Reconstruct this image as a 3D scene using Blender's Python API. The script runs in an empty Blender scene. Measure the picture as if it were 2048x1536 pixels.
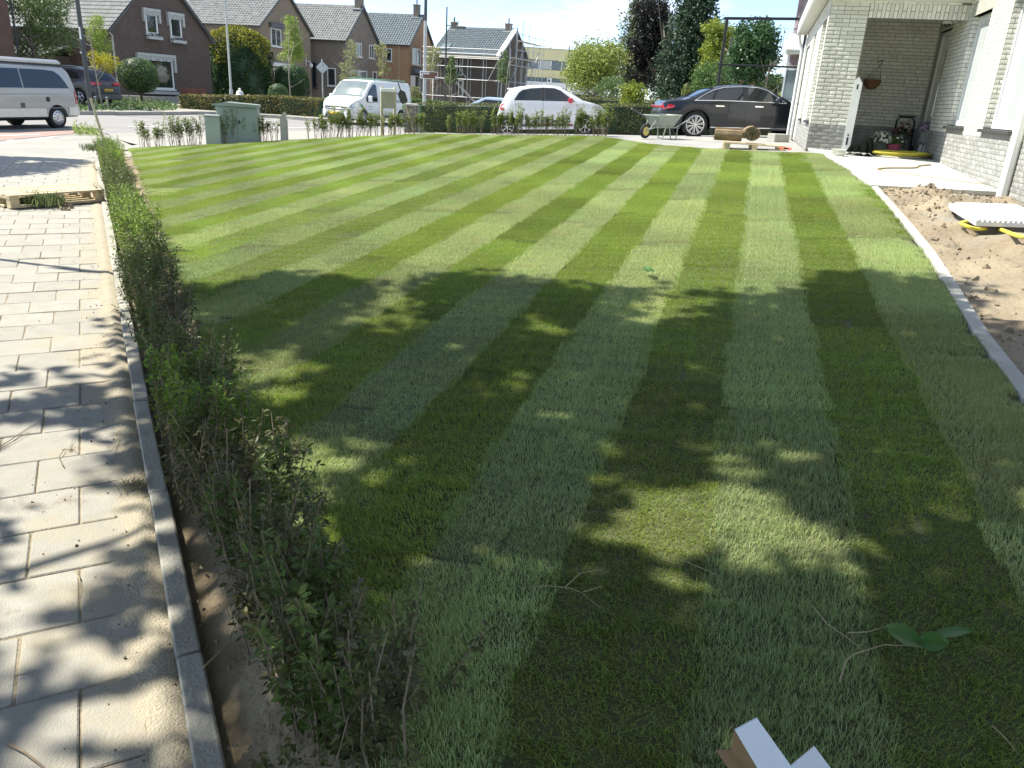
import bpy, bmesh, math, random
import numpy as np
from math import sin, cos, radians, atan2, hypot, pi
from mathutils import Vector, Matrix, Euler

# ------------------------------------------------------------------ camera, sky, sun, exposure
SC = bpy.context.scene
COL = SC.collection
FPX = 1548.0; TH = radians(20.47); RO = radians(3.39); EYE = 1.75
cF = np.array([0, cos(TH), -sin(TH)]); cU0 = np.array([0, sin(TH), cos(TH)]); cR0 = np.array([1.0, 0, 0])
cR = cR0*cos(RO) + cU0*sin(RO); cU = cU0*cos(RO) - cR0*sin(RO)
cam = bpy.data.cameras.new('camera'); camo = bpy.data.objects.new('camera', cam); COL.objects.link(camo)
cam.sensor_width = 36.0; cam.lens = 36.0*FPX/2048; cam.clip_start = 0.05; cam.clip_end = 2000
mx = Matrix.Identity(4)
for i in range(3):
    mx[i][0] = cR[i]; mx[i][1] = cU[i]; mx[i][2] = -cF[i]
mx[2][3] = EYE
camo.matrix_world = mx
SC.camera = camo

SUN_EL = radians(55); SUN_AZ = radians(13)          # light comes from the left, a little from beyond
TOSUN = Vector((-cos(SUN_AZ)*cos(SUN_EL), sin(SUN_AZ)*cos(SUN_EL), sin(SUN_EL)))
W = bpy.data.worlds.new('World'); SC.world = W; W.use_nodes = True
wn = W.node_tree.nodes; wl = W.node_tree.links
bg = wn['Background']; bg.inputs[1].default_value = 0.135
sky = wn.new('ShaderNodeTexSky'); sky.sky_type = 'NISHITA'; sky.sun_disc = False
sky.sun_elevation = SUN_EL; sky.sun_rotation = atan2(TOSUN.x, TOSUN.y)
sky.air_density = 0.6; sky.dust_density = 0.3; sky.ozone_density = 1.0
tc = wn.new('ShaderNodeTexCoord'); sep = wn.new('ShaderNodeSeparateXYZ'); wl.new(tc.outputs['Generated'], sep.inputs[0])
mz = wn.new('ShaderNodeMath'); mz.operation = 'MAXIMUM'; mz.inputs[1].default_value = 0.0; wl.new(sep.outputs[2], mz.inputs[0])
az = wn.new('ShaderNodeMath'); az.operation = 'ADD'; az.inputs[1].default_value = 0.16; wl.new(mz.outputs[0], az.inputs[0])
cmb = wn.new('ShaderNodeCombineXYZ')
for k in (0, 1):
    dv = wn.new('ShaderNodeMath'); dv.operation = 'DIVIDE'; wl.new(sep.outputs[k], dv.inputs[0]); wl.new(az.outputs[0], dv.inputs[1]); wl.new(dv.outputs[0], cmb.inputs[k])
cn = wn.new('ShaderNodeTexNoise'); cn.inputs['Scale'].default_value = 0.75; cn.inputs['Detail'].default_value = 7; cn.inputs['Roughness'].default_value = 0.55
wl.new(cmb.outputs[0], cn.inputs['Vector'])
cr = wn.new('ShaderNodeValToRGB'); cr.color_ramp.elements[0].position = 0.47; cr.color_ramp.elements[1].position = 0.72
wl.new(cn.outputs[0], cr.inputs[0])
cmx = wn.new('ShaderNodeMixRGB'); cmx.inputs[2].default_value = (5.6, 5.9, 6.0, 1)
wl.new(cr.outputs[0], cmx.inputs[0]); wl.new(sky.outputs[0], cmx.inputs[1]); wl.new(cmx.outputs[0], bg.inputs[0])
sl = bpy.data.lights.new('sun', 'SUN'); sl.energy = 4.5; sl.angle = radians(0.55); sl.color = (1.0, 0.955, 0.85)
so = bpy.data.objects.new('sun', sl); COL.objects.link(so); so.rotation_euler = TOSUN.to_track_quat('Z', 'Y').to_euler()
so.location = (-30, 10, 40)
SC.view_settings.view_transform = 'Standard'; SC.view_settings.look = 'None'
SC.view_settings.gamma = 1; SC.view_settings.use_curve_mapping = False
SC.view_settings.exposure = 1.08
SC.cycles.max_bounces = 6; SC.cycles.transparent_max_bounces = 6

# ------------------------------------------------------------------ measuring helpers
def ray(px, py): return cF + (px-1024)/FPX*cR - (py-768)/FPX*cU
def onz(px, py, z):
    d = ray(px, py); t = (z-EYE)/d[2]; return Vector((t*d[0], t*d[1], z))
LB, LC = -.076, -.0295
def lz(x, y): return EYE - (1.226 + LB*(x-.88) + LC*(y-2.95))
def onlawn(px, py):
    d = ray(px, py); a = 1.226 - LB*.88 - LC*2.95
    t = a/(-d[2]-LB*d[0]-LC*d[1]); return Vector((t*d[0], t*d[1], EYE+t*d[2]))
def at(px, zc, z):                                   # point at optical depth zc and height z seen in picture column px
    base = zc*(cF + (px-1024)/FPX*cR); k = (z-EYE-base[2])/(zc*cU[2]); p = base + k*zc*cU
    return Vector((p[0], p[1], z))
def z_at(p, py):                                     # height on the vertical through p seen in picture row py
    d0 = np.array([p[0], p[1], -EYE]); yc = -(py-768)/FPX
    return (yc*(d0@cF) - d0@cU)/(cU[2]-yc*cF[2])
def proj(p):
    d = np.array([p[0], p[1], p[2]-EYE]); z = d@cF
    return 1024+FPX*(d@cR)/z, 768-FPX*(d@cU)/z, z
def on_plane(px, py, o, n):
    d = Vector(ray(px, py)); e = Vector((0, 0, EYE)); return e + d*((Vector(o)-e).dot(n)/d.dot(n))

# ------------------------------------------------------------------ mesh and object helpers
class MB:
    def __init__(s): s.v = []; s.f = []; s.m = []
    def add(s, vs, fs, m=0, M=None):
        n = len(s.v)
        s.v += [tuple(M @ Vector(p)) for p in vs] if M is not None else [tuple(p) for p in vs]
        s.f += [tuple(i+n for i in f) for f in fs]; s.m += [m]*len(fs); return s
    def box(s, a, b, m=0, M=None):
        (x0, y0, z0), (x1, y1, z1) = a, b
        return s.add([(x0,y0,z0),(x1,y0,z0),(x1,y1,z0),(x0,y1,z0),(x0,y0,z1),(x1,y0,z1),(x1,y1,z1),(x0,y1,z1)],
                     [(0,3,2,1),(4,5,6,7),(0,1,5,4),(1,2,6,5),(2,3,7,6),(3,0,4,7)], m, M)
    def bbox(s, a, b, c=.01, m=0, M=None):            # box with chamfered upright and top edges
        (x0, y0, z0), (x1, y1, z1) = a, b
        r = lambda i, z: [(x0+i,y0+i+c,z),(x0+i+c,y0+i,z),(x1-i-c,y0+i,z),(x1-i,y0+i+c,z),(x1-i,y1-i-c,z),(x1-i-c,y1-i,z),(x0+i+c,y1-i,z),(x0+i,y1-i-c,z)]
        vs = r(0, z0)+r(0, z1-c)+r(c, z1); fs = []
        for k in (0, 8):
            fs += [(k+i, k+(i+1) % 8, k+8+(i+1) % 8, k+8+i) for i in range(8)]
        fs += [tuple(range(16, 24)), tuple(range(7, -1, -1))]
        return s.add(vs, fs, m, M)
    def tube(s, pts, r, n=8, m=0, caps=True, M=None):
        pts = [Vector(p) for p in pts]; rr = r if isinstance(r, (list, tuple)) else [r]*len(pts)
        vs = []; fs = []; up = None
        for i, p in enumerate(pts):
            t = (pts[min(i+1, len(pts)-1)]-pts[max(i-1, 0)]).normalized()
            if up is None: up = Vector((0, 0, 1)) if abs(t.z) < .9 else Vector((1, 0, 0))
            a = t.cross(up); a = a.normalized() if a.length > 1e-6 else t.orthogonal().normalized()
            b = a.cross(t).normalized(); up = b
            for k in range(n):
                q = 2*pi*k/n; vs.append(p + (a*cos(q)+b*sin(q))*rr[i])
        for i in range(len(pts)-1):
            for k in range(n): fs.append((i*n+k, i*n+(k+1) % n, (i+1)*n+(k+1) % n, (i+1)*n+k))
        if caps: fs += [tuple(range(n-1, -1, -1)), tuple(range((len(pts)-1)*n, len(pts)*n))]
        return s.add(vs, fs, m, M)
    def lathe(s, prof, n=24, m=0, M=None, axis='z'):
        vs = []; fs = []
        for (r, z) in prof:
            for k in range(n):
                q = 2*pi*k/n
                vs.append((r*cos(q), r*sin(q), z) if axis == 'z' else (r*cos(q), z, r*sin(q)))
        for i in range(len(prof)-1):
            for k in range(n): fs.append((i*n+k, i*n+(k+1) % n, (i+1)*n+(k+1) % n, (i+1)*n+k))
        return s.add(vs, fs, m, M)
    def prism(s, poly, d, m=0, M=None):               # polygon of 3-d points pushed along d
        n = len(poly); d = Vector(d); vs = [Vector(p) for p in poly]; vs += [p+d for p in vs]
        fs = [tuple(range(n-1, -1, -1)), tuple(range(n, 2*n))]+[(i, (i+1) % n, n+(i+1) % n, n+i) for i in range(n)]
        return s.add(vs, fs, m, M)
    def quad(s, a, b, c, d, m=0): return s.add([a, b, c, d], [(0, 1, 2, 3)], m)
    def mesh(s, name, mats):
        me = bpy.data.meshes.new(name); me.from_pydata(s.v, [], s.f)
        for q in (mats if isinstance(mats, (list, tuple)) else [mats]): me.materials.append(q)
        me.polygons.foreach_set('material_index', s.m)
        bm = bmesh.new(); bm.from_mesh(me); bmesh.ops.recalc_face_normals(bm, faces=bm.faces); bm.to_mesh(me); bm.free()
        return me
    def obj(s, name, mats, parent=None, smooth=0, **kw):
        return link(name, s.mesh(name, mats), parent, smooth, **kw)
def link(name, me, parent=None, smooth=0, M=None, **kw):
    if smooth:
        me.polygons.foreach_set('use_smooth', [True]*len(me.polygons)); me.set_sharp_from_angle(angle=radians(smooth))
    o = bpy.data.objects.new(name, me); COL.objects.link(o)
    if parent is not None: o.parent = parent
    if M is not None: o.matrix_local = M
    tag(o, **kw); return o
def tag(o, label=None, cat=None, group=None, kind=None):
    if label: o['label'] = label
    if cat: o['category'] = cat
    if group: o['group'] = group
    if kind: o['kind'] = kind
    return o
def thing(name, label, cat, loc=(0, 0, 0), rz=0, group=None, M=None):
    o = bpy.data.objects.new(name, None); COL.objects.link(o); o.empty_display_size = .2
    if M is not None: o.matrix_world = M
    else: o.location = loc; o.rotation_euler = (0, 0, rz)
    return tag(o, label, cat, group)
def dup(root, label=None, M=None, loc=None, rz=None, group=None, scale=None):
    r = root.copy(); COL.objects.link(r)
    if M is not None: r.matrix_world = M
    if loc is not None: r.location = loc
    if rz is not None: r.rotation_euler = (0, 0, rz)
    if scale is not None: r.scale = (scale,)*3 if not hasattr(scale, '__len__') else scale
    if label: r['label'] = label
    if group: r['group'] = group
    for ch in root.children:
        c = ch.copy(); COL.objects.link(c); c.parent = r
        for g in ch.children:
            d = g.copy(); COL.objects.link(d); d.parent = c
    return r
def frame(o, ex, ey=None, ez=(0, 0, 1)):
    ex = Vector(ex).normalized(); ez = Vector(ez); ey = ez.cross(ex).normalized() if ey is None else Vector(ey).normalized(); ez = ex.cross(ey)
    M = Matrix.Identity(4)
    for i in range(3): M[i][0] = ex[i]; M[i][1] = ey[i]; M[i][2] = ez[i]; M[i][3] = o[i]
    return M

# ------------------------------------------------------------------ materials
def lin(c): return tuple(c)+(1,)
def mat(name, col, rough=.7, var=.15, nscale=8, bump=0, bscale=60, metal=0, col2=None, spec=.5, coat=0, detail=4, isl=0, wear=None, world=False, trans=0, aniso=None):
    m = bpy.data.materials.new(name); m.use_nodes = True; N = m.node_tree.nodes; L = m.node_tree.links
    b = N['Principled BSDF']; b.inputs['Roughness'].default_value = rough; b.inputs['Metallic'].default_value = metal
    b.inputs['Specular IOR Level'].default_value = spec; b.inputs['Coat Weight'].default_value = coat; b.inputs['Coat Roughness'].default_value = .04
    co = N.new('ShaderNodeNewGeometry').outputs['Position'] if world else N.new('ShaderNodeTexCoord').outputs['Object']
    if aniso:
        mp = N.new('ShaderNodeMapping'); mp.inputs['Scale'].default_value = aniso; L.new(co, mp.inputs[0]); co = mp.outputs[0]
    nz = N.new('ShaderNodeTexNoise'); nz.inputs['Scale'].default_value = nscale; nz.inputs['Detail'].default_value = detail; nz.inputs['Roughness'].default_value = .6
    L.new(co, nz.inputs['Vector'])
    rp = N.new('ShaderNodeValToRGB'); rp.color_ramp.elements[0].position = .3; rp.color_ramp.elements[1].position = .7
    c2 = col2 if col2 else tuple(min(1, c*(1+var)) for c in col); c1 = col if col2 else tuple(c*(1-var) for c in col)
    rp.color_ramp.elements[0].color = lin(c1); rp.color_ramp.elements[1].color = lin(c2)
    L.new(nz.outputs[0], rp.inputs[0]); out = rp.outputs[0]
    if isl:
        g = N.new('ShaderNodeNewGeometry'); oi = N.new('ShaderNodeObjectInfo'); ad = N.new('ShaderNodeMath'); ad.operation = 'ADD'
        L.new(g.outputs['Random Per Island'], ad.inputs[0]); L.new(oi.outputs['Random'], ad.inputs[1])
        fr = N.new('ShaderNodeMath'); fr.operation = 'FRACT'; L.new(ad.outputs[0], fr.inputs[0])
        mr = N.new('ShaderNodeMapRange'); mr.inputs[3].default_value = 1-isl; mr.inputs[4].default_value = 1+isl; L.new(fr.outputs[0], mr.inputs[0])
        mu = N.new('ShaderNodeVectorMath'); mu.operation = 'SCALE'; L.new(out, mu.inputs[0]); L.new(mr.outputs[0], mu.inputs['Scale']); out = mu.outputs[0]
    if wear:                                          # (colour, scale, threshold, softness)
        n2 = N.new('ShaderNodeTexNoise'); n2.inputs['Scale'].default_value = wear[1]; n2.inputs['Detail'].default_value = 6; L.new(co, n2.inputs['Vector'])
        r2 = N.new('ShaderNodeValToRGB'); r2.color_ramp.elements[0].position = wear[2]; r2.color_ramp.elements[1].position = wear[2]+wear[3]
        L.new(n2.outputs[0], r2.inputs[0]); mi = N.new('ShaderNodeMixRGB'); L.new(r2.outputs[0], mi.inputs[0]); L.new(out, mi.inputs[1]); mi.inputs[2].default_value = lin(wear[0]); out = mi.outputs[0]
    L.new(out, b.inputs['Base Color'])
    if bump:
        n3 = N.new('ShaderNodeTexNoise'); n3.inputs['Scale'].default_value = bscale; n3.inputs['Detail'].default_value = 5; L.new(co, n3.inputs['Vector'])
        bp = N.new('ShaderNodeBump'); bp.inputs['Strength'].default_value = bump; bp.inputs['Distance'].default_value = .02; L.new(n3.outputs[0], bp.inputs['Height']); L.new(bp.outputs[0], b.inputs['Normal'])
    if trans:
        tr = N.new('ShaderNodeBsdfTranslucent'); ms = N.new('ShaderNodeMixShader'); ms.inputs[0].default_value = trans
        L.new(out, tr.inputs[0]); L.new(b.outputs[0], ms.inputs[1]); L.new(tr.outputs[0], ms.inputs[2]); L.new(ms.outputs[0], N['Material Output'].inputs[0])
    return m
def leafmat(name, c1, c2, isl=.3, trans=.35, nscale=1.2, rough=.5, world=False): return mat(name, c1, rough, col2=c2, nscale=nscale, isl=isl, trans=trans, spec=.35, detail=2, world=world)
def brickmat(name, c1, c2, mortar, scale=1, rough=.85):
    m = bpy.data.materials.new(name); m.use_nodes = True; N = m.node_tree.nodes; L = m.node_tree.links; b = N['Principled BSDF']; b.inputs['Roughness'].default_value = rough
    t = N.new('ShaderNodeTexCoord'); sp = N.new('ShaderNodeSeparateXYZ'); L.new(t.outputs['Object'], sp.inputs[0])
    ad = N.new('ShaderNodeMath'); L.new(sp.outputs[0], ad.inputs[0]); L.new(sp.outputs[1], ad.inputs[1]); cb = N.new('ShaderNodeCombineXYZ'); L.new(ad.outputs[0], cb.inputs[0]); L.new(sp.outputs[2], cb.inputs[1])
    k = N.new('ShaderNodeTexBrick'); k.inputs['Scale'].default_value = 1; k.inputs['Brick Width'].default_value = .22*scale; k.inputs['Row Height'].default_value = .0625*scale; k.inputs['Mortar Size'].default_value = .007*scale
    k.inputs[1].default_value = lin(c1); k.inputs[2].default_value = lin(c2); k.inputs[3].default_value = lin(mortar); L.new(cb.outputs[0], k.inputs[0])
    nz = N.new('ShaderNodeTexNoise'); nz.inputs['Scale'].default_value = 1.3; nz.inputs['Detail'].default_value = 6; L.new(t.outputs['Object'], nz.inputs[0])
    mr = N.new('ShaderNodeMapRange'); mr.inputs[3].default_value = .7; mr.inputs[4].default_value = 1.3; L.new(nz.outputs[0], mr.inputs[0])
    mu = N.new('ShaderNodeVectorMath'); mu.operation = 'SCALE'; L.new(k.outputs[0], mu.inputs[0]); L.new(mr.outputs[0], mu.inputs['Scale']); L.new(mu.outputs[0], b.inputs['Base Color'])
    bp = N.new('ShaderNodeBump'); bp.inputs['Strength'].default_value = .4; bp.inputs['Distance'].default_value = .01; bp.invert = True; L.new(k.outputs[1], bp.inputs['Height']); L.new(bp.outputs[0], b.inputs['Normal'])
    return m
def glassmat(name, col=(.02, .026, .028), rough=.03):
    m = mat(name, col, rough, var=.2, nscale=1.5, spec=.9); return m

M_ = {}
M_['white'] = mat('white_paint', (.74, .75, .72), .45, var=.04, nscale=3)
M_['white_pl'] = mat('white_plastic', (.78, .79, .77), .3, var=.03)
M_['glass'] = glassmat('window_glass'); M_['carglass'] = glassmat('tinted_car_glass', (.012, .016, .018), .015)
M_['glassl'] = glassmat('pale_window_glass', (.16, .20, .2), .05)
M_['black'] = mat('black_metal', (.018, .019, .021), .45, var=.2)
M_['rubber'] = mat('tyre_rubber', (.017, .017, .018), .8, var=.3, nscale=20)
M_['dark'] = mat('dark_void', (.01, .01, .011), .9)
M_['alu'] = mat('aluminium', (.62, .63, .64), .32, var=.08, metal=.85)
M_['steel'] = mat('galvanised_steel', (.45, .47, .48), .42, var=.2, nscale=30, metal=.7)
M_['chrome'] = mat('chrome', (.8, .8, .8), .12, var=.02, metal=1)
M_['grey_pl'] = mat('grey_plastic', (.09, .095, .1), .55)
M_['red_l'] = mat('red_lamp', (.5, .015, .03), .15, var=.1, coat=.8)
M_['lamp'] = mat('headlamp_glass', (.55, .58, .6), .08, var=.3, nscale=20, metal=.3, coat=1)
M_['yplate'] = mat('yellow_plate', (.72, .48, .05), .4, var=.05)
M_['conc'] = mat('concrete', (.42, .41, .37), .85, var=.15, nscale=6, bump=.25, bscale=120)
M_['wood'] = mat('pale_pallet_wood', (.50, .40, .24), .75, col2=(.68, .58, .38), nscale=6, aniso=(2, 14, 14), bump=.2, bscale=30, isl=.15)
M_['stake'] = mat('weathered_stake_wood', (.36, .31, .2), .75, col2=(.52, .46, .32), nscale=8)
M_['bark'] = mat('bark', (.10, .085, .065), .9, col2=(.2, .17, .13), nscale=12, bump=.5, bscale=40)
M_['barkl'] = mat('pale_bark', (.25, .23, .17), .85, col2=(.36, .33, .26), nscale=14)
M_['twig'] = mat('dry_twig', (.16, .12, .08), .85, col2=(.28, .22, .14), nscale=30)
M_['soil'] = mat('sandy_soil', (.17, .132, .088), .95, col2=(.32, .265, .18), nscale=1.6, detail=10, bump=1.0, bscale=24, wear=((.26, .245, .205), .9, .5, .16), world=True)
M_['bed'] = mat('bed_soil', (.15, .115, .07), .95, col2=(.36, .29, .185), nscale=3, detail=8, bump=.9, bscale=40, world=True)
# ------------------------------------------------------------------ terrain
from mathutils.geometry import delaunay_2d_cdt
rnd = random.Random(7); nr = np.random.default_rng(11)
UA = radians(15.3); u2 = Vector((sin(UA), cos(UA))); w2 = Vector((u2.y, -u2.x))      # turf strips run along u2, w2 is to their right
K0 = Vector((-.70, 1.38)); KD = Vector((-.478, .878)).normalized(); KN = Vector((-KD.y, KD.x))   # kerb line, KN points to the path side
def kp(t, d): p = K0+KD*t+KN*d; return p
LFAR = [(-8.43,17.06),(-7.09,17.47),(-5.17,18.43),(-2.44,19.48),(-.6,18.5),(1.59,17.7),(2.37,15.57),(3.55,14.14),(4.81,13.29)]
LRIGHT = [(4.81,13.29),(4.37,10.84),(4.13,9.57),(3.52,7.38),(3.15,6.11),(2.81,5.07),(2.47,4.05),(2.22,3.17),(2.02,2.3),(1.86,1.2),(1.74,0),(1.66,-1.6)]
LLEFT = [(.9,-1.6),(.36,.1),(-.28,1.30),(-.74,2.21),(-1.17,3.0),(-1.98,4.6),(-3.26,7.05),(-5.5,11.4),(-7.6,15.5)]
LAWN = LLEFT+LFAR[:-1]+LRIGHT
def inside(p, poly):
    x, y = p[0], p[1]; r = False; j = len(poly)-1
    for i in range(len(poly)):
        (xi, yi), (xj, yj) = poly[i][:2], poly[j][:2]
        if (yi > y) != (yj > y) and x < (xj-xi)*(y-yi)/(yj-yi)+xi: r = not r
        j = i
    return r
def edist(p, poly):
    p = Vector(p[:2]); best = 9e9
    for i in range(len(poly)):
        a = Vector(poly[i][:2]); b = Vector(poly[(i+1) % len(poly)][:2]); ab = b-a
        t = max(0, min(1, (p-a).dot(ab)/max(ab.length_squared, 1e-9))); best = min(best, (p-a-ab*t).length)
    return best
cp = []
for x in np.arange(-8, 5.1, 1.6):
    for y in np.arange(-1, 19.5, 1.8):
        if inside((x, y), LAWN): cp.append((x, y, lz(x, y)))
cp += [(x, y, lz(x, y)) for x, y in LFAR+LRIGHT]
def zpath(t): return .22 if t < 12 else max(.06, .22-.026*(t-12))
for t in (-4, -1, 2, 5, 8, 11, 14, 17):
    for d in (.1, 2, 5, 8): p = kp(t, d); cp.append((p.x, p.y, zpath(t)))
for x, y, z in [(-12,24,.05),(-14.7,25,.0),(-16,21,.0),(-14,34,.05),(-9,30,.06),(-7.75,39.8,.06),(-20,30,.04),(-26,20,0),(-30,40,.05),(-4,36,.06),(2,36,.08),(10,36,.1),(0,48,.05),(14,50,.05),(-8,60,.05),
                (-40,60,.05),(-20,46,.06),(30,60,.05),(-60,40,.05),(60,60,.05),(-30,0,.1),(-60,10,.05),(-.18,26.2,.50),(2.6,26.2,.67),(5.17,24,.90),(8.1,24,1.03),(6.66,20.67,1.08),(4.96,14.45,1.1),
                (3.7,28.9,.6),(8,28.5,.9),(-3.4,27.3,.42),(12,26,1.05),(12,18,1.1),(20,20,1.1),(12,10,1.05),(12,0,1.0),(30,10,1.0),(-5,25,.34),(-8,21.5,.12),(6,8,1.0),(5,5,.96),(4,3,.85),(8,5,1.0),(-60,100,.05),(60,100,.05),(0,100,.05),(12,32,.45),(25,32,.4)]:
    cp.append((x, y, z))
cp = np.array(cp); Xc = cp[:, :2]; n_ = len(cp)
Dm = np.linalg.norm(Xc[:, None]-Xc[None], axis=2); Am = np.block([[Dm, np.c_[np.ones(n_), Xc]], [np.r_[np.ones((1, n_)), Xc.T], np.zeros((3, 3))]])
cw = np.linalg.lstsq(Am, np.r_[cp[:, 2], 0, 0, 0], rcond=None)[0]
def zg(x, y): return float(np.hypot(Xc[:, 0]-x, Xc[:, 1]-y)@cw[:n_]+cw[n_]+cw[n_+1]*x+cw[n_+2]*y)
def gpt(px, py, z0=.1):                               # where the sight line of a picture point meets the terrain
    z = z0
    for _ in range(14):
        p = onz(px, py, z); z = .5*z+.5*zg(p.x, p.y)
    return Vector((p.x, p.y, zg(p.x, p.y)))
def gat(px, zc):                                      # terrain point at optical depth zc in picture column px (near its foot)
    z = .1
    for _ in range(6): p = at(px, zc, z); z = zg(p.x, p.y)
    return Vector((p.x, p.y, z))
def sheet(name, poly, off, step, m, parent=None, zf=zg, jit=None, **kw):
    pts = [Vector(p[:2]) for p in poly]; dense = []
    for i in range(len(pts)):
        a, b = pts[i], pts[(i+1) % len(pts)]; k = max(1, int((b-a).length/step))
        dense += [a+(b-a)*(j/k) for j in range(k)]
    nb = len(dense); xs = [p.x for p in dense]; ys = [p.y for p in dense]; P2 = [tuple((p.x, p.y)) for p in dense]
    for x in np.arange(min(xs)+step*.5, max(xs), step):
        for y in np.arange(min(ys)+step*.5, max(ys), step):
            if inside((x, y), P2) and edist((x, y), P2) > step*.35: dense.append(Vector((x, y)))
    V, E_, Fc, *_ = delaunay_2d_cdt(dense, [], [list(range(nb))], 1, 1e-5)
    mb = MB(); mb.v = [(v.x, v.y, zf(v.x, v.y)+off+(jit(v.x, v.y) if jit else 0)) for v in V]; mb.f = [tuple(f) for f in Fc]; mb.m = [0]*len(mb.f)
    me = mb.mesh(name, m)
    if me.polygons and sum(p.normal.z for p in me.polygons) < 0: me.flip_normals()
    return link(name, me, parent, 35, **kw)

M_['pave'] = mat('pale_paving', (.30, .29, .255), .9, var=.12, nscale=.8, detail=8, bump=.2, bscale=60, world=True, wear=((.34, .31, .25), .5, .55, .2))
M_['road'] = mat('weathered_road', (.25, .24, .225), .9, var=.14, nscale=.5, detail=9, bump=.2, bscale=90, world=True, wear=((.24, .235, .23), .35, .55, .1))
M_['redroad'] = mat('faded_red_asphalt', (.33, .22, .185), .9, var=.12, nscale=.8, detail=8, bump=.2, bscale=90, world=True)
M_['line'] = mat('road_paint', (.66, .65, .61), .7, var=.12, nscale=5)
# ground sheet out to the horizon
gx = sorted(set([-900, -300, -150, -90]+list(np.arange(-60, 61, 2.0))+[90, 150, 300, 900]))
gy = sorted(set([-60, -30, -15]+list(np.arange(-8, 62, 1.5))+[70, 80, 100, 140, 200, 320, 500, 900]))
mb = MB()
for y in gy:
    for x in gx:
        z = zg(x, y) if abs(x) <= 60 and -8 <= y <= 61 else .05
        if inside((x, y), LAWN): z = lz(x, y)-.12
        if -8 < x < 9 and -8 < y < 14.5: z -= .35
        mb.v.append((x, y, z-.07))
nx = len(gx)
for j in range(len(gy)-1):
    for i in range(nx-1): mb.f.append((j*nx+i, j*nx+i+1, (j+1)*nx+i+1, (j+1)*nx+i)); mb.m.append(0)
mb.obj('ground', M_['pave'], smooth=60, kind='structure')

RN = lambda px, py: (onz(px, py, .05).x, onz(px, py, .05).y)
road_poly = [(-70, -10), (-26, 3), (-15.5, 13.6), RN(0,287), RN(60,279), RN(130,272), RN(210,265), RN(400,262), RN(600,262), (-4.6, 30.5), (30, 36), (70, 44), (70, 60), (10, 47), RN(760,236), RN(640,243), RN(560,236.5), RN(450,229.5), RN(390,228), RN(330,229), RN(250,229.5), RN(155,228), RN(60,226), (-45, 36), (-75, 36)]
sheet('road', road_poly, -.02, 1.6, M_['road'], kind='structure')
# cycle strip and lane lines near the mouth of the side street
sheet('cycle_lane', [RN(-40,268), RN(0,263), RN(150,257), RN(205,259), RN(110,268), RN(0,279), RN(-40,282)], -.012, .8, M_['redroad'], kind='structure')
for a in ([RN(0,285.5), RN(60,277), RN(110,270.5), RN(118,271.5), RN(66,279), RN(4,288)], [RN(-20,268.4), RN(80,265.3), RN(82,266.3), RN(-20,269.8)], [RN(12,279.5), RN(24,277.8), RN(30,280), RN(16,281.8)], [RN(255,250.5), RN(330,252), RN(330,253.2), RN(255,251.8)], [RN(470,252), RN(640,256), RN(640,257.2), RN(470,253.2)]):
    sheet('road_marking', a, -.006, .7, M_['line'], kind='structure')
pv = [kp(15.6, -.02), kp(15.6, 9), (-26, 3), (-15.5, 13.6), RN(0,287), RN(60,279), RN(130,272), RN(205,265.5), (-8.9, 18.9), (-8.1, 17.3), tuple(kp(15.9, -.75))]
sheet('pavement', [tuple(p) for p in pv], -.002, .5, M_['pave'], zf=lambda x, y: min(zg(x, y), zpath(max(12, (Vector((x, y))-K0).dot(KD)))-.012), kind='structure')
sheet('pavement', [tuple(kp(14.6, .3)), tuple(kp(17.5, .6)), tuple(kp(17.9, -1.1)), tuple(kp(15.2, -1.0))], -.03, .4, M_['pave'], zf=lambda x, y: min(zg(x, y), .115), kind='structure')
pv2 = [(-8.75,17.2),(-7.1,17.6),(-5.2,18.6),(-2.4,19.7),(-1.5,20.6),(-4.3,28.5),RN(600,263.5),RN(400,263.5),RN(212,266),(-9.2,19)]
sheet('footway', pv2, -.005, .7, M_['pave'], kind='structure')
M_['drive'] = mat('grey_driveway_pavers', (.27, .265, .25), .9, var=.18, nscale=1.3, detail=9, bump=.35, bscale=50, world=True, wear=((.36, .33, .27), 1.1, .55, .12))
drive = [(-2.4,19.55),(-.6,18.55),(1.59,17.75),(2.37,15.62),(3.55,14.19),(4.81,13.35),(4.93,14.4),(6.66,20.7),(9.5,23),(13,26),(12,28.0),(3.7,28.4),(-1.5,27.4),(-3.9,26.8),(-2.6,21)]
sheet('driveway', drive, .0, .45, M_['drive'], kind='structure')
# front gardens across the street
M_['lawn2'] = mat('far_garden_green', (.055, .085, .025), .95, col2=(.10, .14, .05), nscale=2, detail=6, bump=.5, bscale=30, world=True)
vg = [RN(118,224.5), RN(165,224.8), RN(250,224.6), RN(345,223.8), RN(362,219), RN(340,212), RN(290,209), RN(225,204), RN(150,204), RN(100,208)]
M_['kerbst'] = mat('grey_kerb_concrete', (.34, .33, .30), .9, var=.2, nscale=5, bump=.25, bscale=90)
sheet('verge', vg, .02, .8, M_['lawn2'], kind='structure')
fp = [RN(-60,219), RN(60,225), RN(155,227.4), RN(250,228.6), RN(330,228.4), RN(400,227), RN(450,228.6), RN(560,235.5), RN(640,242), RN(700,239), (-8, 47), (-12, 60), (-60, 60), (-75, 38)]
sheet('far_pavement', fp, .06, 1.6, M_['pave'], kind='structure')
ke = thing('far_kerb', 'pale concrete kerb edging the pavement across the street', 'kerb', onz(250, 229, .05))
q = [RN(60,226), RN(155,228), RN(250,229.3), RN(330,229.2), RN(390,228), RN(450,229.4), RN(560,236.3), RN(640,243), RN(700,240)]
L_ = []
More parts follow.
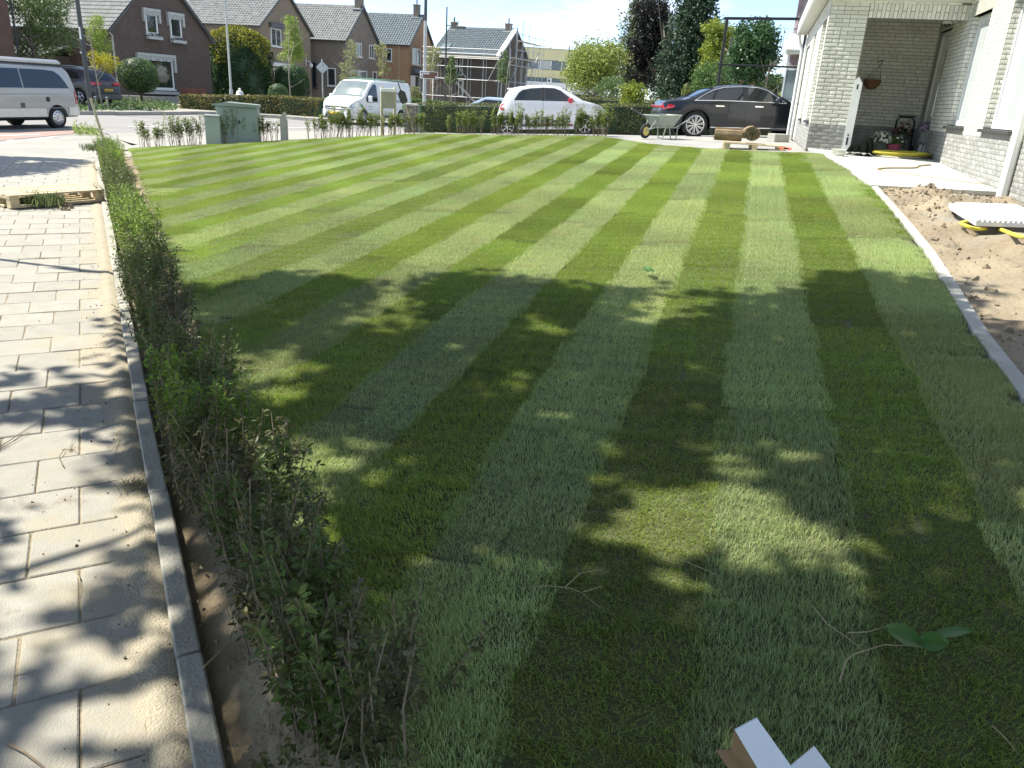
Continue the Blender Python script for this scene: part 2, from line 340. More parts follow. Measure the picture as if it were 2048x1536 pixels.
for i in range(len(q)-1):
    a, b = Vector(q[i]), Vector(q[i+1]); k = max(1, round((b-a).length/1.0)); L_ += [(a+(b-a)*(j/k), a+(b-a)*((j+1)/k)) for j in range(k)]
o0 = ke.location
for a, b in L_:
    d = (b-a).normalized(); n = Vector((-d.y, d.x)); a2, b2 = a+d*.005, b-d*.005; zz = zg(a.x, a.y)
    mb = MB(); mb.prism([Vector((p.x, p.y, zz-.05))-o0 for p in (a2-n*.07, b2-n*.07, b2+n*.07, a2+n*.07)], (0, 0, .175)); mb.obj('kerb_stone', M_['kerbst'], ke)

# ------------------------------------------------------------------ the lawn of turf strips
M_['turf'] = mat('turf_soil', (.06, .07, .025), .95, col2=(.10, .11, .045), nscale=12, detail=6, bump=.4, bscale=60, world=True)
lawn = thing('lawn', None, None); tag(lawn, kind='structure')
def clip(poly, n, c, keep=1):
    out = []
    for i in range(len(poly)):
        a, b = Vector(poly[i]), Vector(poly[(i+1) % len(poly)]); da, db = (a.dot(n)-c)*keep, (b.dot(n)-c)*keep
        if da >= 0: out.append(a)
        if (da > 0 and db < 0) or (da < 0 and db > 0): out.append(a+(b-a)*(da/(da-db)))
    return out
PITCH = .42; S0 = .07
for k in range(-34, 14):
    p = clip(clip(LAWN, w2, S0+PITCH*k+.003), w2, S0+PITCH*(k+1)-.003, -1)
    if len(p) < 3: continue
    dz = rnd.uniform(-.006, .006)
    mb = MB(); mb.prism([Vector((q.x, q.y, lz(q.x, q.y)-.055+dz)) for q in p], (0, 0, .045)); mb.obj('turf_strip', M_['turf'], lawn)

def grassmat(name, cols):
    m = bpy.data.materials.new(name); m.use_nodes = True; N = m.node_tree.nodes; L = m.node_tree.links; b = N['Principled BSDF']; b.inputs['Roughness'].default_value = .45; b.inputs['Specular IOR Level'].default_value = .4
    g = N.new('ShaderNodeNewGeometry'); oi = N.new('ShaderNodeObjectInfo'); ad = N.new('ShaderNodeMath'); ad.operation = 'ADD'; fr = N.new('ShaderNodeMath'); fr.operation = 'FRACT'
    L.new(g.outputs['Random Per Island'], ad.inputs[0]); L.new(oi.outputs['Random'], ad.inputs[1]); L.new(ad.outputs[0], fr.inputs[0])
    r = N.new('ShaderNodeValToRGB'); r.color_ramp.interpolation = 'LINEAR'
    while len(r.color_ramp.elements) < len(cols): r.color_ramp.elements.new(.5)
    for e, (p, c) in zip(r.color_ramp.elements, cols): e.position = p; e.color = lin(c)
    L.new(fr.outputs[0], r.inputs[0])
    at_ = N.new('ShaderNodeAttribute'); at_.attribute_type = 'INSTANCER'; at_.attribute_name = 'tint'
    mu = N.new('ShaderNodeVectorMath'); mu.operation = 'MULTIPLY'; L.new(r.outputs[0], mu.inputs[0]); L.new(at_.outputs['Vector'], mu.inputs[1])
    L.new(mu.outputs[0], b.inputs['Base Color'])
    tr = N.new('ShaderNodeBsdfTranslucent'); L.new(mu.outputs[0], tr.inputs[0]); ms = N.new('ShaderNodeMixShader'); ms.inputs[0].default_value = .38
    L.new(b.outputs[0], ms.inputs[1]); L.new(tr.outputs[0], ms.inputs[2]); L.new(ms.outputs[0], N['Material Output'].inputs[0]); return m
M_['gl'] = grassmat('nap_lit_grass', [(0, (.46, .40, .19)), (.06, (.40, .44, .15)), (.13, (.33, .43, .13)), (.6, (.43, .52, .20)), (1, (.52, .60, .27))])  # paler green paints in the light caught by blades leaning away
M_['gd'] = grassmat('nap_shade_grass', [(0, (.44, .37, .17)), (.08, (.37, .39, .11)), (.15, (.23, .345, .05)), (.6, (.31, .43, .07)), (1, (.39, .50, .11))])  # same turf, darker green paints in the shade of blades leaning towards us
GSRC = bpy.data.collections.new('grass_patches')
def patch(name, size, n, dirbias, lean, leanv, lo, hi, m, seed, curl=.5):
    r = np.random.default_rng(seed); base = np.c_[r.uniform(-size/2, size/2, (n, 2)), np.zeros(n)]
    az = r.normal(dirbias, 1.25, n) if dirbias is not None else r.uniform(0, 2*pi, n)
    le = np.clip(r.normal(lean, leanv, n), .05, 1.45); ln = lo+(hi-lo)*r.random(n)**1.3*np.where(r.random(n) < .03, 1.7, 1.0); wd = r.uniform(.0007, .0013, n)
    d = np.c_[np.cos(az), np.sin(az), np.zeros(n)]; s = np.c_[-np.sin(az+r.normal(0, .6, n)), np.cos(az), np.zeros(n)]; s /= np.linalg.norm(s, axis=1)[:, None]
    up = np.array([0, 0, 1.]); l1 = le*.7; l2 = np.clip(le*(1+curl), 0, 1.62)
    mid = base + (d*np.sin(l1)[:, None]+up*np.cos(l1)[:, None])*(ln*.5)[:, None]
    tip = mid + (d*np.sin(l2)[:, None]+up*np.cos(l2)[:, None])*(ln*.5)[:, None]
    V = np.stack([base-s*wd[:, None], base+s*wd[:, None], mid+s*wd[:, None]*.85, mid-s*wd[:, None]*.85, tip], 1).reshape(-1, 3)
    me = bpy.data.meshes.new(name); i5 = np.arange(n)*5
    fs = []
    for i in i5: fs += [(i, i+1, i+2, i+3), (i+3, i+2, i+4)]
    me.from_pydata(V.tolist(), [], fs); me.materials.append(m); o = bpy.data.objects.new(name, me); GSRC.objects.link(o); return o
# patch x axis = along the strip, away from the house end
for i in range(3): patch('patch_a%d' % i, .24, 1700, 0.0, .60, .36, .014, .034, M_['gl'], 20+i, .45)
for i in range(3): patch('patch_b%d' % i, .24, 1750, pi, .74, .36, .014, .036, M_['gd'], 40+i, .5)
patch('patch_c0', .12, 260, 0.0, .62, .3, .014, .034, M_['gl'], 60); patch('patch_d0', .12, 230, pi, .85, .3, .014, .036, M_['gd'], 61)
E1 = Vector((u2.x, u2.y, -LB*u2.x-LC*u2.y)).normalized(); E2 = Vector((-w2.x, -w2.y, LB*w2.x+LC*w2.y)).normalized(); E3 = E1.cross(E2).normalized(); E2 = E3.cross(E1)
GP, GR, GS, GI, GT = [], [], [], [], []
def gadd(x, y, idx, tint, sc):
    GP.append((x, y, lz(x, y)-.012)); fl = rnd.random() < .0
    a = rnd.uniform(-.07, .07); e1 = E1*cos(a)+E2*sin(a); e2 = E3.cross(e1); m3 = Matrix((e1, e2, E3)).transposed()
    GR.append(tuple(m3.to_euler())); GS.append(sc); GI.append(idx); GT.append(tint)
rolls = {}
for k in range(-34, 14):
    st = rnd.uniform(0, 2)
    for i, half in enumerate((.25, .75)):
        s = S0+PITCH*(k+half); a = -3.0+i*.05
        while a < 21:
            jx = rnd.uniform(-.01, .01); p = w2*(s+jx)+u2*(a+rnd.uniform(-.02, .02)); ring = int((a+st+40)/2.3)
            key = (k, ring)
            if key not in rolls: rolls[key] = (rnd.uniform(.84, 1.12), rnd.uniform(-.035, .035))
            br, hu = rolls[key]; fr = ((a+st+40)/2.3) % 1
            seam = .82 if fr < .07 else 1
            loc = .93+.14*math.sin(a*3.1+k*1.7)*math.sin(a*1.3+s*2.1)
            t = (br*seam*loc*(1+hu+rnd.uniform(-.035, .035)), br*seam*loc*rnd.uniform(.97, 1.03), br*seam*loc*(1-hu*.5+rnd.uniform(-.04, .04)))
            if inside(p, LAWN):
                e = edist(p, LAWN); sc = rnd.uniform(.85, 1.1)*(1-.15*(seam < 1))
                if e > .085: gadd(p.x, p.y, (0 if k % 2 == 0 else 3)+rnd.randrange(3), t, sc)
                if e < .24:
                    for _ in range(13):
                        q = p+Vector((rnd.uniform(-.17, .17), rnd.uniform(-.17, .17)))
                        if inside(q, LAWN) and edist(q, LAWN) > .004: gadd(q.x, q.y, 6 if k % 2 == 0 else 7, t, rnd.uniform(.7, 1.2))
            a += .2
def instancer(name, P, Rv, S, I, T, coll, **kw):
    me = bpy.data.meshes.new(name); me.from_pydata(P, [], [])
    for nm, ty, dat, prop in (('rot', 'FLOAT_VECTOR', Rv, 'vector'), ('sc', 'FLOAT', S, 'value'), ('idx', 'INT', I, 'value'), ('tint', 'FLOAT_VECTOR', T, 'vector')):
        a = me.attributes.new(nm, ty, 'POINT'); a.data.foreach_set(prop, np.array(dat).ravel())
    o = bpy.data.objects.new(name, me); COL.objects.link(o); tag(o, **kw)
    ng = bpy.data.node_groups.new(name+'_nodes', 'GeometryNodeTree'); ng.interface.new_socket('Geometry', in_out='INPUT', socket_type='NodeSocketGeometry'); ng.interface.new_socket('Geometry', in_out='OUTPUT', socket_type='NodeSocketGeometry')
    N = ng.nodes; L = ng.links; gi = N.new('NodeGroupInput'); go = N.new('NodeGroupOutput'); ip = N.new('GeometryNodeInstanceOnPoints'); ci = N.new('GeometryNodeCollectionInfo')
    ci.inputs['Collection'].default_value = coll; ci.inputs['Separate Children'].default_value = True; ci.inputs['Reset Children'].default_value = True
    ip.inputs['Pick Instance'].default_value = True
    def na(nm, ty):
        q = N.new('GeometryNodeInputNamedAttribute'); q.data_type = ty; q.inputs['Name'].default_value = nm; return q.outputs['Attribute']
    L.new(gi.outputs[0], ip.inputs['Points']); L.new(ci.outputs[0], ip.inputs['Instance']); L.new(na('idx', 'INT'), ip.inputs['Instance Index']); L.new(na('rot', 'FLOAT_VECTOR'), ip.inputs['Rotation']); L.new(na('sc', 'FLOAT'), ip.inputs['Scale'])
    L.new(ip.outputs[0], go.inputs[0]); md = o.modifiers.new('scatter', 'NODES'); md.node_group = ng; return o
instancer('grass', GP, GR, GS, GI, GT, GSRC, kind='stuff')
print("zg", [round(zg(*kp(15.6,d)),3) for d in (0,1,2,4,6,8)], [round(zg(*kp(17,d)),3) for d in (-1,0,1,2,4)])

# ------------------------------------------------------------------ path of concrete slabs
def slabmat():
    m = mat('pavement_slab', (.335, .318, .272), .88, var=.10, nscale=9, detail=9, bump=.35, bscale=170, isl=.06, world=True)
    N = m.node_tree.nodes; L = m.node_tree.links; b = N['Principled BSDF']; src = b.inputs['Base Color'].links[0].from_socket
    g = N.new('ShaderNodeNewGeometry'); nz = N.new('ShaderNodeTexNoise'); nz.inputs['Scale'].default_value = 2.2; nz.inputs['Detail'].default_value = 8; nz.inputs['Roughness'].default_value = .62; L.new(g.outputs['Position'], nz.inputs[0])
    dt = N.new('ShaderNodeVectorMath'); dt.operation = 'DOT_PRODUCT'; dt.inputs[1].default_value = (KN.x, KN.y, 0); L.new(g.outputs['Position'], dt.inputs[0])
    mr = N.new('ShaderNodeMapRange'); c0 = KN.dot(K0); mr.inputs[1].default_value = c0; mr.inputs[2].default_value = c0+.75; mr.inputs[3].default_value = .20; mr.inputs[4].default_value = -.14; L.new(dt.outputs['Value'], mr.inputs[0])
    ad = N.new('ShaderNodeMath'); L.new(nz.outputs[0], ad.inputs[0]); L.new(mr.outputs[0], ad.inputs[1])
    rp = N.new('ShaderNodeValToRGB'); rp.color_ramp.elements[0].position = .56; rp.color_ramp.elements[1].position = .72; L.new(ad.outputs[0], rp.inputs[0])
    mi = N.new('ShaderNodeMixRGB'); mi.inputs[2].default_value = (.37, .325, .235, 1); L.new(rp.outputs[0], mi.inputs[0]); L.new(src, mi.inputs[1])
    n2 = N.new('ShaderNodeTexNoise'); n2.inputs['Scale'].default_value = 3.1; n2.inputs['Detail'].default_value = 10; n2.inputs['Roughness'].default_value = .7; L.new(g.outputs['Position'], n2.inputs[0])
    r2 = N.new('ShaderNodeValToRGB'); r2.color_ramp.elements[0].position = .61; r2.color_ramp.elements[1].position = .72; L.new(n2.outputs[0], r2.inputs[0])
    m2 = N.new('ShaderNodeMixRGB'); m2.inputs[2].default_value = (.20, .155, .11, 1); L.new(r2.outputs[0], m2.inputs[0]); L.new(mi.outputs[0], m2.inputs[1]); L.new(m2.outputs[0], b.inputs['Base Color']); return m
M_['slab'] = slabmat()
M_['sand'] = mat('joint_sand', (.20, .17, .12), .95, col2=(.40, .33, .22), nscale=14, detail=8, bump=.5, bscale=120, world=True)
path = sheet('path', [tuple(kp(-4, 0)), tuple(kp(15.7, 0)), tuple(kp(15.7, 9)), tuple(kp(-4, 9))], -.0055, .6, M_['sand'], zf=lambda x, y: zpath((Vector((x, y))-K0).dot(KD)), kind='structure')
SLC = {}
def slabmesh(lx, v):
    if (lx, v) not in SLC:
        r = random.Random(v); mb = MB(); mb.bbox((-lx/2+.003, -.1465, -.03), (lx/2-.003, .1465, 0), .004); SLC[(lx, v)] = mb.mesh('paving_slab', M_['slab'])
    return SLC[(lx, v)]
slabs = []
for k in range(-10, 52):
    t0 = .09+.3*k; tm = t0+.15
    d = .083; first = .15 if k % 2 == 0 else .30
    while d < 7.5:
        l = first; p = kp(tm, d+l/2); first = .30; d0 = d; d += l
        z = zpath(tm); q = proj((p.x, p.y, z))
        if q[2] < .4: slabs.append((0, p, l, z)); continue
        ok = -120 < q[0] < 2100 and q[1] < 1700
        slabs.append(((1/q[2] if ok else 0), p, l, z))
slabs.sort(key=lambda s: -s[0])
am = atan2(KN.y, KN.x); rest = MB()
def slabM(p, l, z):
    return Matrix.Translation((p.x, p.y, z+rnd.uniform(-.003, .003))) @ Matrix.Rotation(am+rnd.uniform(-.004, .004), 4, 'Z') @ Matrix.Rotation(rnd.uniform(-.006, .006), 4, 'X') @ Matrix.Rotation(rnd.uniform(-.006, .006), 4, 'Y')
for i, (s, p, l, z) in enumerate(slabs):
    M = slabM(p, l, z)
    if i < 299 and s > 0: link('paving_slab', slabmesh(l, 0), path, 0, M)
    elif s > 0 or i % 3 == 0 or True: rest.bbox((-l/2+.003, -.1465, -.03), (l/2-.003, .1465, 0), .004, 0, M)
rest.obj('paving_slab_field', M_['slab'], path, kind='stuff')
# sand-filled gutter strip and kerb
gs = MB()
for i in range(420):
    t = -3.5+i*.045; z = zpath(t)
    gs.v += [tuple((*kp(t, -.002), z-.004)), tuple((*kp(t, .03), z+.006+.008*rnd.random())), tuple((*kp(t, .06), z+.004+.006*rnd.random())), tuple((*kp(t, .10+.05*rnd.random()), z-.004))]
for i in range(419):
    for j in range(3): gs.f.append((i*4+j, i*4+j+1, i*4+5+j, i*4+4+j)); gs.m.append(0)
M_['sandl'] = mat('loose_sand', (.345, .305, .22), .95, col2=(.43, .38, .28), nscale=10, detail=9, bump=.6, bscale=130, world=True)
gs.obj('gutter_sand', M_['sandl'], path, 60, kind='stuff')
kb = thing('path_kerb', 'long low grey concrete kerb between the paved path and the hedge bed', 'kerb', (K0.x, K0.y, .2))
M_['kerbp'] = mat('worn_kerb_concrete', (.36, .345, .29), .9, var=.22, nscale=5, detail=9, bump=.35, bscale=90, isl=.08, world=True, wear=((.44, .37, .25), 2.5, .6, .12))
t = -3.6; i = 0
while t < 16.2:
    a = kp(t+.004, -.035); M = Matrix.Translation((a.x-K0.x, a.y-K0.y, zpath(t)-.2)) @ Matrix.Rotation(atan2(KD.y, KD.x)+rnd.uniform(-.004, .004), 4, 'Z')
    mb = MB(); mb.bbox((0, -.034, -.15), (.992, .034, .022+rnd.uniform(-.004, .006)), .006); link('kerb_stone', mb.mesh('kerb_stone', M_['kerbp']), kb, 0, M); t += 1.0
# hedge bed soil between kerb and lawn
lft = [Vector(p) for p in LLEFT[1:]]
def leftedge(t):                                      # lawn edge point reached from the kerb at t
    best = None
    o = kp(t, 0)
    for i in range(len(lft)-1):
        a, b = lft[i], lft[i+1]; ab = b-a; den = (-KN.x)*(-ab.y)-(-KN.y)*(-ab.x)
        r = a-o; s = (r.x*(-ab.y)-r.y*(-ab.x))/den; v = ((-KN.x)*r.y-(-KN.y)*r.x)/den
        if 0 <= v <= 1: return s
    return .45
bed = MB(); nj = 12; nb = 640
from mathutils import noise as mn
for i in range(nb):
    t = -1.6+i*18.1/nb; s1 = max(.1, leftedge(t))+.03
    for j in range(nj):
        d = .066+(s1-.066)*j/(nj-1); p = kp(t, -d); f = j/(nj-1); z0 = zpath(t)-.02; z1 = lz(p.x, p.y)-.03
        e = math.sin(pi*min(1, max(0, f)))
        n = mn.noise(Vector((p.x*7, p.y*7, 0)))*.022+mn.noise(Vector((p.x*22, p.y*22, 3)))*.012+mn.noise(Vector((p.x*60, p.y*60, 5)))*.006
        bed.v.append((p.x, p.y, z0*(1-f)+z1*f-.02*(1-f)+n*(.4+e)))
for i in range(nb-1):
    for j in range(nj-1): bed.f.append((i*nj+j, i*nj+j+1, (i+1)*nj+j+1, (i+1)*nj+j)); bed.m.append(0)
bed.obj('hedge_bed', M_['bed'], None, 60, kind='structure')
def clods(name, pts, m, lo, hi, seed, **kw):
    r = random.Random(seed); mb = MB()
    ico = bmesh.new(); bmesh.ops.create_icosphere(ico, subdivisions=1, radius=1); iv = [v.co.copy() for v in ico.verts]; jf = [tuple(v.index for v in f.verts) for f in ico.faces]; ico.free()
    for p in pts:
        s = lo*(hi/lo)**(r.random()**1.7)
        M = Matrix.Translation(p) @ Euler((r.uniform(0, 6), r.uniform(0, 6), r.uniform(0, 6))).to_matrix().to_4x4()
        mb.add([Vector((v.x, v.y*.75, v.z*.6))*s*r.uniform(.55, 1.25) for v in iv], jf, 0, M)
    return mb.obj(name, m, None, 40, **kw)
pts = []
for _ in range(900):
    t = -1.2+rnd.random()**1.6*15; s1 = max(.12, leftedge(t)); d = rnd.uniform(.08, s1*.8); p = kp(t, -d); f = d/s1
    pts.append((p.x, p.y, (zpath(t)-.03)*(1-f)+(lz(p.x, p.y)-.04)*f+.004))
clods('soil_crumbs', pts, M_['bed'], .003, .012, 3, kind='stuff')
M_['crumb'] = mat('dark_grit', (.12, .09, .06), .95, col2=(.26, .2, .13), nscale=20)
pts = []
for _ in range(520):
    t = -1+rnd.random()**1.7*10; d = abs(rnd.gauss(.02, .14)) if rnd.random() < .75 else rnd.uniform(0, 1.6); p = kp(t, d); pts.append((p.x, p.y, zpath(t)+.003))
clods('path_grit', pts, M_['crumb'], .0025, .008, 4, kind='stuff')

# ------------------------------------------------------------------ concrete edging, sandy soil and terrace on the house side
ed = thing('lawn_edging', 'curved pale concrete edging strip between lawn and bare sand', 'edging', (2.8, 5.07, .7))
M_['edge'] = mat('pale_edging_concrete', (.38, .375, .34), .88, var=.12, nscale=6, detail=9, bump=.25, bscale=90, world=True, wear=((.33, .27, .18), 3, .62, .1))
q = [Vector(p) for p in LRIGHT[1:]]; L_ = []
for i in range(len(q)-1):
    a, b = q[i], q[i+1]; k = max(1, round((b-a).length/1.0)); L_ += [(a+(b-a)*(j/k), a+(b-a)*((j+1)/k)) for j in range(k)]
for a, b in L_:
    d = (b-a).normalized(); n = Vector((-d.y, d.x)); n = n if n.x > 0 else -n
    P_ = [Vector((p.x, p.y, lz(p.x, p.y)+.004))-ed.location for p in (a+n*.004+d*.003, b+n*.004-d*.003, b+n*.078-d*.003, a+n*.078+d*.003)]
    mb = MB(); mb.prism(P_, (0, 0, -.16)); mb.obj('edging_stone', M_['edge'], ed)
TA, TBx, TCy = .6997, -.0206, .0387
def tz(x, y): return TA+TBx*x+TCy*y
def onterr(px, py):
    d = ray(px, py); t = (TA-EYE)/(d[2]-TBx*d[0]-TCy*d[1]); return Vector((t*d[0], t*d[1], EYE+t*d[2]))
TF = [onterr(1742, 370), onterr(1900, 375.5), onterr(2046, 386)]
tf0 = Vector(TF[0][:2]); tdir = (Vector(TF[2][:2])-tf0).normalized(); tn = Vector((-tdir.y, tdir.x))
def soilz(x, y):
    s = (Vector((x, y))-tf0).dot(tn); z = min(lz(x, y)-.012, tz(x, y)-.055)
    e = min(1, edist((x, y), LRIGHT)/.5) if False else 1
    dE = min((Vector((x, y))-a).length for a, _ in L_)
    amp = min(1, max(0, (dE-.1))/.5)
    n = mn.noise(Vector((x*1.6, y*1.6, 1)))*.05+mn.noise(Vector((x*5, y*5, 2)))*.035+mn.noise(Vector((x*14, y*14, 4)))*.022+abs(mn.noise(Vector((x*31, y*31, 6))))*.02
    # shovelled ridge along the terrace edge
    for (hx, hy, r, h) in HEAPS:
        q = ((x-hx)**2+(y-hy)**2)/(r*r)
        if q < 6: n += h*math.exp(-q)*(1+.5*mn.noise(Vector((x*12, y*12, 9))))/max(amp, .2)
    return z+n*amp
hp = lambda px, py, z=.92: onz(px, py, z)
HEAPS = []
for px, py, r, h in [(1850, 392, .22, .12), (1872, 400, .2, .10), (1832, 398, .25, .07), (1775, 383, .16, .04), (1890, 412, .18, .1), (1935, 398, .25, .05), (2000, 400, .3, .05), (2040, 470, .2, .10), (2046, 480, .16, .1), (1950, 462, .14, -.1), (1990, 470, .16, -.14), (2030, 455, .25, -.12)]:
    p = hp(px, py); HEAPS.append((p.x, p.y, r, h))
outer = []
for i in range(len(q)):
    d = (q[min(i+1, len(q)-1)]-q[max(i-1, 0)]).normalized(); n = Vector((-d.y, d.x)); n = n if n.x > 0 else -n; outer.append(q[i]+n*.076)
TB = tf0+tn*.12
sp_ = [tuple(p) for p in outer[1:]]+[(7, -1.6), (11, 3), tuple(Vector(TF[2][:2])+tdir*5+tn*.1), tuple(Vector(TF[2][:2])+tn*.1), tuple(tf0+tn*.1+tdir*.25)]
sheet('sandy_soil', sp_, 0, .055, M_['soil'], zf=soilz, kind='structure')
pts = []
for _ in range(900):
    h = HEAPS[rnd.randrange(7)] if rnd.random() < .6 else None
    if h: x, y = rnd.gauss(h[0], h[2]*.9), rnd.gauss(h[1], h[2]*.9)
    else:
        a, b = L_[rnd.randrange(min(9, len(L_)))]; g = a+(b-a)*rnd.random(); x, y = g.x+abs(rnd.gauss(.12, .25))+.09, g.y+rnd.gauss(0, .1)
    if (Vector((x, y))-tf0).dot(tn) > .02 and (Vector((x, y))-tf0).dot(tdir) > 0: continue
    if inside((x, y), sp_): pts.append((x, y, soilz(x, y)+.004))
clods('soil_clods', pts, M_['soil'], .005, .04, 9, kind='stuff')
M_['terr'] = mat('pale_terrace_slab', (.46, .465, .43), .75, var=.06, nscale=3, detail=7, bump=.1, bscale=80, isl=.03, aniso=(1, 6, 6), wear=((.42, .40, .34), 2, .6, .15))

terr = thing('terrace', None, None); tag(terr, kind='structure')
tpoly = [tuple(tf0), tuple(tf0+tdir*6), (10, 17), (6.2, 17), (5.0, 14.44), (4.86, 13.29), (4.43, 10.84), (4.18, 9.6)]
for i in range(0, 16):
    for j in range(-2, 8):
        o = .5*(i % 2)
        p = clip(clip(clip(clip(tpoly, tn, tf0.dot(tn)+.6*i+.002), tn, tf0.dot(tn)+.6*(i+1)-.002, -1), tdir, tf0.dot(tdir)+1.0*(j+o)+.002), tdir, tf0.dot(tdir)+1.0*(j+o+1)-.002, -1)
        if len(p) < 3: continue
        mb = MB(); mb.prism([Vector((v.x, v.y, tz(v.x, v.y)-.05)) for v in p], (0, 0, .05)); mb.obj('terrace_slab', M_['terr'], terr)
# ------------------------------------------------------------------ the white brick house on the right
HA = radians(15.8); hu = Vector((sin(HA), cos(HA), 0)); hw = Vector((cos(HA), -sin(HA), 0)); HO = Vector((4.96, 14.45, 0)); SR = 2.115; TBK = 2.3
def hl(s, t, z): return HO+hw*s+hu*t+Vector((0, 0, z))
HM = frame(HO, hw, hu)                                # local x = to the right (s), y = away (t), z up
house = thing('white_brick_house', 'white brick house with open porch, tall narrow windows and grey brick plinth at right', 'house', M=HM)
M_['bw'] = mat('cream_brick', (.72, .71, .62), .75, var=.14, nscale=9, detail=8, bump=.5, bscale=70, isl=.10)
M_['bg'] = mat('grey_plinth_brick', (.35, .35, .325), .75, var=.22, nscale=11, detail=8, bump=.8, bscale=55, isl=.16)
M_['mortar'] = mat('grey_mortar', (.23, .225, .195), .95, var=.15, nscale=20)
ZPL = 1.56; ZB = .85
def bmesh_brick(v, rough):
    r = random.Random(v); nx_, nz_ = 4, 2; g = {}; vs = []; fs = []
    for i in range(nx_+1):
        for k in range(nz_+1):
            e = i in (0, nx_) or k in (0, nz_); y = -.006+(r.uniform(-rough, rough) if not e else .003); g[i, k] = len(vs); vs.append((-.5+i/nx_, y, -.5+k/nz_))
    for i in range(nx_):
        for k in range(nz_): fs.append((g[i, k], g[i+1, k], g[i+1, k+1], g[i, k+1]))
    b = len(vs); vs += [(-.5, .03, -.5), (.5, .03, -.5), (.5, .03, .5), (-.5, .03, .5)]
    bot = [g[i, 0] for i in range(nx_+1)]; top = [g[i, nz_] for i in range(nx_, -1, -1)]; lf = [g[0, k] for k in range(nz_, -1, -1)]; rg = [g[nx_, k] for k in range(nz_+1)]
    fs += [tuple([b, b+1]+bot[::-1]), tuple([b+2, b+3]+top[::-1]), tuple([b+3, b]+lf[::-1]), tuple([b+1, b+2]+rg[::-1])]
    return vs, fs
BV = [bmesh_brick(i, .0015) for i in range(4)]; BG = [bmesh_brick(i+10, .006) for i in range(4)]
BMW = []; BMG = []
for i in range(4):
    for (V, arr, m, nm) in ((BV, BMW, M_['bw'], 'brick'), (BG, BMG, M_['bg'], 'brick')):
        q = MB(); q.add(V[i][0], V[i][1]); arr.append(q.mesh(nm, m))
BR = []                                               # (M, length, height, grey)
def wallbricks(o, ds, nrm, L, z0, z1, holes=(), phase=0, plinth=ZPL, hbond=False):
    """running-bond bricks on a wall: o local start, ds local direction, nrm outward normal, holes [(a,b,zlo,zhi)]"""
    ds = Vector(ds); nrm = Vector(nrm); P = .0625; k0 = int(round((z0-ZPL)/P))
    k = k0
    while ZPL+k*P < z1-.02:
        z = ZPL+k*P; off = [0, .055, .11, .165][(k*2+phase+(k//3)) % 4] if not hbond else .11*(k % 2)
        segs = [(0, L)]
        for (a, b, lo, hi) in holes:
            if lo-.03 < z+P*.5 < hi:
                ns = []
                for (p, q) in segs:
                    if b <= p or a >= q: ns.append((p, q))
                    else:
                        if a > p: ns.append((p, a))
                        if b < q: ns.append((b, q))
                segs = ns
        for (p, q) in segs:
            x = p; first = True
            while x < q-.03:
                e = math.floor((x-off)/.22+1.0001)*.22+off; e = min(e, q)
                if q-e < .05: e = q
                if rnd.random() < .10 and e-x > .2: e = x+.11
                l = e-x-.009
                if l > .02:
                    c = Vector(o)+ds*(x+(e-x)/2); c.z = z+P/2
                    M = frame(c, ds, -nrm); BR.append((M @ Matrix.Diagonal((l, 1, .0535, 1)), z < plinth-.01)) if True else 0
                x = e
        k += 1
S_ = MB()
# shells behind the bricks (mortar faces), each slab butted to the next
def wbox(a, b): S_.box(a, b)
FW_L = .60
wbox((0.0, 0.0, ZB), (FW_L, .26, 3.52))                                    # front pier
wallbricks((0, 0, 0), (1, 0, 0), (0, -1, 0), FW_L, 1.06, 3.52, hbond=True)
wallbricks((FW_L, 0.0, 0), (0, 1, 0), (1, 0, 0), .26, 1.06, 3.27)
# side wall of the garage wing with two slim recesses and a door
SH = [(.36, 1.55, 1.62, 3.3), (3.3, 4.1, 1.62, 3.3), (5.6, 7.2, ZB, 3.25)]
tcur = .26
for (a, b, lo, hi) in SH+[(8.15, 8.15, 0, 0)]:
    wbox((0, tcur, ZB), (.22, a, 3.66))
    if b > a:
        if lo > 1: wbox((0, a, ZB), (.22, b, lo))
        wbox((0, a, hi), (.22, b, 3.66))
    tcur = b
wallbricks((0, 8.15, 0), (0, -1, 0), (-1, 0, 0), 8.15, 1.03, 3.62, [(8.15-b, 8.15-a, lo, hi) for a, b, lo, hi in SH])
for (a, b, lo, hi) in SH[:2]: wallbricks((0, b, 0), (1, 0, 0), (0, -1, 0), .11, lo, hi)
wbox((.22, 7.95, ZB), (6, 8.15, 3.66))
# porch back wall and the long window wall
wbox((.26, TBK, ZB), (SR, TBK+.2, 3.75)); wbox((FW_L-.2, .26, ZB), (FW_L, TBK, 3.75))
wallbricks((FW_L, TBK, 0), (1, 0, 0), (0, -1, 0), SR-FW_L, 1.06, 3.7)
wallbricks((FW_L, .26, 0), (0, 1, 0), (1, 0, 0), TBK-.26, 1.06, 3.6)
RH = [(TBK-2.2, TBK-1.15, ZB, 3.27), (TBK+.29, TBK+1.45, 1.68, 3.3), (TBK+2.57, TBK+3.95, 1.68, 3.3), (TBK+5.3, TBK+6.6, 1.68, 3.3)]
RLN = 11.0; tcur = 0
for (a, b, lo, hi) in RH+[(RLN, RLN, 0, 0)]:
    wbox((SR, TBK-a, ZB), (SR+.3, TBK-tcur, 5.0))
    if b > a:
        if lo > 1: wbox((SR, TBK-b, ZB), (SR+.3, TBK-a, lo-.06))
        wbox((SR, TBK-b, hi+.0), (SR+.3, TBK-a, 5.0))
    tcur = b
wallbricks((SR, TBK, 0), (0, -1, 0), (-1, 0, 0), RLN, .95, 4.6, [(a, b, lo-.06 if lo > 1 else lo, hi+(.18 if lo > 1 else .18)) for a, b, lo, hi in RH])
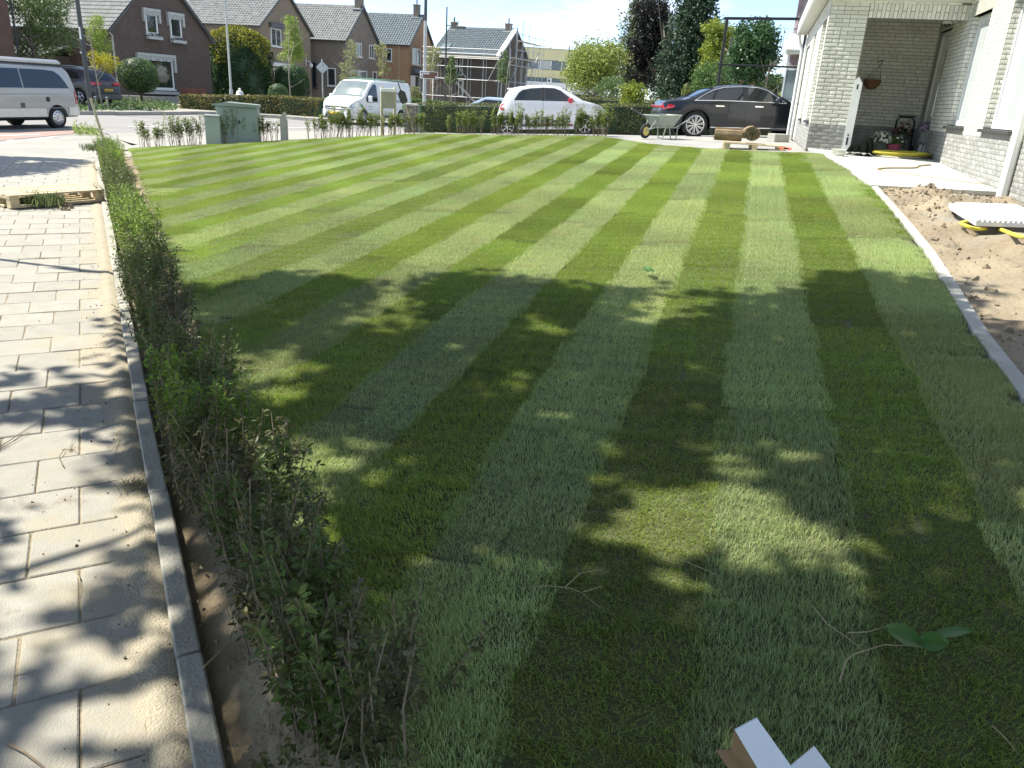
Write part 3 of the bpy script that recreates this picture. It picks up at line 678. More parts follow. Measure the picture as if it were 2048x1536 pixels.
for (a, b, lo, hi) in RH[1:]: wallbricks((SR, TBK-a, 0), (1, 0, 0), (0, -1, 0), .11, lo, hi)
S_.obj('wall', M_['mortar'], house)
# soldier-course beam over the porch opening
mb = MB(); mb.box((FW_L, .012, 3.28), (SR, .24, 3.52)); mb.obj('lintel_beam', M_['mortar'], house)
x = FW_L+.005; i = 0
while x < SR-.02:
    for (lo, hi) in (((3.275, 3.49),) if i % 2 else ((3.275, 3.378), (3.388, 3.49))):
        M = frame(Vector((x+.0315, .006, (lo+hi)/2)), (1, 0, 0), (0, 1, 0)); BR.append((M @ Matrix.Diagonal((.054, 1, hi-lo, 1)), False))
    x += .0632; i += 1
for i in range(10):
    a = FW_L-.6+i*.22
    if a+.21 < SR: BR.append((frame(Vector((a+.105, .0, 3.509)), (1, 0, 0), (0, 1, 0)) @ Matrix.Diagonal((.21, 1, .03, 1)), False))
# the bricks: the largest in view one by one, the others joined
def bscore(M):
    p = HM @ M; c = p.translation; a = proj(c+p.to_3x3() @ Vector((-.5, 0, -.5))); b = proj(c+p.to_3x3() @ Vector((.5, 0, -.5))); d = proj(c+p.to_3x3() @ Vector((-.5, 0, .5)))
    if a[2] < .5 or not (-10 < a[0] < 2058 and -10 < a[1] < 1546): return 0
    return abs((b[0]-a[0])*(d[1]-a[1])-(b[1]-a[1])*(d[0]-a[0]))
order = sorted(range(len(BR)), key=lambda i: -bscore(BR[i][0])); rest = [MB(), MB()]
for n, i in enumerate(order):
    M, g = BR[i]; v = rnd.randrange(4)
    if n < 299: link('brick', (BMG if g else BMW)[v], house, 0, M)
    else:
        V = (BG if g else BV)[v]; rest[1 if g else 0].add(V[0], V[1], 0, M)
rest[0].obj('brickwork', M_['bw'], house, kind='stuff'); rest[1].obj('plinth_brickwork', M_['bg'], house, kind='stuff')
print('bricks', len(BR))
# windows
M_['blind'] = mat('glass_over_white_blind', (.52, .55, .55), .08, var=.04, nscale=2, spec=.7)
def hwin(a, b, lo, hi, s=SR+.095, mull=(), nm='window'):
    f = MB(); w = .075; d = .05
    f.box((s, TBK-b, lo), (s+d, TBK-b+w, hi)); f.box((s, TBK-a-w, lo), (s+d, TBK-a, hi)); f.box((s, TBK-b+w, lo), (s+d, TBK-a-w, lo+w)); f.box((s, TBK-b+w, hi-w), (s+d, TBK-a-w, hi))
    for m in mull: f.box((s, TBK-m-.03, lo+w), (s+d, TBK-m+.03, hi-w))
    o = f.obj(nm, M_['white_pl'], house)
    g = MB(); g.box((s+.022, TBK-b+w-.004, lo+w-.004), (s+.034, TBK-a-w+.004, hi-w+.004)); g.obj('pane', M_['blind'], o)
    c = MB()
    n_ = 60
    for i in range(n_):                                # sheer curtain behind the glass
        y0 = TBK-b+.05+(b-a-.1)*i/n_; y1 = TBK-b+.05+(b-a-.1)*(i+1)/n_; dx0 = .02*sin(i*1.9); dx1 = .02*sin((i+1)*1.9)
        c.quad((s+.11+dx0, y0, lo+.05), (s+.11+dx1, y1, lo+.05), (s+.11+dx1, y1, hi-.05), (s+.11+dx0, y0, hi-.05))
    c.obj('curtain', M_['white'], o)
    return o
M_['sill'] = mat('dark_stone_sill', (.06, .062, .06), .4, var=.2, nscale=30)
M_['lint'] = mat('rendered_lintel', (.42, .42, .36), .8, var=.15, nscale=7, aniso=(1, 1, 8))
for (a, b, lo, hi) in RH[1:]:
    hwin(a, b, lo, hi, mull=())
    mb = MB(); mb.bbox((SR-.055, TBK-b-.06, lo-.055), (SR+.2, TBK-a+.06, lo-.012), .006); mb.obj('window_sill', M_['sill'], house)
    mb = MB(); mb.bbox((SR-.008, TBK-b-.12, hi), (SR+.09, TBK-a+.12, hi+.19), .006); mb.obj('window_lintel', M_['lint'], house)
for (a, b, lo, hi) in SH[:2]:
    f = MB(); f.box((.09, a, lo), (.13, b, hi)); f.obj('window', M_['white_pl'], house)
    mb = MB(); mb.bbox((-.05, a-.04, lo-.05), (.13, b+.04, lo-.008), .005); mb.obj('window_sill', M_['sill'], house)
f = MB(); a, b, lo, hi = SH[2]; f.bbox((.03, a+.03, 1.0), (.08, b-.03, hi-.02), .006); d = f.obj('side_door', M_['white'], house)
f = MB(); f.tube([(-.01, a+.16, 1.92), (-.05, a+.16, 1.92), (-.05, a+.3, 1.92)], .012); f.box((.0, a+.12, 1.8), (.03, a+.2, 2.0)); f.obj('handle', M_['black'], d)
# front door in the porch
dm = MB(); ya, yb = TBK-2.2+1.05, 0
y0, y1 = 1.15, 2.2; s = SR+.05
fr_ = MB()
for (ya, yb, za, zb) in ((y0, y0+.07, 1.1, 3.26), (y1-.07, y1, 1.1, 3.26), (y0+.07, y1-.07, 3.19, 3.26)): fr_.box((s, ya, za), (s+.1, yb, zb))
fr_.obj('door_frame', M_['white'], house)
lf = MB(); lf.bbox((s+.03, y0+.075, 1.12), (s+.075, y1-.075, 3.185), .004); lo_ = lf.obj('front_door', M_['white'], house)
g = MB(); g.box((s+.024, y0+.28, 1.9), (s+.0305, y0+.5, 2.95)); g.obj('glass_strip', M_['glass'], lo_)
g = MB(); g.tube([(s+.03, y0+.16, 1.8), (s-.03, y0+.16, 1.8), (s-.03, y0+.16, 2.35), (s+.03, y0+.16, 2.35)], .012); g.obj('handle', M_['alu'], lo_)
mb = MB(); mb.bbox((SR-.008, 1.05, 3.27), (SR+.09, TBK, 3.46), .006); mb.obj('door_lintel', M_['lint'], house)
mb = MB(); mb.bbox((SR-.25, 1.0, 1.07), (SR+.12, TBK, 1.13), .01); mb.obj('doorstep', M_['sill'], house)
# white post at the pier corner (with key slots)
mb = MB(); mb.prism([(FW_L-.008, -.016, 1.09), (FW_L+.12, -.016, 1.09), (FW_L+.12, -.016, 2.26), (FW_L+.045, -.016, 2.36), (FW_L-.008, -.016, 2.30)], (0, .1, 0)); po = mb.obj('corner_post', M_['white'], house)
mb = MB(); mb.box((FW_L+.04, -.019, 1.25), (FW_L+.07, -.0165, 1.38)); mb.box((FW_L+.042, -.019, 1.40), (FW_L+.068, -.0165, 1.43)); mb.box((FW_L+.04, -.019, 2.16), (FW_L+.065, -.0165, 2.24)); mb.obj('key_slot', M_['black'], po)
# eaves: soffit, fascia, gutter and roof
M_['soffit'] = mat('cream_soffit', (.62, .63, .54), .6, var=.05, nscale=3)
ev = MB(); ev.box((-.22, -.42, 3.665), (0.0, 8.55, 3.72)); ev.box((0.0, -.42, 3.665), (.62, 8.55, 3.72)); ev.box((0.62, -.42, 3.755), (SR, TBK+.25, 3.80)); ev.obj('soffit', M_['soffit'], house)
fb = MB(); fb.box((-.02, -.03, 3.525), (SR-.003, .3, 3.655)); fb.obj('beam_board', M_['soffit'], house)
fa = MB(); fa.bbox((-.265, -.46, 3.66), (-.223, 8.7, 3.95), .008); fa.bbox((-.223, -.46, 3.73), (SR+.4, -.42, 3.94), .008); fa.obj('fascia', M_['white'], house)
dp = MB(); dp.tube([(-.20, 8.3, 3.66), (-.20, 8.3, 3.55), (-.15, 8.3, 3.42), (-.08, 8.3, 3.30), (-.07, 8.3, 3.2), (-.07, 8.3, 1.02)], .045, 12); dp.obj('downpipe', M_['white'], house, 40)
dp = MB(); dp.bbox((-.05, 7.25, 1.0), (.0, 7.55, 3.5), .006); dp.obj('corner_trim', M_['white'], house)
dp = MB(); dp.bbox((SR-.115, TBK-6.83, .93), (SR-.008, TBK-6.70, 5.0), .03); dp.obj('downpipe', M_['white'], house)
M_['tile'] = mat('dark_roof_tile', (.05, .045, .047), .6, var=.3, nscale=4, isl=.15)
rf = MB(); rf.prism([(-.27, -.5, 3.955), (-.27, 8.65, 3.955), (4.2, 8.65, 7.4), (4.2, -.5, 7.4)], (0, 0, .12)); rf.prism([(4.2, -.5, 7.4), (4.2, 8.65, 7.4), (9, 8.65, 3.95), (9, -.5, 3.95)], (0, 0, .12)); rf.obj('roof', M_['tile'], house)
rf = MB(); rf.box((SR-.35, -9.2, 5.0), (9, -.55, 5.15)); rf.box((SR+.3, TBK-RLN, ZB), (9, TBK-RLN+.2, 5.0)); rf.obj('flat_roof', M_['white'], house)
# dome camera beside the beam
cm = thing('dome_camera', 'white dome security camera under the porch beam near the front door', 'camera', HM @ Vector((SR-.14, .9, 3.30)))
mb = MB(); mb.lathe([(0, .065), (.075, .065), (.085, .02), (.075, 0), (0, 0)], 20); mb.obj('housing', M_['white_pl'], cm, 40)
mb = MB(); mb.lathe([(.055, 0), (.05, -.025), (.03, -.045), (0, -.052)], 16); mb.obj('lens_dome', M_['carglass'], cm, 60)
mb = MB(); mb.tube([(.07, 0, .04), (.138, 0, .04)], .025); mb.obj('bracket', M_['white_pl'], cm)
# ------------------------------------------------------------------ vehicles
def interp(pts):
    xs = [p[0] for p in pts]; ys = [p[1] for p in pts]
    return lambda x: float(np.interp(x, xs, ys))
def smooth_interp(pts, r=.05):
    f = interp(pts); return lambda x: sum(f(x+r*k/3) for k in range(-3, 4))/7
class Car:
    """x from the rear bumper (0) to the nose (L), z up from the ground, y to the car's left"""
    def __init__(s, L, top, half, belt, sill, wheels, R, tumble, name, label, cat, M, paint, group=None, edge=.07):
        s.L = L; s.top = smooth_interp(top, edge); s.half = smooth_interp(half, .06); s.belt = smooth_interp(belt, .1); s.sill = interp(sill) if hasattr(sill, '__len__') else (lambda x: sill)
        s.wh = wheels; s.R = R; s.tb = tumble; s.root = thing(name, label, cat, M=M, group=group); s.paint = paint
    def ring(s, x):
        w = s.half(x); t = s.top(x); sl = min(s.sill(x), t-.1); b = min(s.belt(x), t-.035); a = sl
        for wx in s.wh:
            d = abs(x-wx); Ra = s.R+.055
            if d < Ra: a = max(a, s.R*.98+math.sqrt(Ra*Ra-d*d))
        a = min(a, b-.06)
        ye = max(.35*w, w-s.tb*(t-b)-.045); g = min(1, (t-b)/.25)
        zl = max(a+.015, sl+.16)
        return [(0, sl), (w-.30, sl), (w-.28, a), (w-.03, a), (w-.006, max(a+.012, sl+.05)), (w, max(zl, .5*(zl+b))), (w-.012, b), (ye+.03, t-.055*g-.006), (ye-.06, t-.012), (ye*.5, t+.006*g), (0, t+.012*g)]
    def W(s, x, z):
        r = s.ring(x)[4:8]; return float(np.interp(z, [p[1] for p in r], [p[0] for p in r]))
    def body(s, n=150):
        xs = sorted(set(list(np.linspace(0, s.L, n))+[wx+k*(s.R+.0549) for wx in s.wh for k in (-1, 1)])); rings = [s.ring(x) for x in xs]; k = len(rings[0])
        mb = MB(); m = 2*k-2
        for x, r in zip(xs, rings): mb.v += [(x, y, z) for y, z in r]+[(x, -y, z) for y, z in r[-2:0:-1]]
        for i in range(len(xs)-1):
            for j in range(m): mb.f.append((i*m+j, i*m+(j+1) % m, (i+1)*m+(j+1) % m, (i+1)*m+j)); mb.m.append(0)
        mb.f += [tuple(range(m)), tuple(range((len(xs)-1)*m, len(xs)*m))]; mb.m += [0, 0]
        o = mb.obj('body', s.paint, s.root, 38); s.b = o; return o
    def side(s, name, poly, m, sides=(1, -1), off=.006, parent=None, thick=0, sub=5):
        """flat piece following the flank, given as an (x,z) outline"""
        dn = []
        for i in range(len(poly)):
            a, b = Vector(poly[i]), Vector(poly[(i+1) % len(poly)])
            k = max(1, int((b-a).length/.12)); dn += [a+(b-a)*(j/k) for j in range(k)]
        P2 = [tuple(p) for p in dn]; pts = list(dn); xs = [p.x for p in dn]; zs = [p.y for p in dn]
        for x in np.arange(min(xs)+.06, max(xs), .12):
            for z in np.arange(min(zs)+.05, max(zs), .1):
                if inside((x, z), P2) and edist((x, z), P2) > .03: pts.append(Vector((x, z)))
        V, _, F_, *_ = delaunay_2d_cdt(pts, [], [list(range(len(dn)))], 1, 1e-5); out = []
        for sd in sides:
            mb = MB(); mb.v = [(v.x, sd*(s.W(v.x, v.y)+off), v.y) for v in V]; mb.f = [tuple(f) for f in F_]; mb.m = [0]*len(F_)
            if thick:
                n = len(mb.v); mb.v += [(x, y-sd*thick, z) for x, y, z in mb.v[:n]]; fs = list(mb.f); mb.f += [tuple(i+n for i in f[::-1]) for f in fs]; mb.m += [0]*len(fs)
                for i in range(len(dn)):
                    j = (i+1) % len(dn); mb.f.append((i, j, j+n, i+n)); mb.m.append(0)
            me = mb.mesh(name, m)
            if me.polygons and sum(p.normal.y for p in me.polygons)*sd < 0 and not thick: me.flip_normals()
            out.append(link(name, me, parent or s.root, 40))
        return out
    def line(s, name, pts, m, r=.006, sides=(1, -1), off=.004, parent=None, obj=True):
        for sd in sides:
            mb = MB(); mb.tube([(x, sd*(s.W(x, z)+off), z) for x, z in pts], r, 6); mb.obj(name, m, parent or s.root, 40)
    def topglass(s, name, x0, x1, fr, m, off=.008, n=14, fr2=None, parent=None):
        mb = MB(); q = 9
        for i in range(n+1):
            x = x0+(x1-x0)*i/n; r = s.ring(x); yy = [p[0] for p in r[7:]][::-1]; zz = [p[1] for p in r[7:]][::-1]; f_ = fr+((fr2 if fr2 is not None else fr)-fr)*i/n
            e = .01; sl = (s.top(x+e)-s.top(x-e))/(2*e); nn = Vector((-sl, 0, 1)).normalized()
            for j in range(q):
                y = -r[7][0]*f_+2*r[7][0]*f_*j/(q-1); z = float(np.interp(abs(y), yy, zz)); mb.v.append((x+nn.x*off, y, z+nn.z*off))
        for i in range(n):
            for j in range(q-1): mb.f.append((i*q+j, i*q+j+1, (i+1)*q+j+1, (i+1)*q+j)); mb.m.append(0)
        return mb.obj(name, m, parent or s.root, 50)
    def wheels(s, hw, tyre_w=.2, rim=.66, spokes=5, rimm=None, style='spoke', dark=False):
        for wx in s.wh:
            for sd in (1, -1):
                y = sd*(s.half(wx)-tyre_w*.5-.02); R = s.R
                t = MB(); pr = [(R*rim, -tyre_w*.5), (R*.93, -tyre_w*.5), (R, -tyre_w*.38), (R, tyre_w*.38), (R*.93, tyre_w*.5), (R*rim, tyre_w*.5), (R*rim, tyre_w*.3), (R*rim*.97, -tyre_w*.3), (R*rim, -tyre_w*.5)]
                t.lathe(pr, 32, axis='y', M=Matrix.Translation((wx, y, R))); w = t.obj('wheel', M_['rubber'], s.root, 40)
                r_ = MB(); yo = y+sd*tyre_w*.36; Rr = R*rim
                r_.lathe([(Rr*.985, 0), (Rr*.985, sd*.03), (Rr*.90, sd*.035), (Rr*.87, sd*.0), (Rr*.985, 0)], 32, axis='y', M=Matrix.Translation((wx, yo, R)))
                if style == 'cover':
                    r_.lathe([(0, sd*.052), (Rr*.2, sd*.05), (Rr*.24, sd*.03), (Rr*.55, sd*.045), (Rr*.88, sd*.02)], 32, axis='y', M=Matrix.Translation((wx, yo, R)))
                else:
                    r_.lathe([(0, sd*.04), (Rr*.16, sd*.038), (Rr*.18, sd*.0)], 20, axis='y', M=Matrix.Translation((wx, yo, R)))
                    for k in range(spokes):
                        a = 2*pi*k/spokes+.2
                        for da in ((-.10, .10) if style == 'twin' else (0,)):
                            b = a+da; wdt = .035 if style == 'twin' else .075
                            d = Vector((cos(b), 0, sin(b))); n = Vector((-sin(b), 0, cos(b))); c = Vector((wx, yo, R))
                            pts = [c+d*Rr*.12+n*wdt*Rr*.8, c+d*Rr*.12-n*wdt*Rr*.8, c+d*Rr*.9-n*wdt*Rr*1.3, c+d*Rr*.9+n*wdt*Rr*1.3]
                            r_.prism(pts, (0, sd*.03, 0))
                r_.obj('rim', rimm or M_['alu'], w, 35)
                b_ = MB(); b_.lathe([(0, 0), (Rr*.96, 0)], 24, axis='y', M=Matrix.Translation((wx, yo-sd*.03, R)))
                if style == 'cover':
                    for k in range(10):
                        a = 2*pi*k/10; c = Vector((wx+cos(a)*Rr*.73, yo+sd*.037, R+sin(a)*Rr*.73)); b_.prism([c+Vector((cos(q_)*Rr*.085, 0, sin(q_)*Rr*.085)) for q_ in np.linspace(0, 2*pi, 7)[:-1]], (0, sd*.004, 0))
                b_.obj('brake_disc', M_['dark'], w)
    def patch(s, name, quadpts, m, parent=None, thick=.01, d=(1, 0, 0)):
        mb = MB(); mb.prism(quadpts, Vector(d)*thick); return mb.obj(name, m, parent or s.root, 35)
    def xf(s, z):                                     # nose surface at height z
        x = s.L
        while x > s.L-1.4 and s.top(x) < z: x -= .01
        return x
    def xr(s, z):
        x = 0
        while x < 1.4 and s.top(x) < z: x += .01
        return x
def carM(rear, front_dir, pitch=0, xr=0):
    """rear: ground point under the rear axle; front_dir: heading in plan; xr: rear axle position along the car"""
    d = Vector((front_dir[0], front_dir[1], 0)).normalized(); ex = Vector((d.x*cos(pitch), d.y*cos(pitch), sin(pitch))); ey = Vector((-d.y, d.x, 0))
    return frame(Vector(rear)-ex*xr, ex, ey)
PT = lambda n, c, **k: mat(n, c, .28, var=.02, coat=.55, spec=.4, **k)
# --- white hatchback
P_w = PT('white_car_paint', (.74, .75, .76))
rear = Vector((-.62, 27.0, .47)); hc = Car(3.6,
  [(0, .52), (.02, .72), (.06, .86), (.30, 1.30), (.42, 1.44), (.62, 1.49), (1.1, 1.545), (1.6, 1.545), (2.02, 1.49), (2.3, 1.34), (2.83, 1.05), (3.1, .985), (3.35, .90), (3.50, .80), (3.57, .66), (3.6, .45)],
  [(0, .60), (.1, .70), (.4, .80), (.9, .825), (2.7, .825), (3.1, .78), (3.4, .66), (3.6, .50)], [(0, .8), (.5, 1.09), (2.5, 1.02), (3.2, .93), (3.6, .7)], [(0, .30), (.1, .22), (3.5, .2), (3.6, .26)], (.34, 2.83), .30, .34,
  'hatchback', 'small white hatchback with red door mirror parked before the clipped hedge', 'car', carM(rear, (1, .0), radians(3.8), .34), P_w)
hc.body()
G = M_['carglass']
hc.side('rear_side_window', [(.56, 1.105), (.72, 1.33), (.84, 1.41), (1.1, 1.45), (1.42, 1.465), (1.42, 1.085)], G)
hc.side('front_side_window', [(1.54, 1.075), (1.54, 1.465), (1.85, 1.45), (2.05, 1.37), (2.5, 1.045)], G)
hc.side('door_pillar', [(1.425, 1.08), (1.425, 1.468), (1.535, 1.468), (1.535, 1.072)], M_['black'])
hc.topglass('windscreen', 2.08, 2.80, .86, G, fr2=.95); hc.topglass('rear_window', .10, .36, .85, G)
for x, z0, z1 in ((1.49, .42, 1.07), (.62, .52, 1.09), (2.56, .45, 1.03)): hc.line('door_gap', [(x, z0+(z1-z0)*i/6) for i in range(7)], M_['black'], .0045, off=.001)
hc.side('side_strip', [(.78, .40), (.82, .30), (2.45, .30), (2.45, .335), (.9, .37)], M_['grey_pl'], off=.012); hc.side('red_stripe', [(.98, .385), (2.45, .375), (2.45, .345), (.9, .375)], M_['red_l'], off=.016)
hc.side('door_handle', [(1.62, .80), (1.62, .835), (1.80, .835), (1.80, .80)], M_['white_pl'], off=.016, thick=.014)
for sd in (1, -1):
    mb = MB(); mb.lathe([(0, -.13), (.06, -.11), (.085, -.03), (.085, .05), (.05, .10), (0, .12)], 14, axis='y', M=Matrix.Translation((2.36, sd*.92, 1.07)) @ Matrix.Diagonal((1.1, .8, 1, 1))); mb.obj('door_mirror', M_['red_l'], hc.root, 50, label='red door mirror')
    mb = MB(); mb.bbox((2.3, sd*.79-.02, 1.0), (2.5, sd*.79+.06, 1.05), .01); mb.obj('mirror_foot', M_['black'], hc.root)
hc.side('headlight', [(3.10, .86), (3.16, .93), (3.36, .86), (3.46, .74), (3.40, .70), (3.22, .76)], M_['lamp'], off=.008)
hc.side('fog_lamp', [(3.40, .62), (3.46, .64), (3.49, .58), (3.43, .55)], M_['lamp'], off=.01)
hc.side('bumper_grille', [(3.30, .46), (3.36, .52), (3.56, .50), (3.58, .34), (3.5, .26), (3.36, .30)], M_['grey_pl'], off=.008)
hc.side('tail_light', [(.10, .88), (.16, .98), (.23, 1.02), (.24, .84), (.14, .80)], M_['red_l'], off=.01)
hc.patch('number_plate', [(3.595, -.26, .36), (3.595, .26, .36), (3.595, .26, .47), (3.595, -.26, .47)], M_['yplate'], thick=.02)
hc.patch('lower_grille', [(3.585, -.42, .24), (3.585, .42, .24), (3.59, .42, .34), (3.59, -.42, .34)], M_['grey_pl'], thick=.015)
mb = MB(); mb.bbox((.34, -.5, 1.425), (.52, .5, 1.47), .015); mb.obj('roof_spoiler', P_w, hc.root)
hc.wheels(.8, .19, .70, 7)
# --- black saloon
P_b = PT('black_car_paint', (.009, .012, .017))
rp = gat(1374, 22.8); sl_ = Car(5.15,
  [(0, .5), (.03, .78), (.06, .96), (.12, .985), (.6, 1.02), (.95, 1.14), (1.35, 1.31), (1.7, 1.395), (2.2, 1.43), (2.7, 1.415), (3.0, 1.35), (3.3, 1.18), (3.7, .97), (4.2, .93), (4.7, .85), (5.0, .74), (5.1, .62), (5.15, .42)],
  [(0, .72), (.15, .85), (.6, .93), (1.2, .955), (4.0, .955), (4.6, .90), (5.0, .74), (5.15, .55)], [(0, .9), (.5, .99), (3.6, .945), (4.4, .86), (5.15, .6)], [(0, .36), (.2, .24), (4.9, .22), (5.15, .28)], (1.0, 4.0), .355, .36,
  'saloon', 'long black saloon car with chrome window line parked behind the wheelbarrow', 'car', carM(rp, (1, .02), radians(2.2), 1.0), P_b)
sl_.body()
sl_.side('rear_quarter_window', [(1.02, 1.03), (1.42, 1.23), (1.50, 1.255), (1.40, 1.03)], G); sl_.side('rear_side_window', [(1.47, 1.03), (1.57, 1.27), (1.8, 1.33), (2.26, 1.36), (2.28, 1.015)], G)
sl_.side('front_side_window', [(2.44, 1.01), (2.41, 1.36), (2.75, 1.335), (2.95, 1.27), (3.42, .985)], G); sl_.side('door_pillar', [(2.29, 1.015), (2.28, 1.36), (2.40, 1.36), (2.43, 1.01)], M_['black'])
sl_.line('chrome_trim', [(.92, 1.005), (1.6, 1.012), (2.4, .998), (3.0, .985), (3.5, .965)], M_['chrome'], .012); sl_.line('chrome_trim', [(.95, 1.01), (1.2, 1.16), (1.45, 1.285), (1.75, 1.36), (2.25, 1.385), (2.7, 1.365), (2.98, 1.285), (3.48, .985)], M_['chrome'], .010)
sl_.line('sill_trim', [(1.42, .30), (2.4, .295), (3.58, .295)], M_['chrome'], .014, off=.012)
sl_.topglass('windscreen', 2.98, 3.66, .84, G, fr2=.95); sl_.topglass('rear_window', .82, 1.5, .92, G, fr2=.84)
for pts in ([(2.36, .36), (2.38, .7), (2.36, 1.0)], [(1.28, .75), (1.4, .92), (1.42, 1.0)], [(3.58, .36), (3.62, .7), (3.56, .95)]): sl_.line('door_gap', pts, M_['dark'], .004, off=.0)
for x in (1.52, 2.62): sl_.side('door_handle', [(x, .85), (x, .885), (x+.24, .88), (x+.24, .848)], M_['chrome'], off=.02, thick=.015)
for sd in (1, -1):
    mb = MB(); mb.bbox((3.13, sd*1.02-.10, .97), (3.33, sd*1.02+.08, 1.09), .035); mb.obj('door_mirror', P_b, sl_.root, 50)
    mb = MB(); mb.bbox((3.17, sd*.93-.03, .93), (3.27, sd*.93+.05, .98), .01); mb.obj('mirror_foot', M_['black'], sl_.root)
sl_.side('tail_light', [(.02, .78), (.08, .93), (.40, .865), (.36, .80), (.10, .755)], M_['red_l'], off=.008)
mb = MB(); mb.bbox((.02, -.78, .80), (.045, .78, .86), .006); mb.obj('light_bar', M_['red_l'], sl_.root)
sl_.side('headlight', [(4.62, .72), (4.7, .78), (5.0, .68), (5.0, .60)], M_['lamp'], off=.01)
sl_.patch('grille', [(5.14, -.5, .3), (5.14, .5, .3), (5.12, .55, .62), (5.12, -.55, .62)], M_['grey_pl'], thick=.02)
sl_.wheels(.9, .25, .74, 10, style='twin')
# --- white panel van with green graphics, nose to the left and towards us
P_v = PT('white_van_paint', (.72, .745, .74))
vp = gat(771, 39.0); VD = (-sin(radians(25)), -cos(radians(25))); vn = Car(5.0,
  [(0, .6), (.02, 1.2), (.10, 1.88), (.2, 1.93), (1.5, 1.96), (3.2, 1.955), (3.42, 1.90), (3.75, 1.62), (4.12, 1.22), (4.3, 1.15), (4.62, 1.05), (4.86, .90), (4.96, .68), (5.0, .42)],
  [(0, .90), (.15, .965), (3.8, .975), (4.4, .95), (4.75, .85), (5.0, .66)], [(0, 1.1), (4.0, 1.14), (4.4, 1.05), (5.0, .7)], [(0, .38), (.2, .30), (4.8, .26), (5.0, .3)], (1.0, 4.08), .325, .13,
  'panel_van', 'white panel van with green grass graphics and green roof rack facing the lawn', 'van', carM(vp, VD, 0, 1.0), P_v, edge=.05)
vn.body()
vn.side('front_side_window', [(3.02, 1.02), (3.02, 1.72), (3.10, 1.80), (3.30, 1.76), (3.62, 1.52), (3.92, 1.16), (3.86, .98), (3.4, .98)], G)
vn.topglass('windscreen', 3.44, 4.13, .88, M_['glassl'], fr2=.97)
M_['vgreen'] = mat('green_van_graphic', (.02, .17, .06), .3, var=.3, nscale=4, coat=.8); M_['vlime'] = mat('lime_van_graphic', (.12, .36, .08), .3, var=.3, nscale=9, coat=.8); M_['vgrey'] = mat('faded_van_lettering', (.30, .38, .34), .4, var=.1)
vn.side('green_swoosh', [(.03, .5), (.03, 1.15), (.12, 1.35), (.30, 1.0), (.66, .82), (.98, .76), (.70, .66), (.62, .45), (.4, .42)], M_['vgreen'], off=.004)
vn.side('lime_blade', [(.55, .70), (.78, 1.02), (.74, .82), (.92, .98), (.98, .74), (.66, .62)], M_['vlime'], off=.008)
vn.side('green_leaf', [(4.02, .72), (4.32, .96), (4.46, .98), (4.30, .76), (4.1, .68)], M_['vgreen'], off=.006)
for i in range(26):                                    # printed grass along the lower flank
    x = 1.42+i*.09; h = .10+.13*abs(sin(i*2.3)); vn.side('grass_print', [(x, .40), (x+.05, .40), (x+.035+.03*sin(i*1.3), .40+h)], M_['vlime'], off=.005) if i % 1 == 0 else 0
x = .62
for i in range(9): vn.side('lettering', [(x, 1.36), (x, 1.49), (x+.08, 1.49), (x+.08, 1.36)], M_['vgrey'], off=.004); x += .105
vn.side('lettering', [(.62, 1.26), (.62, 1.285), (1.55, 1.285), (1.55, 1.26)], M_['vgrey'], off=.004); x = .86
for i in range(6): vn.side('lettering', [(x, 1.03), (x, 1.15), (x+.08, 1.15), (x+.08, 1.03)], M_['vgrey'], off=.004); x += .11
for k in range(2): vn.side('door_lettering', [(3.45, .80-k*.12), (3.45, .83-k*.12), (3.8, .83-k*.12), (3.8, .80-k*.12)], M_['vgrey'], off=.004)
for pts in ([(2.98, .45), (3.0, 1.0), (2.96, 1.75)], [(1.62, .42), (1.62, 1.75)], [(3.98, .62), (4.0, .95)]): vn.line('door_gap', pts, M_['grey_pl'], .006, off=.0)
vn.line('slide_rail', [(.4, 1.02), (1.6, 1.02)], M_['grey_pl'], .008); vn.side('lower_trim', [(1.38, .31), (1.38, .42), (3.68, .42), (3.68, .31)], M_['grey_pl'], off=.012)
for sd in (1, -1):
    mb = MB(); mb.bbox((3.74, sd*1.12-.11, 1.02), (3.86, sd*1.12+.09, 1.28), .03); mb.obj('door_mirror', M_['white_pl'], vn.root, 40); mb = MB(); mb.bbox((3.76, sd*.98-.03, 1.02), (3.84, sd*.98+.08, 1.08), .01); mb.obj('mirror_arm', M_['black'], vn.root)
vn.side('headlight', [(4.30, .93), (4.62, .98), (4.84, .84), (4.88, .70), (4.62, .72)], M_['lamp'], off=.014)
# nose: bumper, grille, bar, badge, plate
def nose(c, name, y0, y1, z0, z1, m, off=.012, n=10):
    mb = MB()
    for i in range(n+1):
        y = y0+(y1-y0)*i/n
        for z in (z0, z1): mb.v.append((c.L-.02-.16*(abs(y)/.8)**2.2*.8-(c.L-.02-c.xf(max(z, .5)))*.9+off, y, z))
    for i in range(n): mb.f.append((2*i, 2*i+2, 2*i+3, 2*i+1)); mb.m.append(0)
    me = mb.mesh(name, m); o = link(name, me, c.root, 40)
    sm = o.modifiers.new('t', 'SOLIDIFY'); sm.thickness = .04; sm.offset = 0; return o
nose(vn, 'front_bumper', -.80, .80, .28, .60, M_['grey_pl'], .05); nose(vn, 'grille', -.62, .62, .70, .76, M_['dark'], .05); nose(vn, 'chrome_bar', -.64, .64, .655, .695, M_['chrome'], .06)
nose(vn, 'number_plate', -.26, .26, .42, .53, M_['yplate'], .085, 2)
mb = MB(); mb.lathe([(.085, -.01), (.085, .01), (.07, .01), (.07, -.01), (.085, -.01)], 20, axis='y'); mb.box((-.085, -.008, -.008), (.085, .008, .008)); bo = mb.obj('badge', M_['chrome'], vn.root); bo.matrix_local = Matrix.Translation((5.02, 0, .69)) @ Matrix.Rotation(pi/2, 4, 'Z')
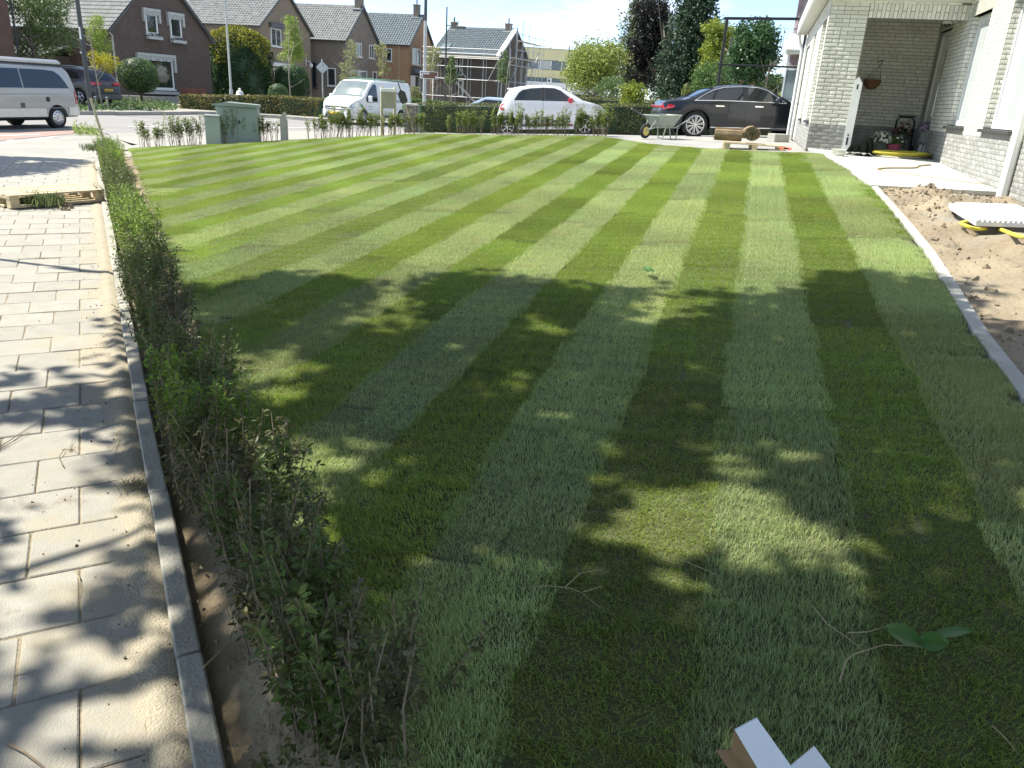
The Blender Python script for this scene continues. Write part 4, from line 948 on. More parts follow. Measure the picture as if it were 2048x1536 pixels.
mb = MB()
for sd in (.72, -.72): mb.tube([(.35, sd, 2.02), (3.1, sd, 2.02)], .02); [mb.tube([(x, sd, 1.93), (x, sd, 2.02)], .018) for x in (.5, 1.7, 2.9)]
for x in (.5, 1.1, 1.7, 2.3, 2.9): mb.tube([(x, -.72, 2.03), (x, .72, 2.03)], .018)
mb.obj('roof_rack', M_['vgreen'], vn.root, 40); vn.wheels(.9, .2, .66, 8, rimm=M_['steel'])
# --- silver camper with pop-top
P_s = PT('silver_van_paint', (.40, .405, .39), metal=.35)
cp_ = Vector((-15.45, 25.4, -.03)); CD = (-sin(radians(15)), -cos(radians(15))); cv = Car(4.9,
  [(0, .5), (.03, 1.0), (.22, 1.66), (.34, 1.80), (.5, 1.83), (3.4, 1.84), (3.6, 1.78), (4.1, 1.22), (4.5, 1.05), (4.8, .88), (4.9, .45)],
  [(0, .84), (.2, .92), (3.9, .95), (4.6, .88), (4.9, .7)], [(0, 1.1), (.3, 1.14), (3.9, 1.12), (4.9, .75)], [(0, .40), (.12, .34), (4.9, .28)], (.93, 4.1), .325, .15,
  'camper_van', 'silver camper van with dark windows and low pop-top roof on the street', 'camper van', carM(cp_, CD, 0, .93), P_s)
cv.body()
cv.side('side_window', [(.36, 1.19), (.46, 1.36), (.62, 1.57), (.80, 1.67), (1.2, 1.70), (2.05, 1.70), (2.05, 1.17)], G); cv.side('sliding_window', [(2.09, 1.17), (2.09, 1.70), (3.05, 1.69), (3.05, 1.16)], G); cv.side('front_side_window', [(3.15, 1.15), (3.15, 1.68), (3.5, 1.64), (3.95, 1.14)], G)
cv.topglass('windscreen', 3.62, 4.1, .88, G, fr2=.96); cv.topglass('rear_window', .05, .21, .8, G)
tp = MB(); tp.bbox((.30, -.70, 1.875), (3.3, .70, 2.0), .07); tp.obj('pop_top_roof', P_s, cv.root, 40); tp = MB(); tp.bbox((.33, -.685, 1.82), (3.27, .685, 1.88), .01); tp.obj('roof_seal', M_['black'], cv.root)
for pts in ([(.35, 1.0), (1.2, 1.02), (2.4, 1.0), (3.8, .98)], [(.5, .62), (1.9, .60), (3.7, .60)]): cv.line('body_crease', pts, P_s, .012, off=.0)
cv.side('lower_cladding', [(1.36, .36), (1.36, .60), (3.66, .60), (3.66, .36)], M_['alu'], off=.010); cv.side('rear_bumper', [(.01, .40), (.01, .64), (.48, .64), (.52, .40)], M_['alu'], off=.012)
cv.line('sill_tube', [(1.4, .33), (3.6, .33)], M_['black'], .03); cv.line('door_gap', [(2.06, .40), (2.07, 1.16)], M_['dark'], .005, off=0)
mb = MB()
for sd in (1, -1): mb.lathe([(0, 0), (.075, 0), (.075, .012), (0, .014)], 18, axis='y', M=Matrix.Translation((1.25, sd*(cv.W(1.25, .88)+.0), .86)) @ Matrix.Diagonal((1, sd, 1, 1)))
mb.obj('fuel_cap', M_['black'], cv.root, 40)
cv.side('vent', [(2.12, .62), (2.12, .76), (2.26, .76), (2.26, .62)], M_['grey_pl'], off=.012)
cv.side('tail_light', [(.06, .72), (.10, 1.08), (.18, 1.12), (.18, .74)], M_['red_l'], off=.01)
cv.wheels(.85, .22, .66, 5, style='cover')
mb = MB(); mb.box((.5, -.75, .25), (4.5, .75, .42)); mb.obj('underbody', M_['dark'], cv.root)
# --- dark SUV on the drive behind, tail towards us
P_g = PT('grey_suv_paint', (.045, .042, .045)); sp0 = at(205, 37.5, .16); SD = Vector((-sin(radians(76)), cos(radians(76)))); suv = Car(4.45,
  [(0, .5), (.03, .95), (.14, 1.12), (.42, 1.52), (.6, 1.60), (1.3, 1.66), (2.2, 1.65), (2.6, 1.56), (3.3, 1.10), (4.0, 1.0), (4.35, .82), (4.45, .5)],
  [(0, .80), (.2, .90), (3.8, .925), (4.45, .65)], [(0, 1.0), (.5, 1.10), (3.4, 1.03), (4.45, .7)], .28, (.92, 3.57), .35, .32,
  'suv', 'dark grey SUV with red tail light parked beside the dark brick house', 'car', carM(sp0, SD, 0, .45), P_g)
suv.body(); suv.side('rear_side_window', [(.78, 1.16), (.95, 1.40), (1.3, 1.52), (1.95, 1.54), (1.95, 1.12)], G); suv.side('front_side_window', [(2.05, 1.12), (2.05, 1.54), (2.45, 1.48), (3.1, 1.08)], G)
suv.topglass('rear_window', .16, .44, .82, G); suv.topglass('windscreen', 2.65, 3.28, .85, G, fr2=.95)
suv.side('tail_light', [(.03, .93), (.08, 1.06), (.50, 1.10), (.54, 1.03), (.2, .92)], M_['red_l'], off=.012)
for sd in (1, -1):
    mb = MB(); mb.bbox((.0, sd*.62-.2, .93), (.05, sd*.62+.2, 1.06), .01); mb.obj('tail_light', M_['red_l'], suv.root)
    mb = MB(); mb.tube([(.75, sd*.62, 1.66), (1.3, sd*.63, 1.71), (2.3, sd*.62, 1.69)], .018); mb.obj('roof_rail', M_['alu'], suv.root, 40)
mb = MB(); mb.box((-.03, -.26, .66), (-.005, .26, .77)); pl_ = mb.obj('number_plate', M_['yplate'], suv.root)
mb = MB(); [mb.box((-.034, -.21+i*.075, .69), (-.0305, -.165+i*.075, .74)) for i in range(6)]; mb.obj('plate_marks', M_['black'], pl_)
suv.line('window_chrome', [(.75, 1.145), (2.0, 1.10), (3.15, 1.06)], M_['chrome'], .012); suv.wheels(.88, .22, .66, 5)
mb = MB(); mb.bbox((-.03, -.84, .32), (.10, .84, .52), .02); mb.obj('rear_bumper', M_['grey_pl'], suv.root)
# --- pale blue roof of a car beyond the hedge, and a parked car by the office
P_bl = PT('silver_blue_paint', (.32, .40, .50))
b0 = gat(975, 46); b0.z = .08; bc = Car(4.2, [(0, .5), (.05, .95), (.4, 1.35), (.8, 1.45), (2.0, 1.46), (2.6, 1.2), (3.0, .98), (3.9, .85), (4.2, .5)], [(0, .7), (.3, .86), (3.8, .86), (4.2, .6)], [(0, .9), (4.2, .8)], .25, (.8, 3.35), .31, .33, 'blue_car', 'pale blue car of which only the roof shows above the clipped hedge', 'car', carM(b0, (-1, .25), 0, 2.0), P_bl)
bc.body(60); bc.side('side_window', [(.7, 1.0), (.95, 1.30), (2.0, 1.32), (2.6, .98)], G); bc.topglass('windscreen', 2.1, 2.85, .85, G); bc.topglass('rear_window', .12, .42, .8, G); bc.wheels(.8, .2)
# ------------------------------------------------------------------ houses across the street
BRK = {'dark': brickmat('dark_brown_brick', (.105, .075, .062), (.14, .098, .078), (.075, .066, .06)), 'brown': brickmat('brown_brick', (.24, .185, .13), (.29, .22, .15), (.19, .17, .135)),
       'grey': brickmat('grey_brown_brick', (.21, .175, .135), (.25, .2, .155), (.17, .15, .13)), 'orange': brickmat('orange_brick', (.38, .225, .12), (.44, .27, .15), (.22, .16, .11)), 'scaf': brickmat('dark_grey_brick', (.10, .085, .07), (.12, .1, .085), (.08, .075, .07))}
M_['tile_g'] = mat('grey_roof_tile', (.19, .195, .185), .55, var=.35, nscale=3, isl=.1, spec=.6); M_['tile_d'] = mat('slate_blue_roof_tile', (.10, .125, .135), .5, var=.3, nscale=3, spec=.6); M_['tile_p'] = mat('plum_roof_tile', (.22, .165, .17), .5, var=.3, nscale=4, isl=.12)
M_['grey_fr'] = mat('pale_grey_board', (.45, .46, .44), .6, var=.15, nscale=6)
def tiles(mb, o, ex, ey, n, L, S, tw=.23, th=.34, amp=.06):
    """wavy pantiles: o eave corner, ex along the eave, ey up the slope"""
    nc = max(2, int(L/tw)); nr_ = max(2, int(S/th)); ph = [0, .5, 1.0, .5]
    for r in range(nr_):
        base = len(mb.v)
        for e in (0, 1):
            for c in range(nc*4+1):
                h = amp*(.2+ph[c % 4]*1.0)+(.03 if e == 0 else 0)
                mb.v.append(tuple(o+ex*(L*c/(nc*4))+ey*(S*(r+e*1.06)/nr_)+n*h))
        w = nc*4+1
        for c in range(nc*4): mb.f.append((base+c, base+c+1, base+w+c+1, base+w+c)); mb.m.append(0)
        b2 = len(mb.v)
        for c in range(w): p = mb.v[base+c]; mb.v.append(tuple(Vector(p)-n*.035))
        for c in range(nc*4): mb.f.append((base+c, base+c+1, b2+c+1, b2+c)); mb.m.append(0)
class Hs:
    def __init__(s, name, label, px, zc, dA, wA, LBk, he, hr, brick, tile, oe=.4, og=.25, tw=.23, base=None):
        c = gat(px, zc); c.z = base if base is not None else c.z; s.A = Vector((dA[0], dA[1], 0)).normalized(); s.B = Vector((-s.A.y, s.A.x, 0)); s.C = c; s.M = frame(c, s.A, s.B); s.inv = s.M.inverted()
        s.root = thing(name, label, 'house', M=s.M); s.w = wA; s.l = LBk; s.he = he; s.hr = hr; m = wA/2
        mb = MB(); mb.v = [(0,0,-.3),(wA,0,-.3),(wA,0,he),(m,0,hr),(0,0,he),(0,LBk,-.3),(wA,LBk,-.3),(wA,LBk,he),(m,LBk,hr),(0,LBk,he)]
        mb.f = [(0,1,2,3,4),(9,8,7,6,5),(0,4,9,5),(1,6,7,2),(4,3,8,9),(3,2,7,8)]; mb.m = [0]*6; mb.obj('wall', BRK[brick], s.root)
        sl = Vector((m, 0, hr-he)).normalized(); S = (Vector((m, 0, hr-he)).length+oe); t = MB()
        n1 = Vector((-(hr-he), 0, m)).normalized()
        tiles(t, Vector((0, -og, he))-sl*oe+n1*.03, Vector((0, 1, 0)), sl, n1, LBk+2*og, S, tw)
        s2 = Vector((-m, 0, hr-he)).normalized(); n2 = Vector((hr-he, 0, m)).normalized(); tiles(t, Vector((wA, -og, he))-s2*oe+n2*.03, Vector((0, 1, 0)), s2, n2, LBk+2*og, S, tw)
        s.roof = t.obj('roof_tiles', M_[tile], s.root, 30, kind='stuff')
        b = MB()                                       # boards under the overhang, ridge caps, verge
        for (o, d, n) in ((Vector((0, 0, he)), sl, n1), (Vector((wA, 0, he)), s2, n2)):
            a0 = o-d*oe-n*.10+Vector((0, -og, 0)); b.prism([a0, a0+d*S, a0+d*S+n*.1, a0+n*.1], (0, og-.002, 0))
            b.prism([o-d*oe-n*.10, o-d*.05-n*.10, o-d*.05-n*.01, o-d*oe-n*.01], (0, LBk, 0))
        b.obj('eaves_board', M_['grey_pl'], s.root)
        r = MB(); k = int((LBk+2*og)/.4)
        for i in range(k): y = -og+i*(LBk+2*og)/k; r.tube([(m, y, hr+.05), (m, y+(LBk+2*og)/k*.98, hr+.035)], [.10, .085], 8)
        r.obj('ridge_tile', M_[tile], s.root, 40, kind='stuff')
    def gp(s, px, py): p = s.inv @ on_plane(px, py, s.C, s.B); return p.x, p.z
    def sp(s, px, py): p = s.inv @ on_plane(px, py, s.C, s.A); return p.y, p.z
    def window(s, rect, face='g', mull=1, frame_m='white', trans=None, fw=.09, deep=.08, glass='glass', nm='window'):
        """rect px x0,y0,x1,y1 on the gable ('g') or the eaves side ('s')"""
        x0, y0, x1, y1 = rect; ym, xm = (y0+y1)/2, (x0+x1)/2; f = s.gp if face == 'g' else s.sp
        a = f(x0, ym)[0]; b = f(x1, ym)[0]; lo = f(xm, y1)[1]; hi = f(xm, y0)[1]; a, b = min(a, b), max(a, b)
        T = (lambda u, d, z: (u, -d, z)) if face == 'g' else (lambda u, d, z: (-d, u, z))
        def bx(mb, u0, u1, d0, d1, z0, z1):
            p, q = T(u0, d0, z0), T(u1, d1, z1); mb.box(tuple(map(min, p, q)), tuple(map(max, p, q)))
        mb = MB(); bx(mb, a, a+fw, .002, deep, lo, hi); bx(mb, b-fw, b, .002, deep, lo, hi); bx(mb, a+fw, b-fw, .002, deep, lo, lo+fw); bx(mb, a+fw, b-fw, .002, deep, hi-fw, hi)
        for i in range(mull): c = a+(b-a)*(i+1)/(mull+1); bx(mb, c-.035, c+.035, .002, deep-.01, lo+fw, hi-fw)
        o = mb.obj(nm, M_[frame_m], s.root); g = MB(); bx(g, a+fw*.9, b-fw*.9, .002, deep*.35, lo+fw*.9, hi-fw*.9); g.obj('pane', M_[glass], o)
        g = MB(); bx(g, a-.06, b+.06, .003, deep+.09, lo-.07, lo-.002); g.obj('sill', M_[frame_m], o); return o, (a, b, lo, hi), T, bx
    def chimney(s, px, w=.75, h=1.0, d=.6):
        x = s.w/2; best = min(np.linspace(.3, s.l-.3, 60), key=lambda y: abs(proj(s.M @ Vector((x, y, s.hr)))[0]-px)); y = best
        mb = MB(); mb.bbox((x-w/2, y-d/2, s.hr-.5), (x+w/2, y+d/2, s.hr+h), .02); mb.bbox((x-w/2-.04, y-d/2-.04, s.hr+h-.12), (x+w/2+.04, y+d/2+.04, s.hr+h-.02), .01); o = mb.obj('chimney', BRK['grey'], s.root)
        mb = MB(); mb.bbox((x-w/2-.3, y-d/2-.12, s.hr-.32), (x-w/2+.0, y+d/2+.12, s.hr-.2), .02); mb.obj('lead_flashing', M_['grey_fr'], o); mb = MB(); mb.tube([(x, y, s.hr+h-.02), (x, y, s.hr+h+.5)], .07); mb.obj('flue', M_['black'], o)
h1 = Hs('brick_house', 'dark brown brick house with scalloped white window awnings and steep grey roof', 238, 47, (.34, .94), 8.2, 9.5, 4.25, 7.9, 'dark', 'tile_g', oe=.55, tw=.24)
def awning(h, rect):
    o, (a, b, lo, hi), T, bx = h.window(rect, mull=0, fw=.10)
    mb = MB(); n = 9; bx(mb, a-.22, b+.22, .01, .22, hi+.14, hi+.30)
    for sd in (a-.22, b+.08): bx(mb, sd, sd+.14, .01, .20, hi-(hi-lo)*.42, hi+.14)
    for i in range(n):
        u0 = a-.1+(b-a+.2)*i/n; u1 = a-.1+(b-a+.2)*(i+1)/n-.015; bx(mb, u0, u1, .13, .16, hi-.05-.07*(i % 2), hi+.14)
    mb.obj('window_awning', M_['grey_fr'], h.root); mb = MB(); bx(mb, a-.1, b+.1, .06, .34, lo-.3, lo-.12); mb.obj('window_box', M_['grey_fr'], h.root)
    pts = [Vector(T(a+(b-a)*rnd.random(), rnd.uniform(.1, .32), lo-.1+rnd.uniform(-.02, .14))) for _ in range(90)]
    return pts
WB = awning(h1, (290, 28, 313, 68))+awning(h1, (339, 36, 361, 76)); awning(h1, (280, 118, 345, 178))
mb = MB(); y_ = -.06; x_ = .12; mb.tube([(-.45, -.1, h1.he-.25), (-.05, -.1, h1.he-.6), (-.05, -.1, -.2)], .05, 8); mb.obj('downpipe', M_['grey_fr'], h1.root, 40)
mb = MB(); mb.box((-.75, 3.2, h1.he-.33), (-.55, 9.5, h1.he-.2)); mb.obj('gutter', M_['white'], h1.root)
mb = MB(); mb.box((-1.9, 3.5, -.2), (-.005, 8.5, 2.35)); ax_ = mb.obj('annex', BRK['dark'], h1.root); t = MB(); tiles(t, Vector((-2.3, 3.2, 2.3)), Vector((0, 1, 0)), Vector((.96, 0, .28)), Vector((-.28, 0, .96)), 5.6, 2.3, .25); t.obj('annex_tiles', M_['tile_g'], ax_, 30, kind='stuff')
h2 = Hs('brick_house', 'brown brick house with tall gable behind the yellow-green conifer', 526, 66, (.2, .98), 9.2, 11, 6.0, 9.1, 'brown', 'tile_g', tw=.27)
h2.window((541, 57, 561, 93), mull=1, frame_m='white'); mb = MB(); x, z = h2.gp(550, 56); mb.bbox((x-1.1, -.3, z), (x+1.1, -.003, z+.35), .02); mb.obj('shutter_box', M_['grey_pl'], h2.root)
x, z = h2.gp(560, 130); mb = MB(); mb.box((x-1.5, -.25, z-.12), (x+1.7, -.003, z+.16)); mb.obj('canopy', M_['white'], h2.root); h2.window((548, 138, 575, 190), mull=1); h2.chimney(591, .9, .8)
x, z = h2.gp(612, 128); mb = MB(); mb.tube([(x, -.0, z+.2), (x, -.45, z+.25), (x, -.5, z+.1)], .03); mb.lathe([(0, .12), (.16, .02), (.18, -.1), (.1, -.28), (0, -.3)], 12, M=Matrix.Translation((x, -.5, z))); mb.box((x-.05, -.03, z-.2), (x+.05, -.002, z+.55)); mb.obj('wall_lamp', M_['white'], h2.root, 40)
h3 = Hs('brick_house', 'grey brown brick house between the two taller gabled houses', 692, 75, (.2, .98), 8.4, 7.5, 5.75, 8.9, 'grey', 'tile_g', tw=.25)
h3.window((711, 86, 722, 114), mull=1); h3.window((738, 90, 747, 117), mull=1); h3.window((706, 141, 733, 168), mull=0, glass='glassl'); h3.window((745, 143, 752, 160), mull=0)
h3.window((655, 136, 672, 172), 's', mull=0); o, *_ = h3.window((624, 124, 634, 176), 's', mull=0, frame_m='grey_pl', nm='door'); h3.chimney(720, .95, 1.0)
h4 = Hs('brick_house', 'orange brick house with slate blue roof beside the brown signpost', 817, 84, (.2, .98), 8.2, 6.5, 6.15, 9.2, 'orange', 'tile_d', tw=.27)
h4.window((772, 97, 784, 123), 's', mull=0); h4.window((824, 97, 840, 130), mull=1); h4.window((854, 104, 861, 128), mull=0); h4.window((821, 152, 846, 186), mull=1, deep=.5)
x, z = h4.gp(834, 145); mb = MB(); mb.prism([(x-1.9, -.003, z+.5), (x-1.9, -.9, z-.2), (x-1.9, -.003, z-.2)], (3.6, 0, 0)); mb.obj('bay_canopy', M_['grey_pl'], h4.root); h4.chimney(833, .7, 1.1); mb = MB(); mb.tube([(-.06, 1.1, 0), (-.06, 1.1, 6.0)], .05); mb.obj('downpipe', M_['stake'], h4.root)
h5 = Hs('scaffolded_house', 'dark house under renovation wrapped in scaffolding, new slate blue roof', 993, 80, (.33, .94), 8.6, 7.3, 5.35, 8.05, 'scaf', 'tile_d', tw=.27, oe=.3)
h5.window((914, 115, 926, 150), 's', mull=1, frame_m='grey_fr'); h5.window((917, 160, 927, 192), 's', mull=0); h5.chimney(1017, .6, .6); h5.chimney(869, .6, .6)
mb = MB(); m = h5.w/2; sl = Vector((m, 0, h5.hr-h5.he)).normalized(); n1 = Vector((-sl.z, 0, sl.x)); a0 = Vector((0, -.28, h5.he))-sl*.3+n1*.0
mb.prism([a0, a0+sl*5.2, a0+sl*5.2+n1*.16, a0+n1*.16], (0, .5, 0)); mb.obj('verge_board', M_['white'], h5.root); mb = MB(); mb.box((-.42, -.2, h5.he-.32), (-.28, 7.4, h5.he-.18)); mb.obj('gutter', M_['white'], h5.root)
y, z = h5.sp(885, 100); mb = MB(); c = Vector((0, y, h5.he))+sl*.5+n1*.1; mb.prism([c+Vector((0, -.5, 0)), c+Vector((0, .5, 0)), c+Vector((0, .5, 0))+sl*1.1, c+Vector((0, -.5, 0))+sl*1.1], n1*.09); mb.obj('skylight', M_['glassl'], h5.root)
# scaffolding
sc = thing('scaffold', 'galvanised tube scaffolding around the dark house with the new roof', 'scaffold', M=h5.M)
def pole(nm, a, b, r=.03): mb = MB(); mb.tube([a, b], r, 6); mb.obj(nm, M_['steel'], sc)
for x in (-1.15, -.35):
    for y in (-.5, 1.2, 2.9, 4.6, 6.3, 7.6): pole('standard', (x, y, 0), (x, y, 6.3 if x < -1 else 5.0))
for z in (1.2, 2.9, 4.1, 4.9, 5.35, 5.8): pole('ledger', (-1.18, -.9, z), (-1.18, 8.0, z))
for (y0, z0, y1, z1) in ((4.6, 4.9, 2.9, 2.9), (4.6, 2.9, 1.2, .1), (4.4, 2.9, 1.0, .1), (-.5, 4.9, .6, 2.9)): pole('brace', (-1.22, y0, z0), (-1.22, y1, z1))
mb = MB(); mb.box((-1.12, -.7, 2.93), (-.38, 7.6, 2.97)); mb.obj('deck_board', M_['wood'], sc); mb = MB(); mb.box((-1.12, -.7, 4.93), (-.38, 7.6, 4.97)); mb.obj('deck_board', M_['wood'], sc)
for y in (-1.3, -.5):
    for x, t in ((-.2, 6), (1.6, 8.3), (3.4, 8.9), (5.2, 8.9), (7.0, 7.6), (8.8, 7.2), (10.2, 7.0)): pole('standard', (x, y, 0), (x, y, t))
for z in (1.2, 2.9, 4.5, 5.2, 6.0, 6.9, 7.5): pole('ledger', (-.4 if z < 6 else 1.4, -1.34, z), (10.4, -1.34, z))
for (x0, z0, x1, z1) in ((-.2, 2.9, 3.4, 6.0), (1.6, .2, 5.2, 4.5), (5.2, 2.9, 8.8, 6.6)): pole('brace', (x0, -1.38, z0), (x1, -1.38, z1))
mb = MB(); mb.box((1.5, -1.25, 5.2), (10.2, -.55, 5.25)); mb.obj('deck_board', M_['wood'], sc); mb = MB(); mb.box((3.4, -1.25, 6.9), (10.2, -.55, 6.95)); mb.obj('deck_board', M_['wood'], sc)
# brick house cut by the left picture edge
c0 = gat(46, 37); f0 = thing('brick_house', 'red brown brick house wall beside the loose-leaved tree at far left', 'house', M=frame(c0, (-.72, .7, 0)))
mb = MB(); mb.box((0, 0, -.3), (9, 7, 8.5)); mb.obj('wall', brickmat('red_brown_brick', (.13, .07, .055), (.16, .09, .07), (.08, .07, .065)), f0); mb = MB(); mb.box((-.2, -.2, 8.5), (9.2, 7.2, 8.8)); mb.obj('roof', M_['tile_d'], f0); mb = MB(); mb.tube([(-.08, -.12, 0), (-.08, -.12, 8.4)], .05); mb.obj('downpipe', M_['black'], f0)
# yellow office block
oc = gat(1046, 116); of = thing('office_block', 'pale yellow flat-roofed office block with a long dark window band', 'office', M=frame(oc, (.995, .1, 0))); K = 116/1652
M_['yel'] = mat('pale_yellow_panel', (.66, .60, .34), .6, var=.05, nscale=.4); M_['band'] = mat('blue_grey_glazing', (.12, .15, .17), .12, var=.3, nscale=.6)
zz = lambda y: 1.7+(190.5-y)*K; Wd = 7.6
def ob(nm, x0, x1, y0, y1, m, d0=0, d1=9, par=of): mb = MB(); mb.box((x0, d0, zz(y1)), (x1, d1, zz(y0))); return mb.obj(nm, M_[m], par)
ob('upper_panel', -4, Wd, 96, 118, 'yel'); wb = ob('window_band', -4, Wd-.1, 118.3, 136.7, 'band', .15); ob('middle_panel', -4, Wd, 137, 152.5, 'yel'); ob('lower_band', -4, Wd-.1, 152.8, 160.7, 'band', .15); ob('base', -4, Wd+5, 161, 212, 'white', -.3)
for px in (1052, 1064.5, 1075.5, 1079, 1103.5, 1128): x = (px-1046)*K*.937; ob('mullion', x-.05, x+.05, 118.5, 136.5, 'white_pl', .06, .2, wb)
x = (1079.5-1046)*K*.937; ob('blind', x, x+1.7, 119, 136, 'grey_fr', .10, .14, wb)
ob('roof_edge', -4.1, Wd+.1, 95, 95.8, 'grey_fr', -.1, 9.1); x = 54*K*.937; ob('roof_vent', x, x+.2, 92.5, 95, 'black', 1, 1.2)
a = thing('wall_unit', 'white box unit mounted on the office wall below the yellow panels', 'air conditioner', of.matrix_world @ Vector(((1096-1046)*K*.937, -.35, zz(161)))); mb = MB(); mb.bbox((0, -.25, -.1), (.7, .04, .55), .03); mb.obj('casing', M_['white_pl'], a); mb = MB(); mb.lathe([(0, -.26), (.2, -.26)], 16, axis='y', M=Matrix.Translation((.3, 0, .22))); mb.obj('fan_grille', M_['grey_pl'], a)
ms = gat(1129, 95); a = thing('steel_mast', 'thin dark mast standing before the yellow office block', 'mast', ms); mb = MB(); mb.tube([(0, 0, 0), (0, 0, z_at(ms, 92))], .06); mb.obj('pole', M_['grey_pl'], a); mb = MB(); mb.tube([(0, 0, z_at(ms, 113)), (1.6, 0, z_at(ms, 113))], .03); mb.obj('arm', M_['grey_pl'], a)
# low shelter by the office
sh = thing('flat_shelter', 'low dark shelter with thin pale roof and white curved sign beyond the white hatchback', 'shelter', M=frame(gat(1140, 74), (.97, .2, 0))); mb = MB(); mb.box((0, 0, 2.15), (3.6, 2, 2.3)); mb.obj('roof', M_['grey_fr'], sh); mb = MB(); mb.box((.2, 1.2, 0), (3.4, 1.3, 2.1)); mb.obj('back_panel', M_['grey_pl'], sh)
for x in (.1, 1.1, 1.35, 3.4): mb = MB(); mb.tube([(x, .1, 0), (x, .1, 2.14)], .05); mb.obj('post', M_['grey_fr'], sh)
mb = MB(); mb.tube([(1.7, 1.17, 1.2), (2.0, 1.17, 1.25), (2.2, 1.17, 1.45), (2.1, 1.17, 1.7), (1.9, 1.17, 1.8)], .05); mb.tube([(3.3, 1.17, 1.8), (3.25, 1.17, 1.5), (3.1, 1.17, 1.2)], .05); mb.obj('sign_mark', M_['white'], sh)
# neighbour with the plum tiles
nc_ = at(1546, 31, .8); nb_ = thing('tiled_house', 'white walled neighbour house with steep plum coloured tile roof behind the black frame', 'house', M=frame(nc_, (.94, -.342, 0)))
zt = lambda y: z_at(nc_, y); mb = MB(); mb.box((0.05, .02, -.5), (5, 6, zt(100)-.8)); mb.obj('wall', M_['white'], nb_)
t = MB(); tiles(t, Vector((.10, .25, zt(76)-.8)), Vector((1, 0, 0)), Vector((0, .16, .98)), Vector((0, -.98, .16)), 4.4, 3.6, .23, .36); t.obj('roof_tiles', M_['tile_p'], nb_, 30, kind='stuff'); mb = MB(); mb.box((.12, .3, zt(100)-.8), (4.8, 6, zt(0)+.6)); mb.obj('roof_core', M_['tile_p'], nb_)
mb = MB(); mb.bbox((.0, -.75, zt(109)-.8), (1.2, .2, zt(104)-.8), .02); mb.prism([(0, -.75, zt(104)-.8), (0, .2, zt(72)-.8), (0, .2, zt(104)-.8)], (.05, 0, 0)); mb.prism([(0, -.78, zt(104)-.8), (1.2, -.78, zt(104)-.8), (1.2, .2, zt(70)-.8), (0, .2, zt(70)-.8)], (0, 0, .06)); mb.obj('bay_roof', M_['soffit'], nb_)
t = MB(); tiles(t, Vector((.15, -.03, zt(130)-.8)), Vector((1, 0, 0)), Vector((0, 0, 1)), Vector((0, -1, 0)), .75, .55, .2, .26); t.obj('hung_tiles', M_['tile_p'], nb_, 30, kind='stuff')
mb = MB(); mb.box((.12, -.02, zt(200)-.8), (.62, .018, zt(140)-.8)); mb.obj('window', M_['glassl'], nb_); mb = MB(); mb.box((.06, -.03, zt(202)-.8), (.11, .018, zt(136)-.8)); mb.box((.63, -.03, zt(202)-.8), (.68, .018, zt(136)-.8)); mb.obj('window_frame', M_['white_pl'], nb_)

# ------------------------------------------------------------------ foliage
def leaves(name, C, N_, size, m, parent=None, seed=0, flat=.0, asp=.55, droop=0, **kw):
    """leaf-sized rhombs: C array of centres, N_ optional preferred normals"""
    r = np.random.default_rng(seed); n = len(C); C = np.asarray(C, float)
    nn = r.normal(size=(n, 3)); nn /= np.linalg.norm(nn, axis=1)[:, None]
    if N_ is not None: nn = nn*(1-flat)+np.asarray(N_)*flat*1.6; nn /= np.linalg.norm(nn, axis=1)[:, None]
    a = np.cross(nn, r.normal(size=(n, 3))); a[:, 2] -= droop; a -= nn*np.sum(a*nn, 1)[:, None]; a /= np.linalg.norm(a, axis=1)[:, None]+1e-9; b = np.cross(nn, a)
    s = size*r.uniform(.6, 1.25, n)[:, None]
    V = np.stack([C-a*s*.5, C+b*s*asp*.5+nn*s*.06, C+a*s*.5, C-b*s*asp*.5+nn*s*.06], 1).reshape(-1, 3)
    me = bpy.data.meshes.new(name); me.vertices.add(4*n); me.vertices.foreach_set('co', V.ravel()); me.loops.add(4*n); me.loops.foreach_set('vertex_index', np.arange(4*n, dtype=np.int32))
    me.polygons.add(n); me.polygons.foreach_set('loop_start', np.arange(n, dtype=np.int32)*4); me.update(); me.validate(); me.materials.append(m)
    return link(name, me, parent, **kw)
def blob(r, blobs, nclump, per, spread, shell=.55, rs=None):
    """clumps near the skins of ellipsoids (cx,cy,cz,rx,ry,rz)"""
    out = []; w = np.array([b[3]*b[4]+b[3]*b[5] for b in blobs]); w = w/w.sum()
    for i in r.choice(len(blobs), nclump, p=w):
        cx, cy, cz, rx, ry, rz = blobs[i]; d = r.normal(size=3); d /= np.linalg.norm(d); k = shell+(1.08-shell)*r.random()**.6
        c = np.array([cx+d[0]*rx*k, cy+d[1]*ry*k, cz+d[2]*rz*k]); out.append(c+r.normal(size=(per, 3))*spread)
    return np.concatenate(out)
